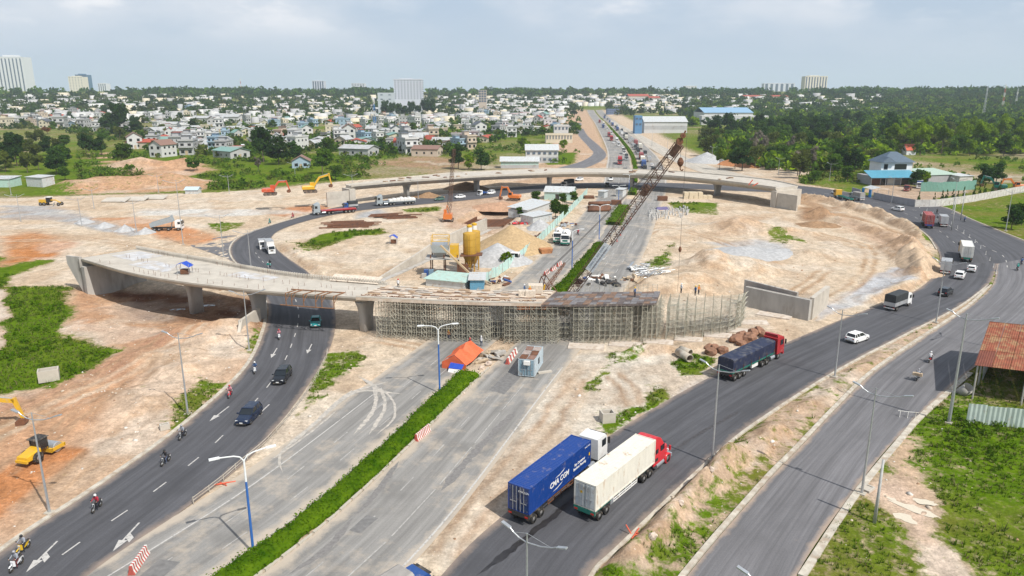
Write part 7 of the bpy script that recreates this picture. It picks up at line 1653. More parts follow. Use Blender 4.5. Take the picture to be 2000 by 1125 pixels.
for px,py,n_,lab,cl in((1165,545,22,'mixed pile of steel parts and sheets on the yard behind the plywood deck',(M_rust,M_chassis,P_navy,M_white)),(1190,556,14,'dark sheeted heap just behind the plywood deck',(M_tarpg,M_chassis)),(1105,440,18,'scrap of blue barrels and steel along the fence',(P_navy,M_steel,M_rust,M_tin)),(1230,548,10,'loose timber and steel left by the galvanised heap',(M_wood,M_rust)),(965,700,20,'broken concrete and timber at the hedge end behind the orange tent',(M_concrete,M_wood,M_concdark)),(975,552,16,'jumble of drums and crates beside the blue cabin',(M_rust,P_navy,M_wood,M_tin)),(1012,438,14,'jumble of drums and boards behind the sand pile',(M_rust,P_red,M_steel))):
 p=on_ground(px,py);t=thing('scrap_heap',lab,'scrap heap',p)
 for k in range(n_):m_=MB();m_.box((0,0,0),(random.uniform(.5,2.2),random.uniform(.3,.9),random.uniform(.15,.6)));o=m_.build('scrap_piece',random.choice(cl),t);o.location=(random.gauss(0,1.6),random.gauss(0,1.2),random.uniform(.1,.7));o.rotation_euler=(random.uniform(-.4,.4),random.uniform(-.4,.4),random.uniform(0,3))
for px,py,zz,s in((1046,562,DZ+.8,1.9),(1036,572,DZ+.45,1.3),(1022,571,DZ+.5,1.2)):p=G(px,py,zz);m_=MB();m_.box((0,0,0),(s*1.3,s,s*.75));o=m_.build('timber_box',M_board[0]);o.location=(p.x,p.y,DZ-.05+s*.38);tag(o,'pale timber box on the deck near the small orange crane','box','timber boxes on the deck')
t=thing('sheet_pile_stack','long stack of rusty sheet piles beside the grass patch','steel stack',on_ground(650,442))
for k in range(12):m_=MB();m_.box((0,0,0),(random.uniform(10,15),.6,.3));o=m_.build('sheet_pile',M_rust,t);o.location=(random.uniform(2,9),-3+k*.75,.2+(k%3)*.25);o.rotation_euler=(0,0,.18+random.uniform(-.08,.12))
t=thing('sheet_pile_stack','second stack of rusty sheet piles towards the orange crane','steel stack',on_ground(745,425))
for k in range(9):m_=MB();m_.box((0,0,0),(random.uniform(9,13),.6,.3));o=m_.build('sheet_pile',M_rust,t);o.location=(random.uniform(0,8),-2+k*.7,.2+(k%3)*.25);o.rotation_euler=(0,0,.3+random.uniform(-.1,.1))
t=thing('shoring_frame','rusty steel shoring around the excavation pit','shoring',on_ground(935,430));
for k in range(8):m_=MB();m_.box((0,0,0),(13,.4,.4));o=m_.build('strut',M_rust,t);o.location=(2+k*.5,-5+k*1.7,.9);o.rotation_euler=(0,0,.05)
for k in range(12):m_=MB();m_.box((0,0,0),(.5,.35,3));o=m_.build('sheet_pile',M_rust,t);o.location=(-5+k*.35,-6+k*1.3,.3)
def cbox(px,label,s=(2.2,1.6,1.3),rz=.3):
 p=on_ground(*px);m_=MB();w_=.18;X,Y,Z_=s
 for a,b in(((-X/2,-Y/2,0),(X/2,-Y/2+w_,Z_)),((-X/2,Y/2-w_,0),(X/2,Y/2,Z_*.96)),((-X/2,-Y/2+w_,0),(-X/2+w_,Y/2-w_,Z_)),((X/2-w_,-Y/2+w_,0),(X/2,Y/2-w_,Z_*.98)),((-X/2+w_,-Y/2+w_,0),(X/2-w_,Y/2-w_,.2))):m_.box2(a,b)
 o=m_.build('concrete_box',M_concrete);o.location=p;o.rotation_euler=(0,0,rz);tag(o,label,'concrete box')
cbox((97,742),'broken pale concrete box in the green weeds',(2.6,1.8,1.7),.5);cbox((1186,822),'open concrete drain box in the weeds by the ring road',(1.7,1.5,1.3),.2);cbox((322,838),'small concrete drain box at the ramp bank',(1.1,.8,.7),.6);cbox((1694,957),'open drain pit beside the service road lamp',(1.4,1.0,.3),.7)
def boulder(p,r,seed,mt,label,group):
 rs=random.Random(seed);bm=bmesh.new();bmesh.ops.create_icosphere(bm,subdivisions=2,radius=1)
 for v in bm.verts:k=1+rs.uniform(-.3,.2);v.co=Vector((v.co.x*r*k,v.co.y*r*.85*k,v.co.z*r*.75*k))
 me_=bpy.data.meshes.new('boulder');bm.to_mesh(me_);bm.free();me_.materials.append(mt);o=mk('boulder',me_);o.location=(p.x,p.y,p.z+r*.4);o.rotation_euler=(0,0,rs.uniform(0,6));tag(o,label,'boulder',group)
M_bould=soil('boulder_brown',(.27,.15,.10));M_bould2=soil('boulder_pale',(.56,.46,.38))
for k,(px,py,r)in enumerate(((1388,692,1.1),(1396,684,.9),(1412,690,1.0),(1436,668,1.3),(1450,662,1.2),(1462,668,1.4),(1470,655,1.1),(1482,652,1.2),(1493,660,1.0),(1447,675,.9),(1385,682,.8))):boulder(on_ground(px,py),r,k,M_bould,'reddish brown boulder dumped beside the tarpaulin trailer','boulders by the ring road')
for k,(px,py,r)in enumerate(((940,720,.5),(955,712,.6),(930,735,.45),(918,752,.4),(905,770,.35),(1330,985,.4),(1275,1050,.45),(1390,920,.4))):boulder(on_ground(px,py),r,40+k,M_bould2,'pale rubble lump in the debris beside the kerb','rubble lumps by the kerbs')
#rusty shed at the right
A,B=on_ground(1898,775),on_ground(1893,830)
M_rroof=mat('roof_rust_sheet',(.24,.075,.04),.8,.1,.25,1.0,dirt=(.31,.20,.10),dirt_amt=.4,dirt_scale=.8);M_rroof2=mat('roof_rust_dark',(.17,.055,.035),.8,.1,.2,1.0)
e1=G(1903,712,5.0);e2=G(2060,723,5.0);r1=G(1958,632,7.5)
rs2=thing('rusty_shed','open shed with rusty sheet roof at the roadside','shed',(e1.x,e1.y,0));SOo=-Vector((e1.x,e1.y,0))
ev=(e2-e1);ev.z=0;evn=ev.normalized();evn=Vector((math.cos(R(-22)),math.sin(R(-22)),0));up_=Vector((math.cos(R(52)),math.sin(R(52)),0));LR=26.0;DPT=13.0
def rp(x,y,z_):return Vector((evn.x*x+up_.x*y,evn.y*x+up_.y*y,z_))
for i in range(13):
 for j in range(3):
  x0_,x1_=i*2.0+.02,i*2.0+1.97;y0_,y1_=j*DPT/3,(j+1)*DPT/3+.15;z0_,z1_=4.9+2.8*j/3+.02*j,4.9+2.8*(j+1)/3+.02*j
  sk=.32*y0_,.32*y1_
  m_=MB();n_=7;secs=[]
  for k in range(n_*2+1):x=x0_+(x1_-x0_)*k/(2*n_);dz_=.05 if k%2 else 0;secs.append([rp(x,y0_,z0_+dz_),rp(x,y1_,z1_+dz_),rp(x,y1_,z1_+dz_-.02),rp(x,y0_,z0_+dz_-.02)])
  m_.loft(secs);m_.build('roof_sheet',M_rroof2 if(i+j)%7==0 else M_rroof,rs2)
for i in range(13):
 x0_,x1_=i*2.0+.02,i*2.0+1.97;m_=MB();m_.loft([[rp(x0_,DPT,7.8),rp(x1_,DPT,7.8),rp(x1_,DPT,7.76),rp(x0_,DPT,7.76)],[rp(x0_,DPT+7,6.0),rp(x1_,DPT+7,6.0),rp(x1_,DPT+7,5.96),rp(x0_,DPT+7,5.96)]]);m_.build('roof_sheet',M_rroof,rs2)
for x in(.4,6,12,18,24):
 for y in(.5,6.5,12.5,19):m_=MB();m_.cyl(rp(x,y,-.3),rp(x,y,4.9+2.8*min(y,13)/13-(.26*(y-13)if y>13 else 0)-.05),.11,n=6);m_.build('post',M_concdark,rs2)
m_=MB();m_.tube([rp(.4,.5,4.85),rp(25.5,.5,4.85)],.1,5);m_.build('eaves_beam',M_rust,rs2)
m_=MB();m_.box(rp(0,0,0),(.1,.1,.1));
m_=MB();corrugated(m_,rp(.6,9.0,0),rp(.6,19,0),-.2,2.6,.5);m_.build('end_wall',M_tin,rs2)
m_=MB();corrugated(m_,rp(2,18.8,0),rp(25,18.8,0),-.2,5.2,.5);m_.build('back_wall',M_rust,rs2)
tin_fence('tin_fence',[on_ground(1886,826),on_ground(1965,834),on_ground(2080,848)],2.5,mat('tin_pale_green',(.50,.58,.54),.5,.2,.08,1.2,dirt=(.4,.35,.28),dirt_amt=.2),'pale corrugated tin fence in front of the rusty shed')
#walled yard with house on the right
M_wallg=mat('block_wall_grey',(.34,.33,.34),.9,var=.12,scale=1);M_wallw=mat('panel_wall_pale',(.52,.50,.47),.9,var=.12,scale=.7,dirt=(.35,.3,.25),dirt_amt=.3)
def yard_wall(label,line,h,mt,step=2.6):
 t=thing('yard_wall',label,'wall',tuple(V2(line[0])));P=spline(line,step);O=-t.location;O.z=0
 for a,b in zip(P[:-1],P[1:]):
  d=b-a;d.z=0;c=(a+b)/2+O;z=TZ((a.x+b.x)/2,(a.y+b.y)/2);m_=MB();m_.box((c.x,c.y,z+h/2-.2),(d.length*.985,.18,h+.4),math.atan2(d.y,d.x));m_.build('wall_panel',mt,t);m_=MB();m_.box((a.x+O.x,a.y+O.y,z+h/2-.1),(.3,.3,h+.3),math.atan2(d.y,d.x));m_.build('pillar',mt,t)
 return t
yard_wall('grey block wall of the roadside yard beside the blue gate',[V2(G(a,b))for a,b in((1706,388),(1745,396),(1786,403))],2.6,M_wallg)
yard_wall('short grey block wall on the other side of the blue gate',[V2(G(a,b))for a,b in((1664,378),(1680,382))],2.6,M_wallg)
yard_wall('long pale panel wall along the grass field',[V2(G(a,b))for a,b in((1787,404),(1835,403),(1900,394),(1985,378),(2060,366))],2.7,M_wallw)
gt=thing('yard_gate','blue metal gate with pale canopy at the roadside yard','gate',V2(G(1692,384)),heading((1684,382),(1702,386)))
for x in(-2.6,2.0):quadbox(gt,'gate_leaf',(x-.7,-.08,0),(x+.9,.08,3.1),mat('gate_blue',(.03,.25,.55),.5))
m_=MB();m_.loft([[(-3.4,.2,3.3),(3.2,.2,3.3)],[(-2.4,3,4.2),(4.2,3,4.2)],[(-1.6,6,3.6),(5.4,6,3.6)]],closed=False,cap=False);m_.build('canopy',M_tin,gt)
for x,y in((-3.2,.3),(3.0,.3),(-1.5,5.8),(5.2,5.8)):m_=MB();m_.cyl((x,y,0),(x,y,3.4),.08,n=5);m_.build('post',M_steel,gt)
M_broof=mat('roof_bright_blue',(.09,.29,.40),.5,.1,.08,1);M_sroof=mat('roof_slate',(.075,.11,.15),.6,0,.12,1);M_hw=mat('house_white',(.66,.67,.68),.8,var=.06,scale=.5)
hp=GF(1745,362);hs=thing('yard_house','white two-storey house with slate hip roof and bright blue awning roof','house',(hp.x,hp.y,0),.06)
quadbox(hs,'ground_floor',(-11,0,0),(11,12,4),M_wallg);m_=MB();m_.loft([[(-13,-4,3.6),(8.5,-4,3.6),(8.5,3,6.2),(-13,3,6.2)],[(-13,-4,3.75),(8.5,-4,3.75),(8.5,3,6.35),(-13,3,6.35)]]);m_.build('awning_roof',M_broof,hs)
m_=MB();m_.box2((-5,3,4),(9.5,13,9.8));up=m_.build('upper_floor',M_hw,hs)
m_=MB();m_.loft([[(-6,2,9.8),(10.5,2,9.8),(10.5,14,9.8),(-6,14,9.8)],[(1.0,7.5,14.2),(4,7.5,14.2),(4,8.5,14.2),(1.0,8.5,14.2)]]);m_.build('hip_roof',M_sroof,hs);m_=MB();m_.loft([[(-6,1.2,9.85),(1,1.2,9.85),(1,6,9.85),(-6,6,9.85)],[(-2.6,1.8,12.2),(-2.3,1.8,12.2),(-2.0,7,12.6),(-2.6,7,12.6)]]);m_.build('porch_roof',M_sroof,hs)
for x0_,x1_ in((-3.8,-2.0),(1.2,6.8)):quadbox(up,'window',(x0_,2.94,6.6),(x1_,3.03,9.0),M_glass)
quadbox(up,'window',(9.47,6,7),(9.54,9,8.8),M_glass)
for x0_,x1_,mt in((-10.5,-6.5,M_rust),(-6,-3.4,M_glass),(-3,0,M_white),(3,9,M_glass)):quadbox(hs,'door',(x0_,-.06,0),(x1_,.03,2.9),mt)
for x in(-12.6,-6,1,8):m_=MB();m_.cyl((x,-3.7,0),(x,-3.7,3.7),.1,n=6);m_.build('column',M_steel,hs)
shed('green-roofed low shed behind the tall teal fence of the yard',(1812,362),(1866,360),14,4.5,1.5,M_wallg,mat('roof_pale_green',(.36,.46,.38),.6),gable='m');shed('grey flat-roofed outbuilding next to the scrap yard',(1872,363),(1898,362),8,4.2,.4,M_wallw,M_tin,gable='m')
tin_fence('tin_fence',[V2(G(a,b))for a,b in((1797,374),(1850,374),(1905,370))],4.0,mat('tin_deep_teal',(.16,.32,.26),.6),'tall deep teal fence inside the roadside yard')
tk2=rigid('small truck with blue and red box parked in the roadside yard',P_whitec,P_navy,'box',4.2,H_=2.3);place(tk2,(1796,366),(1791,376),0,0,.03);tk3=rigid('rusty brown flatbed truck parked under the yard trees',P_maroon,M_rust,'flat',5,'flatbed_truck');place(tk3,(1775,371),(1765,377),0,0,.03)
p=GF(1778,305);sh2=shed('small pavilion with red hip roof among the trees',(1770,303),(1788,303),7,3.4,3.6,M_hw,mat('roof_red_tile',(.45,.09,.045),.7),gable='x')
shed('small white tin hut by the orange track on the left',(53,364),(84,366),6,4.2,.4,M_tin,M_tin,gable='m');shed('pale teal shed at the left edge by the far road',(-20,366),(20,366),8,3.6,.6,M_tingreen,M_tin,gable='m');shed('pale blue roofed hut fallen open beside the far road',(362,379),(386,379),4,1.8,.9,M_tin,mat('roof_pale_blue',(.45,.58,.65),.6),gable='x')
for k,(px,py)in enumerate(((225,381),(262,379),(300,376))):p=G(px,py,2.5);m_=MB();m_.box((0,0,0),(9,5,.3),M=Matrix.Rotation(.18,3,'X'));o=m_.build('precast_slab',M_concrete);o.location=(p.x,p.y,TZ(p.x,p.y)+.7);tag(o,'tilted pale precast slab along the far embankment road','slab','precast slabs on the embankment')
p=G(1524,392);m_=MB();m_.loft([[(0,0,0),(1.6,.3,0)],[(-.2,0,3.0),(1.6,.2,3.2)],[(0,.4,6.4),(1.0,.5,6.5)]],closed=False,cap=False);o=m_.build('safety_net',MATS['tarpaulin_blue']);o.location=p+Vector((0,-.5,0));tag(o,'blue tarpaulin hanging at the end of the far viaduct','tarpaulin')
for k,(px,py,an)in enumerate(((1462,362,.9),(1470,364,.5))):p=G(px,py,DZ);m_=MB();m_.cyl((0,0,.1),(2.2*math.cos(an),0,2.6*math.sin(an)),.2,n=6);o=m_.build('red_beam',MATS['trestle_red']);o.location=p;tag(o,'red steel beam propped on the far viaduct end','beam','red beams')
M_pud=mat('puddle_water',(.60,.53,.41),.3,0,.05,spec=.6);M_pudm=mat('muddy_water',(.10,.06,.04),.03,0,.05,spec=.7)
def puddle(px,rx,ry,rz,mt,label,seed):
 rs=random.Random(seed);p=on_ground(*px);m_=MB();pts=[(rx*math.cos(a)*(1+rs.uniform(-.25,.2)),ry*math.sin(a)*(1+rs.uniform(-.25,.2)))for a in[2*math.pi*k/18 for k in range(18)]]
 zz=max(TZ(p.x+x*math.cos(rz)-y*math.sin(rz),p.y+x*math.sin(rz)+y*math.cos(rz))for x,y in pts+[(0,0),(rx/2,0),(-rx/2,0)]);m_.add([(x,y,0)for x,y in pts],[tuple(range(18))]);o=m_.build('puddle',mt);o.location=(p.x,p.y,zz-.03);o.rotation_euler=(0,0,rz);o['kind']='structure';o['label']=label
puddle((1782,992),2.6,.75,-.9,M_pud,'pale puddle on the sandy track',1);puddle((1805,982),1.1,.6,-.4,M_pud,'small pale puddle on the sandy track',2);puddle((1774,1012),1.4,.8,-.5,M_pud,'pale puddle at the grass edge',3)
puddle((395,588),2.6,.8,.2,M_pudm,'dark puddle under the near viaduct',4);puddle((345,595),1.5,.6,.1,M_pudm,'dark puddle near the first pier',5)
for k in range(15):
 p=V2(G(*[(1945,535),(1940,522),(1933,509),(1925,497),(1915,485),(1904,474),(1893,464),(1882,455),(1870,446),(1858,438),(1846,431),(1834,424),(1822,418),(1810,412),(1796,406)][k]));m_=MB();m_.cyl((0,0,0),(random.uniform(-.08,.08),0,.9),.06,.05,6);m_.cyl((0,0,0),(0,0,.06),.16,n=8);o=m_.build('delineator_post',M_white);o.location=p+Vector((0,0,.02));tag(o,'white delineator post in the row along the wide bend','post','delineator posts in the bend')
 #trees
def ico_blob(c,r,rs):
 bm=bmesh.new();bmesh.ops.create_icosphere(bm,subdivisions=1,radius=1);v=np.array([list(x.co)for x in bm.verts])*(1+rs.uniform(-.2,.2,(len(bm.verts),1)))*r+c;f=np.array([[x.index for x in p.verts]for p in bm.faces]);bm.free();return v,f
def crown_mesh(name,mt,seed,w_,h,base,nl,per,size,flat=1.0,cone=False):
 rs=np.random.RandomState(seed);cs=[];vs=[];fs=[];nb=0
 for k in range(nl):
  a=rs.uniform(0,6.28);t=rs.uniform(0,1);rad=w_*.5*(math.sqrt(rs.rand())*.75)*((1-t)if cone else(1-.55*abs(t-.4)))
  c=np.array([rad*math.cos(a),rad*math.sin(a),base+h*(.12+.76*t)]);r=np.array([w_,w_,h*.9*flat])*rs.uniform(.15,.25)*((1.1-t*.8)if cone else 1)
  v,f=ico_blob(c,r*.72,rs);vs.append(np.concatenate([v[f].reshape(-1,3,3),v[f][:,2:3,:]],1).reshape(-1,3));fs.append(np.arange(len(f)*4).reshape(-1,4)+nb);nb+=len(f)*4
  d=rs.normal(size=(per,3));d/=np.linalg.norm(d,axis=1)[:,None];d[:,2]=np.where(d[:,2]<-.4,-d[:,2],d[:,2]);cs.append(c+d*r*rs.uniform(.7,1.12,(per,1)))
 v,f=np_leaves(np.concatenate(cs),size,rs=rs);vs.append(v);fs.append(f+nb)
 return np_mesh(name,np.concatenate(vs),np.concatenate(fs),mt)
def trunk_mesh(h,r,seed):
 rs=random.Random(seed);m_=MB();m_.cyl((0,0,-.5),(.1,.05,h*.55),r,r*.6,7)
 for k in range(5):a=rs.uniform(0,6.28);m_.cyl((.08,.04,h*rs.uniform(.35,.5)),(math.cos(a)*h*.22,math.sin(a)*h*.22,h*rs.uniform(.65,.85)),r*.5,r*.15,5)
 return m_.mesh('trunk',M_bark)
TT={}
for nm,mt,sd,w_,h,base,nl,per,size,kw in(('broad',L_mid,1,9,7,2.5,17,60,1.0,{}),('dense',L_dark,2,9,8,2,18,60,1.0,{}),('tall',L_light,3,7.5,8.5,5,14,62,.95,{}),('olive',L_olive,4,8,6.5,2,16,55,.95,{}),('round',L_mid,5,8,7,1.5,15,60,.9,{}),('young',L_light,6,6,6,1.0,12,60,.85,{}),('spare',L_bare,7,6,7,3,9,30,.6,{}),('flame',L_red,8,9,4,2.5,10,60,.9,{}),('deep',L_dark,9,8,9.5,2.5,18,58,1.0,{}),('cypress',L_mid,10,1.5,4.2,.3,10,45,.35,{'cone':True})):
 TT[nm]=(crown_mesh('crown',mt,sd,w_,h,base,nl,per,size,**kw),trunk_mesh(base+h*.7,.22 if nm!='cypress' else .07,sd))
WORD={'broad':'spreading green','dense':'dark green dense','tall':'light green slender','olive':'olive green','round':'rounded green','young':'fresh green bushy','spare':'dry thin-leaved','flame':'rust red','deep':'tall dark','cypress':'narrow conical'}
NT=[0]
def tree(kind,p,s,where,sz=None):
 t=thing('tree','%s tree %s'%(WORD[kind],where),'tree',p,random.uniform(0,6.28),'trees %s'%where);t['group']=WORD[kind]+' trees '+where;t.scale=(s,s,sz or s*random.uniform(.9,1.15));mk('crown',TT[kind][0],t);mk('trunk',TT[kind][1],t);NT[0]+=1;return t
def ground_far(px,py):p=GF(px,py);p.z=TZ(p.x,p.y);return p
def scatter(n,poly,kinds,smin,smax,where,gap):
 xs=[p[0]for p in poly];ys_=[p[1]for p in poly];k=0;tries=0;pts=[]
 while k<n and tries<n*60:
  tries+=1;px,py=random.uniform(min(xs),max(xs)),random.uniform(min(ys_),max(ys_))
  if sdist(poly,np.array([px]),np.array([py]))[0]<0:continue
  p=ground_far(px,py)
  if any((p.x-q.x)**2+(p.y-q.y)**2<gap*gap for q in pts):continue
  pts.append(p);tree(random.choice(kinds),p,random.uniform(smin,smax),where);k+=1
scatter(62,[(1365,300),(1400,330),(1540,352),(1650,354),(1730,340),(1740,300),(1560,272),(1380,272)],['broad','olive','dense','round','olive','broad','spare'],1.0,1.45,'in the grove right of the distant highway',7)
scatter(78,[(1740,300),(1790,304),(2060,308),(2060,258),(1730,262)],['tall','tall','young','tall','broad','olive'],1.15,1.6,'in the plantation behind the grass field',7)
scatter(40,[(1380,272),(1740,290),(1740,248),(1560,238),(1390,250)],['dense','broad','deep','dense'],1.3,1.8,'in the woods before the factories',9)
scatter(34,[(-40,352),(60,350),(105,346),(150,325),(205,305),(190,278),(-40,280)],['dense','olive','olive','deep','broad'],.95,1.35,'in the thicket at the town edge',5)
for kind,px,py,s,wh in(('deep',236,262,2.5,'towering over the town'),('dense',212,258,2.0,'beside the towering tree'),('dense',268,262,1.6,'beneath the towering tree'),('broad',240,326,1.35,'alone beside the pink track'),('broad',128,352,.75,'alone on the lawn by the white hut'),('dense',545,322,1.6,'in the clump at the field edge'),('deep',515,318,1.6,'behind the clump at the field edge'),('dense',575,318,1.3,'at the clump end by the teal hut'),('broad',630,340,1.3,'above the yellow excavator'),('round',655,352,.9,'beside the yellow excavator tree'),('round',640,306,1.2,'behind the teal hut'),('round',372,335,.7,'in the shrubs by the pink mound'),('round',385,333,.65,'next to the shrubs by the pink mound'),('spare',505,335,.8,'in front of the field clump'),('flame',93,262,1.2,'in the thicket with red flowers'),('deep',795,212,2.6,'in front of the office block'),('deep',775,212,2.0,'beside the office block trees'),('young',915,332,1.1,'behind the far viaduct end'),('dense',940,332,1.2,'at the far viaduct beside the brown shed'),('dense',895,330,1.2,'on the green bank behind the far viaduct'),('young',1030,300,1.2,'on the bank by the white annexe'),('round',1060,270,1.2,'next to the balcony house'),('young',1075,302,1.1,'on the bank above the teal shed'),('young',1100,292,1.1,'at the top of the green bank'),('young',1020,290,1.3,'above the long teal shed'),('tall',1405,332,.8,'at the corner by the gravel cone'),('broad',1720,352,.9,'beside the yard house'),('young',1802,362,.9,'bright beside the blue awning'),('dense',1790,366,.8,'shading the brown truck'),('round',1590,358,.7,'by the roadside lamp'),('round',1655,355,.8,'at the grove end by the gate'),('dense',1975,448,.75,'beside the roadside poles'),('round',1995,440,.8,'behind the roadside poles'),('dense',1920,362,1.0,'in the scrap yard'),('dense',1945,358,1.0,'behind the scrap yard machines')):tree(kind,ground_far(px,py)if py<330 else on_ground(px,py),s,wh)
for px,py in((1824,396),(1839,393),(1848,392),(1860,390),(1870,390),(1881,388),(1901,386),(1912,383),(1922,381),(1938,378),(1794,394),(1952,376)):tree('cypress',G(px,py),random.uniform(.8,1.2),'in the row behind the pale panel wall')
for px,py,s,mt in((1048,398,.55,'round'),(1120,398,.5,'round'),(1085,428,.62,'broad'),(1100,425,.5,'round'),(1015,424,.4,'round'),(988,520,.5,'young'),(1098,400,.45,'round')):tree(mt,G(px,py),s,'shrub-like among the site sheds')
#houses
HWALL={'white':mat('plaster_white',(.54,.54,.53),.85,var=.06,scale=.4,dirt=(.45,.42,.38),dirt_amt=.2,dirt_scale=.2),'grey':mat('plaster_grey',(.40,.40,.40),.85,var=.08,scale=.4,dirt=(.3,.28,.26),dirt_amt=.25,dirt_scale=.2),'cream':mat('plaster_cream',(.58,.52,.40),.85,var=.06,scale=.4),'blue':mat('plaster_blue',(.30,.40,.48),.85,var=.06,scale=.4),'tan':mat('plaster_tan',(.48,.40,.32),.85,var=.08,scale=.4)}
HROOF={'red':mat('roof_tile_red',(.36,.075,.045),.75,var=.15,scale=.7),'grey':mat('roof_tin_grey',(.42,.43,.43),.6,.1,.12,.5,dirt=(.3,.22,.17),dirt_amt=.25,dirt_scale=.3),'slate':mat('roof_dark_slate',(.09,.10,.12),.7,var=.15),'green':mat('roof_tin_green',(.20,.34,.30),.6,.1,.1),'brown':mat('roof_rust_brown',(.22,.13,.10),.75,var=.2)}
HP_={}
def mk_house(kind):
 t=thing('house','house','house');W,D,Hh,fl={'flat_one':(8,11,4,1),'flat_two':(6.5,12,7.4,2),'flat_three':(5.5,13,10.8,3),'gable_one':(8,10,3.8,1),'gable_two':(8,10,7,2),'tin':(11,17,4.2,1)}[kind];wm,rm=HWALL['white'],HROOF['grey']
 m_=MB();m_.box2((-W/2,0,-1.5),(W/2,D,Hh));wl_=m_.build('wall',wm,t)
 if kind.startswith('flat'):
  m_=MB();m_.box2((-W/2-.3,-.6,Hh),(W/2+.3,D+.2,Hh+.2))
  for a,b in(((-W/2-.3,-.6,Hh+.2),(W/2+.3,-.45,Hh+.9)),((-W/2-.3,-.45,Hh+.2),(-W/2-.12,D+.2,Hh+.8)),((W/2+.12,-.45,Hh+.2),(W/2+.3,D+.2,Hh+.8))):m_.box2(a,b)
  r=m_.build('roof',wm,t)
  if fl>1:
   quadbox(t,'stair_room',(-W/2+.3,D*.45,Hh+.2),(W*.1,D*.8,Hh+2.7),wm);quadbox(t,'balcony',(-W/2,-1.1,Hh-3.5),(W/2,0,Hh-2.6),wm);quadbox(t,'tin_cover',(-W/2+.1,D*.4,Hh+2.72),(W*.25,D*.95,Hh+2.85),rm)
  else:quadbox(t,'tin_cover',(-W/2+.4,1,Hh+.3),(W/2-.4,D,Hh+.5),rm)
  m_=MB();m_.cyl((W*.28,D*.7,Hh+.9),(W*.28+1.6,D*.7,Hh+.9),.55,n=10);m_.build('water_tank',M_steel,t)
 else:
  rise=2.6 if kind!='tin' else 1.5
  for s in(-1,1):m_=MB();m_.loft([[(s*(W/2+.5),-.6,Hh-.3),(0,-.6,Hh+rise),(0,D+.4,Hh+rise),(s*(W/2+.5),D+.4,Hh-.3)],[(s*(W/2+.5),-.6,Hh-.15),(0,-.6,Hh+rise+.15),(0,D+.4,Hh+rise+.15),(s*(W/2+.5),D+.4,Hh-.15)]]);m_.build('roof',rm,t)
  for y in(.02,D-.02):m_=MB();m_.add([(-W/2,y,Hh),(W/2,y,Hh),(0,y,Hh+rise-.1)],[(0,1,2)]);m_.build('gable',wm,t)
 for f in range(fl):
  for k in range(2):x=-W*.25+k*W*.5;quadbox(wl_,'window',(x-.75,-.05,f*3.5+1.0),(x+.75,.03,f*3.5+2.6),M_glass)
  for k in range(3):
   y=D*(k+.8)/3.5
   for s in(-1,1):quadbox(wl_,'window',(s*(W/2-.03),y-.55,f*3.5+1.3),(s*(W/2+.04),y+.55,f*3.5+2.5),M_glass)
 quadbox(wl_,'door',(-.6,-.06,0),(.6,.03,2.3),M_wood);return t
for k in('flat_one','flat_two','flat_three','gable_one','gable_two','tin'):HP_[k]=mk_house(k)
KW={'flat_one':'single-storey flat-roofed house','flat_two':'two-storey flat-roofed house','flat_three':'narrow three-storey house','gable_one':'low gabled house','gable_two':'two-storey gabled house','tin':'long low tin-roofed building'}
HPTS=[]
def house(kind,px,py,wc,rc,rz,s=1.0,where='in the town',p=None):
 p=p or ground_far(px,py);o=copy_tree(HP_[kind],None,{'plaster_white':HWALL[wc],'roof_tin_grey':HROOF[rc]});o.location=p;o.rotation_euler=(0,0,rz);o.scale=(s*random.uniform(.9,1.2),s*random.uniform(.85,1.15),s*random.uniform(.92,1.08));HPTS.append(p)
 o['label']='%s-walled %s with %s roof %s'%(wc,KW[kind],rc if 'flat' not in kind else rc+' tin',where);o['group']=o['label'][:40];return o
def bound(px):return float(np.interp(px,[0,100,190,300,420,540,640,760,880,960,1010,1110],[248,250,262,296,306,300,290,302,296,276,262,258]))
for kind,px,py,wc,rc,rz,s in(('gable_two',305,308,'white','brown',-.3,1.2),('gable_two',265,292,'white','brown',.5,1.25),('flat_two',365,304,'grey','grey',.2,1.2),('flat_three',415,298,'blue','grey',-.1,1.0),('flat_two',432,300,'grey','grey',0,1.1),('tin',470,310,'grey','green',.9,1.2),('flat_two',805,302,'white','slate',.5,1.35),('flat_two',905,292,'blue','grey',.6,1.0),('flat_two',922,292,'tan','grey',.5,1.2),('gable_two',775,270,'white','slate',.2,1.2),('gable_two',682,272,'white','brown',.2,1.3),('tin',730,305,'grey','grey',1.2,1.3),('tin',860,305,'tan','brown',1.4,1.2),('gable_one',588,330,'blue','brown',.2,1.0),('flat_two',115,250,'grey','grey',.3,1.6),('flat_two',188,256,'white','grey',.1,1.2),('flat_two',240,258,'grey','grey',.1,1.2),('tin',412,240,'white','grey',1.5,1.6),('tin',472,240,'white','grey',1.5,1.9),('tin',350,252,'white','grey',1.5,1.5),('flat_two',5,250,'cream','red',0,1.4),('gable_two',940,262,'white','slate',.4,1.3),('gable_one',990,262,'white','red',.3,1.4),('flat_two',1000,268,'white','grey',0,1.3)):house(kind,px,py,wc,rc,rz,s)
tries=0
while len(HPTS)<298 and tries<9000:
 tries+=1;px=random.uniform(-15,1115);b_=bound(px);py=214+(b_-214)*random.random()**.62
 if 190<px<285 and py>235:continue
 p=ground_far(px,py)
 if any((p.x-q.x)**2+(p.y-q.y)**2<12.5**2 for q in HPTS):continue
 kind=random.choices(['flat_one','flat_two','flat_three','gable_one','gable_two','tin'],[4,6,2,3,2,4])[0]
 house(kind,px,py,random.choices(['white','grey','cream','blue','tan'],[9,6,2,1,2])[0],random.choices(['red','grey','slate','green','brown'],[2.2,8,1,1,1.5])[0],random.choice((0,.3,.3,1.57,-.4,.7))+random.uniform(-.1,.1),random.uniform(.95,1.25),p=p)
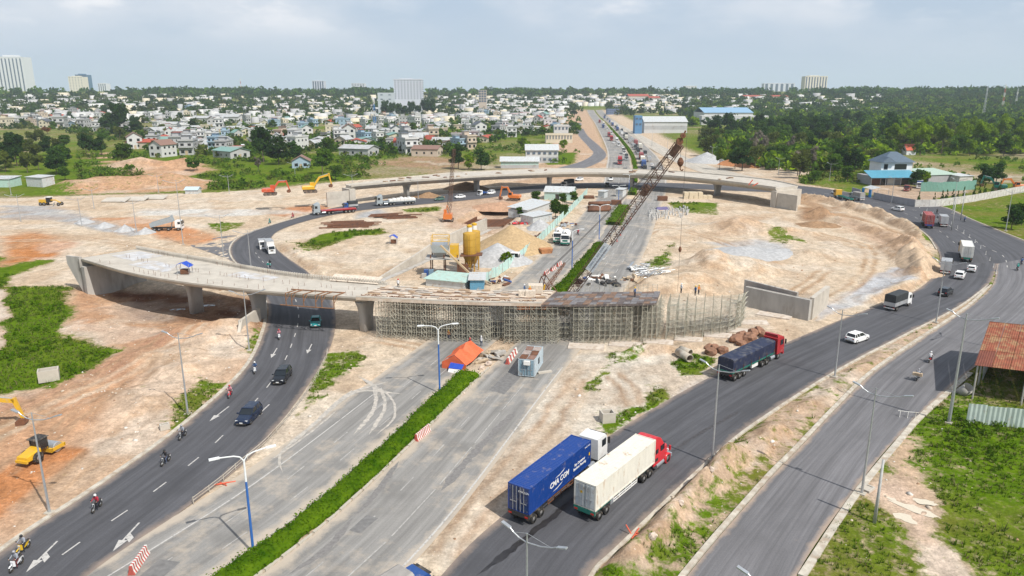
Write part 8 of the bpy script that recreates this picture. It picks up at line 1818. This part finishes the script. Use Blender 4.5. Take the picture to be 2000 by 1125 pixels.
for v in HP_.values():
 for ch in list(v.children_recursive):bpy.data.objects.remove(ch)
 bpy.data.objects.remove(v)
k=0
while k<58:
 px=random.uniform(0,1110);b_=bound(px);py=212+(b_+2-212)*random.random();p=ground_far(px,py)
 if any((p.x-q.x)**2+(p.y-q.y)**2<64 for q in HPTS):continue
 tree(random.choice(['broad','dense','round','dense','broad','olive']),p,random.uniform(.7,1.25),'between the town houses');k+=1
 #landmark buildings
M_bwin=mat('far_window',(.10,.13,.17),.2,0,.1)
def block(name,label,pxl,pxr,py0,py1,D,depth,wm,fl,cols,ww=.5,wh=.5,strips=False,roofbox=True,cat='building',rz=0,side=0,rf=None):
 d_=D;yy=d_*cP;x0,x1=AT(pxl,py0,yy).x,AT(pxr,py0,yy).x;W=x1-x0;cx=(x0+x1)/2;zt=AT((pxl+pxr)/2,py1,yy).z;zb=AT((pxl+pxr)/2,py0,yy).z
 t=thing(name,label,cat,(cx,yy,zb),rz);Hh=zt-zb;m_=MB();m_.box2((-W/2,0,-25),(W/2,depth,Hh));wl_=m_.build('wall',wm,t)
 if strips:
  for k in range(cols):x=-W/2+W*(k+.5)/cols;quadbox(wl_,'window_strip',(x-W/cols*ww/2,-.3,Hh*.04),(x+W/cols*ww/2,.05,Hh*.96),M_bwin)
 else:
  m_=MB();m_.box((0,0,0),(W/cols*ww,.5,Hh/fl*wh));me_=m_.mesh('window',M_bwin)
  for f in range(fl):
   for k in range(cols):o=mk('window',me_,wl_);o.location=(-W/2+W*(k+.5)/cols,-.05,Hh*(f+.5)/fl)
  if side:
   m_=MB();m_.box((0,0,0),(.5,depth/side*ww,Hh/fl*wh));me_=m_.mesh('window',M_bwin);sx=-1 if cx>0 else 1
   for f in range(fl):
    for k in range(side):o=mk('window',me_,wl_);o.location=(sx*W/2,depth*(k+.5)/side,Hh*(f+.5)/fl)
 if rf:
  rs_h=min(depth*.2,Hh*.7)
  for ya,yb in((-.8,depth/2),(depth+.8,depth/2)):m_=MB();m_.loft([[(-W/2-.6,ya,Hh-.2),(W/2+.6,ya,Hh-.2),(W/2+.6,yb,Hh+rs_h),(-W/2-.6,yb,Hh+rs_h)],[(-W/2-.6,ya,Hh),(W/2+.6,ya,Hh),(W/2+.6,yb,Hh+rs_h+.2),(-W/2-.6,yb,Hh+rs_h+.2)]]);m_.build('roof',rf,t)
  quadbox(wl_,'base_band',(-W/2-.05,-.06,-.5),(W/2+.05,.05,Hh*.45),HWALL['grey'])
 if roofbox:quadbox(t,'roof_room',(-W*.3,depth*.2,Hh),(W*.15,depth*.8,Hh*1.05),wm);quadbox(t,'parapet',(-W/2-.4,-.4,Hh-1),(W/2+.4,.0,Hh+.8),wm)
 return t
Wt,Wc,Wg,Wb=mat('tower_white',(.62,.63,.64),.8),mat('tower_cream',(.64,.60,.50),.8),mat('tower_blue_glass',(.09,.17,.26),.2),mat('office_grey_white',(.55,.57,.62),.8)
block('apartment_tower','very tall white apartment tower with vertical window strips',4,54,186,111,2600,50,Wt,1,7,.35,strips=True);block('apartment_tower','pale tower half hidden behind the very tall white tower',-20,8,186,126,2750,40,Wt,1,5,.35,strips=True)
block('apartment_tower','plain cream tower joined to a blue glass tower',138,166,186,150,2500,30,Wc,12,5,.3,.3);block('office_tower','blue glass tower behind the cream tower',152,174,186,146,2560,30,Wg,10,1,.9,.5);block('apartment_tower','small pale twin-topped tower on the horizon',193,209,180,163,2900,30,Wt,1,4,.4,strips=True)
block('office_tower','slim grey striped tower on the horizon',611,634,184,158,2300,25,Wb,1,5,.5,strips=True);block('office_tower','hazy low office tower between trees on the horizon',687,713,180,163,2700,25,Wb,6,5,.6,.4)
ob=block('office_block','broad grey-white office block with rows of square windows',770,825,194,155,1450,22,Wb,9,9,.42,.42,side=4);block('annexe','low blue-grey hall beside the office block',738,769,198,181,1430,30,mat('hall_bluegrey',(.46,.50,.53),.7),2,2,.3,.2,roofbox=False)
block('apartment_tower','cream slab tower with vertical stripes right of the highway',1570,1613,184,149,2400,30,Wc,1,8,.42,strips=True);block('apartment_tower','hazy blue apartment slab on the horizon',1491,1551,182,163,3200,30,Wb,1,6,.5,strips=True)
block('apartment_block','distant white block above the treeline',1337,1360,182,168,2900,30,Wt,4,6,.4,.3);block('apartment_block','distant white low block near the red-roofed factory',1268,1302,184,174,2700,30,Wt,3,8,.4,.3)
block('unfinished_building','unfinished brown concrete frame building',935,950,200,176,1500,15,HWALL['tan'],5,3,.75,.7,roofbox=False)
block('warehouse','long white warehouse with windowless front by the side road',1258,1342,252,238,800,30,HWALL['white'],1,1,.01,.01,roofbox=False,cat='warehouse',rf=M_tin);block('showroom','blue fronted showroom with white tower at the warehouse corner',1240,1254,248,226,790,12,mat('front_blue',(.10,.22,.38),.5),2,2,.6,.3,roofbox=False)
block('factory','blue-roofed factory hall among the trees',1375,1470,233,220,1060,60,HWALL['white'],1,6,.1,.1,roofbox=False,cat='factory',rf=mat('hall_blue',(.22,.36,.50),.6));block('factory','low white factory wall in front of the blue-roofed hall',1370,1500,240,226,1000,20,HWALL['white'],1,12,.3,.2,roofbox=False,cat='factory')
for a,b,y0,y1,D,lb in((1228,1268,193,181,1900,'wide red-roofed hall left in the pair beside the treeline'),(1268,1290,195,186,1880,'smaller red-roofed hall beside the wide red hall'),(1455,1540,192,184,2000,'long red-roofed factory row below the cream slab tower')):block('factory',lb,a,b,y0,y0-(y0-y1)*.45,D,50,HWALL['cream'],1,8,.1,.1,roofbox=False,cat='factory',rf=HROOF['red'])
block('shop_row','row of blue-fronted shops beside the distant highway',1186,1210,222,213,1430,20,mat('shop_blue',(.12,.16,.26),.6),2,6,.6,.4,roofbox=False);block('house','white balcony house with red awning by the side road',1082,1110,268,245,700,14,HWALL['white'],2,4,.5,.4)
block('house','pillared pale house below the balcony house',1066,1118,274,262,640,14,HWALL['cream'],1,9,.3,.6,cat='house');block('annexe','white two-storey site annexe with open balcony on the green bank',1027,1090,317,293,455,14,HWALL['white'],2,6,.5,.35,roofbox=False,rf=M_tin);block('shed','long pale teal shed at the foot of the green bank',978,1052,328,315,420,10,M_tingreen,1,1,.01,.01,roofbox=False,cat='shed',rf=M_tin)
for px in(752,766,778,790,803,816,830,842):yy=1330+random.uniform(-40,40);xx=AT(px,200,yy).x;tree('deep',Vector((xx,yy,TZ(xx,yy))),random.uniform(1.7,2.3),'at the foot of the office block')
def mast(label,px,py0,py1,col):
 p=ground_far(px,py0);h=AT(px,py1,p.y).z-p.z;t=thing('telecom_mast',label,'mast',p)
 for k in range(6):m_=MB();lattice(m_,(0,0,h*k/6),(0,0,h*(k+1)/6),3.2-2.2*k/6,3.2-2.2*(k+1)/6,4,.16,Vector((0,1,0)));m_.build('mast_section',col[k%2],t)
mast('blue and white lattice telecom mast among the houses',733,264,192,(M_tank,M_white));mast('thin grey lattice mast over the plantation',1919,235,170,(M_steel,M_steel));mast('slim red and white mast over the dark woods',1957,214,165,(M_br,M_white));mast('small white mast on the horizon woods',1982,214,172,(M_white,M_steel));mast('red and white mast on the left horizon',472,186,153,(M_br,M_white))
#the far town and woods as masses
rs=np.random.RandomState(5);V,Fc,MI=[],[],[];nb=0
def add_box_np(x,y,z,w_,d_,h,a,mi):
 global nb
 c,s=math.cos(a),math.sin(a);P=[(x+(i*w_*c-j*d_*s)/2,y+(i*w_*s+j*d_*c)/2,z+(h if k else-6))for k in(0,1)for i,j in((-1,-1),(1,-1),(1,1),(-1,1))]
 V.extend(P);Fc.extend([[nb+q for q in f]for f in((0,1,5,4),(1,2,6,5),(2,3,7,6),(3,0,4,7),(4,5,6,7))]);MI.extend([mi]*4+[mi if rs.rand()<.45 else rs.choice([3,4,4,5])]);nb+=8
for k in range(1550):
 px=rs.uniform(-30,1720)if k%3 else rs.uniform(900,1320);py=189+(min(250,bound(px)if px<1110 else 228)-8-189)*rs.rand()**1.1
 if px>1320 and rs.rand()<.5:continue
 p=ground_far(px,py);i=int(np.argmin([abs(q.y-p.y)for q in HWYS[::8]]))*8
 if abs(HWYS[i].x-p.x)<55 and p.y<1700:continue
 if any((p.x-q.x)**2+(p.y-q.y)**2<130 for q in HPTS):continue
 s=rs.uniform(.8,1.6)if p.y>1100 else .75;add_box_np(p.x,p.y,p.z,rs.uniform(7,15)*s,rs.uniform(8,16)*s,rs.uniform(4,10),rs.uniform(-.6,.6),rs.choice([0,0,1,1,2]))
me_=np_mesh('far_town',np.array(V),np.array(Fc),[HWALL['white'],HWALL['grey'],HWALL['cream'],HROOF['red'],HROOF['grey'],HROOF['brown']],np.array(MI));o=mk('far_town',me_);o['kind']='stuff';o['label']='mass of small pale houses of the far town'
def wood(name,label,n,sampler,mats,lo,hi,per=46):
 CS=[];FS=[];MI=[];b=0;rs=np.random.RandomState(len(name)+n)
 for k in range(n):
  p=sampler(rs)
  if p is None:continue
  r=rs.uniform(lo,hi);h=r*rs.uniform(.9,1.35);d=rs.normal(size=(per,3));d/=np.linalg.norm(d,axis=1)[:,None];d[:,2]=np.abs(d[:,2]);c=np.array([p.x,p.y,p.z+r*.3])+d*np.array([r,r,h])*rs.uniform(.55,1.1,(per,1));v,f=np_leaves(c,r*.75,rs=rs);CS.append(v);FS.append(f+b);b+=len(v);MI+=[rs.randint(len(mats))]*per
 o=mk(name,np_mesh(name,np.concatenate(CS),np.concatenate(FS),mats,np.array(MI)));o['kind']='stuff';o['label']=label
def s_town(rs):
 px=rs.uniform(-60,2080);py=187+40*rs.rand()**1.3;p=ground_far(px,py);i=int(np.argmin([abs(q.y-p.y)for q in HWYS[::8]]))*8
 return None if abs(HWYS[i].x-p.x)<30 and p.y<1700 else p
wood('far_wood','mass of trees between the far houses',2700,s_town,[L_mid,L_dark,L_mid,L_olive],4.5,9.0,40)
def s_fill(rs):
 px=rs.uniform(-60,1130);b_=bound(px);py=rs.uniform(205,b_+6);p=ground_far(px,py)
 return None if any((p.x-q.x)**2+(p.y-q.y)**2<60 for q in HPTS)or fbm(np.array([p.x]),np.array([p.y]),60,2,9)[0]<.4 else p
wood('town_greenery','gardens and low trees filling the gaps between town houses',2200,s_fill,[L_mid,L_dark,L_olive,L_mid],2.4,5.2,42)
def s_scrub(rs):
 r=rs.rand();px,py=(rs.uniform(150,720),rs.uniform(300,372))if r<.6 else((rs.uniform(720,1130),rs.uniform(286,330))if r<.85 else(rs.uniform(1560,2060),rs.uniform(305,362)));p=ground_far(px,py)
 if fbm(np.array([p.x]),np.array([p.y]),25,3,19)[0]<.47 or grass_at(p.x,p.y)<.5:return None
 return p
wood('scrub','low scrub and weeds on the rough fields',3200,s_scrub,[L_weed,L_olive,L_mid,L_weed],.7,2.3,24)
def s_hor(rs):
 px=rs.uniform(-80,2080);w_=max([math.exp(-((px-c)/s)**2)for c,s in((1080,160),(1210,60),(1400,70),(430,90),(690,90),(1680,70),(1900,170),(330,60))])
 return ground_far(px,rs.uniform(183.4,190))if rs.rand()<.12+w_ else None
wood('horizon_wood','dark belts of trees along the horizon',2300,s_hor,[L_dark,L_dark,L_mid],8,14,40)
def s_grove(rs):
 r=rs.rand();px,py=(rs.uniform(1372,1735),rs.uniform(258,335))if r<.55 else(rs.uniform(1735,2075),rs.uniform(250,303))
 if px<1735 and py>np.interp(px,[1372,1420,1540,1735],[292,318,338,330]):return None
 return ground_far(px,py)
wood('grove_mass','dense foliage filling the grove and plantation',1300,s_grove,[L_mid,L_light,L_olive,L_mid,L_light],3.2,6.0,60)
def s_right(rs):px=rs.uniform(1340,2080);py=rs.uniform(196,262)if px>1690 else rs.uniform(200,250);return ground_far(px,py)if(px>1690 or rs.rand()<.4)else None
wood('right_wood','continuous woods right of the highway',1700,s_right,[L_mid,L_dark,L_light,L_mid],5.5,8.5,50)
#weeds, stones, haze
def gridv(A,x,y):
 i=np.clip(np.searchsorted(XS,x)-1,0,nxn-2);j=np.clip(np.searchsorted(YS,y)-1,0,nyn-2)
 a=np.clip((x-XS[i])/(XS[i+1]-XS[i]),0,1);b=np.clip((y-YS[j])/(YS[j+1]-YS[j]),0,1);k=j*nxn+i
 return(A[k]*(1-a)+A[k+1]*a)*(1-b)+(A[k+nxn]*(1-a)+A[k+nxn+1]*a)*b
rs=np.random.RandomState(77);n=120000
x=rs.uniform(-110,120,n);y=rs.uniform(47,200,n);ok=(np.abs(x)<y*.78+4)&(gridv(RD,x,y)<-.5)&(gridv(GR,x,y)+(fbm(x,y,3.0,4,90)-.5)*1.3>.62)
x,y=x[ok],y[ok];n=len(x);z=gridv(Z,x,y);P=np.stack([x,y,z],1)
B=5;h=rs.uniform(.12,.42,(n,1))*(1+1.2*(rs.rand(n,1)<.06));V=[]
for k in range(B):
 a=rs.uniform(0,6.28,n);d=np.stack([np.cos(a),np.sin(a),np.zeros(n)],1);q=np.stack([-d[:,1],d[:,0],d[:,2]],1);o_=P+d*rs.uniform(0,.14,(n,1))
 V.append(np.stack([o_-q*.05,o_+q*.05,o_+d*h*rs.uniform(.2,.8,(n,1))+np.array([0,0,1])*h],1))
V=np.concatenate(V).reshape(-1,3);L_dry=leaf_mat('dry_grass',(.17,.14,.06),(.27,.22,.12),scale=.5)
o=mk('weeds',np_mesh('weeds',V,np.arange(len(V)).reshape(-1,3),[L_weed,L_dry,L_hedge],rs.choice([0,0,0,1,2],len(V)//3)));o['kind']='stuff';o['label']='tufts of grass and weeds on the verges'
def s_bank(rs):
 for _ in range(40):
  x,y=rs.uniform(-115,70),rs.uniform(70,290)
  if abs(x)<y*.76 and gridv(GR,np.array([x]),np.array([y]))[0]>.8 and gridv(RD,np.array([x]),np.array([y]))[0]<-1.5 and fbm(np.array([x]),np.array([y]),7,2,33)[0]>.45:return Vector((x,y,TZ(x,y)))
wood('bank_shrubs','low leafy shrubs on the green banks',650,s_bank,[L_weed,L_weed,L_hedge,L_hedge],.25,.6,34)
n=60000;x=rs.uniform(-110,130,n);y=rs.uniform(47,215,n);g=gridv(RGH,x,y);ok=(np.abs(x)<y*.78+4)&(gridv(RD,x,y)<-.3)&(rs.rand(n)<(g*.35+.02)*np.clip(fbm(x,y,6,3,91)*3-.9,0,1))&(gridv(GR,x,y)<.85)
x,y=x[ok],y[ok];n=len(x);z=gridv(Z,x,y);bm=bmesh.new();bmesh.ops.create_icosphere(bm,subdivisions=1,radius=1);bmesh.ops.dissolve_limit(bm,angle_limit=.01,verts=bm.verts,edges=bm.edges);bmesh.ops.triangulate(bm,faces=bm.faces);iv=np.array([list(v.co)for v in bm.verts]);jf=np.array([[v.index for v in f.verts]for f in bm.faces]);bm.free()
iv=iv[:12]if False else iv;r=np.minimum(.05*np.exp(rs.normal(.5,.6,n)),.38)[:,None,None];V=np.stack([x,y,z],1)[:,None,:]+iv[None]*r*rs.uniform(.55,1.25,(n,len(iv),1))*np.array([1,1,.7])
F_=(jf[None]+(np.arange(n)*len(iv))[:,None,None]).reshape(-1,3);o=mk('rubble',np_mesh('rubble',V.reshape(-1,3),F_,[soil('stone_pale',(.50,.42,.33)),soil('stone_brown',(.33,.21,.13)),soil('stone_white',(.60,.56,.5))],np.repeat(rs.choice([0,0,1,2],n),len(jf))));o['kind']='stuff';o['label']='loose stones and clods on the bare ground'
m_=MB();m_.box2((-7000,-250,-9),(7000,9500,260));hm=bpy.data.materials.new('haze_air');hm.use_nodes=True;hn=hm.node_tree.nodes;hn.clear();pv=hn.new('ShaderNodeVolumePrincipled');pv.inputs['Color'].default_value=(.74,.86,1.0,1);pv.inputs['Density'].default_value=.00009;pv.inputs['Anisotropy'].default_value=.1
ho=hn.new('ShaderNodeOutputMaterial');hm.node_tree.links.new(pv.outputs[0],ho.inputs['Volume']);o=m_.build('haze',hm);o['kind']='stuff';o['label']='thin blue haze over the distance'
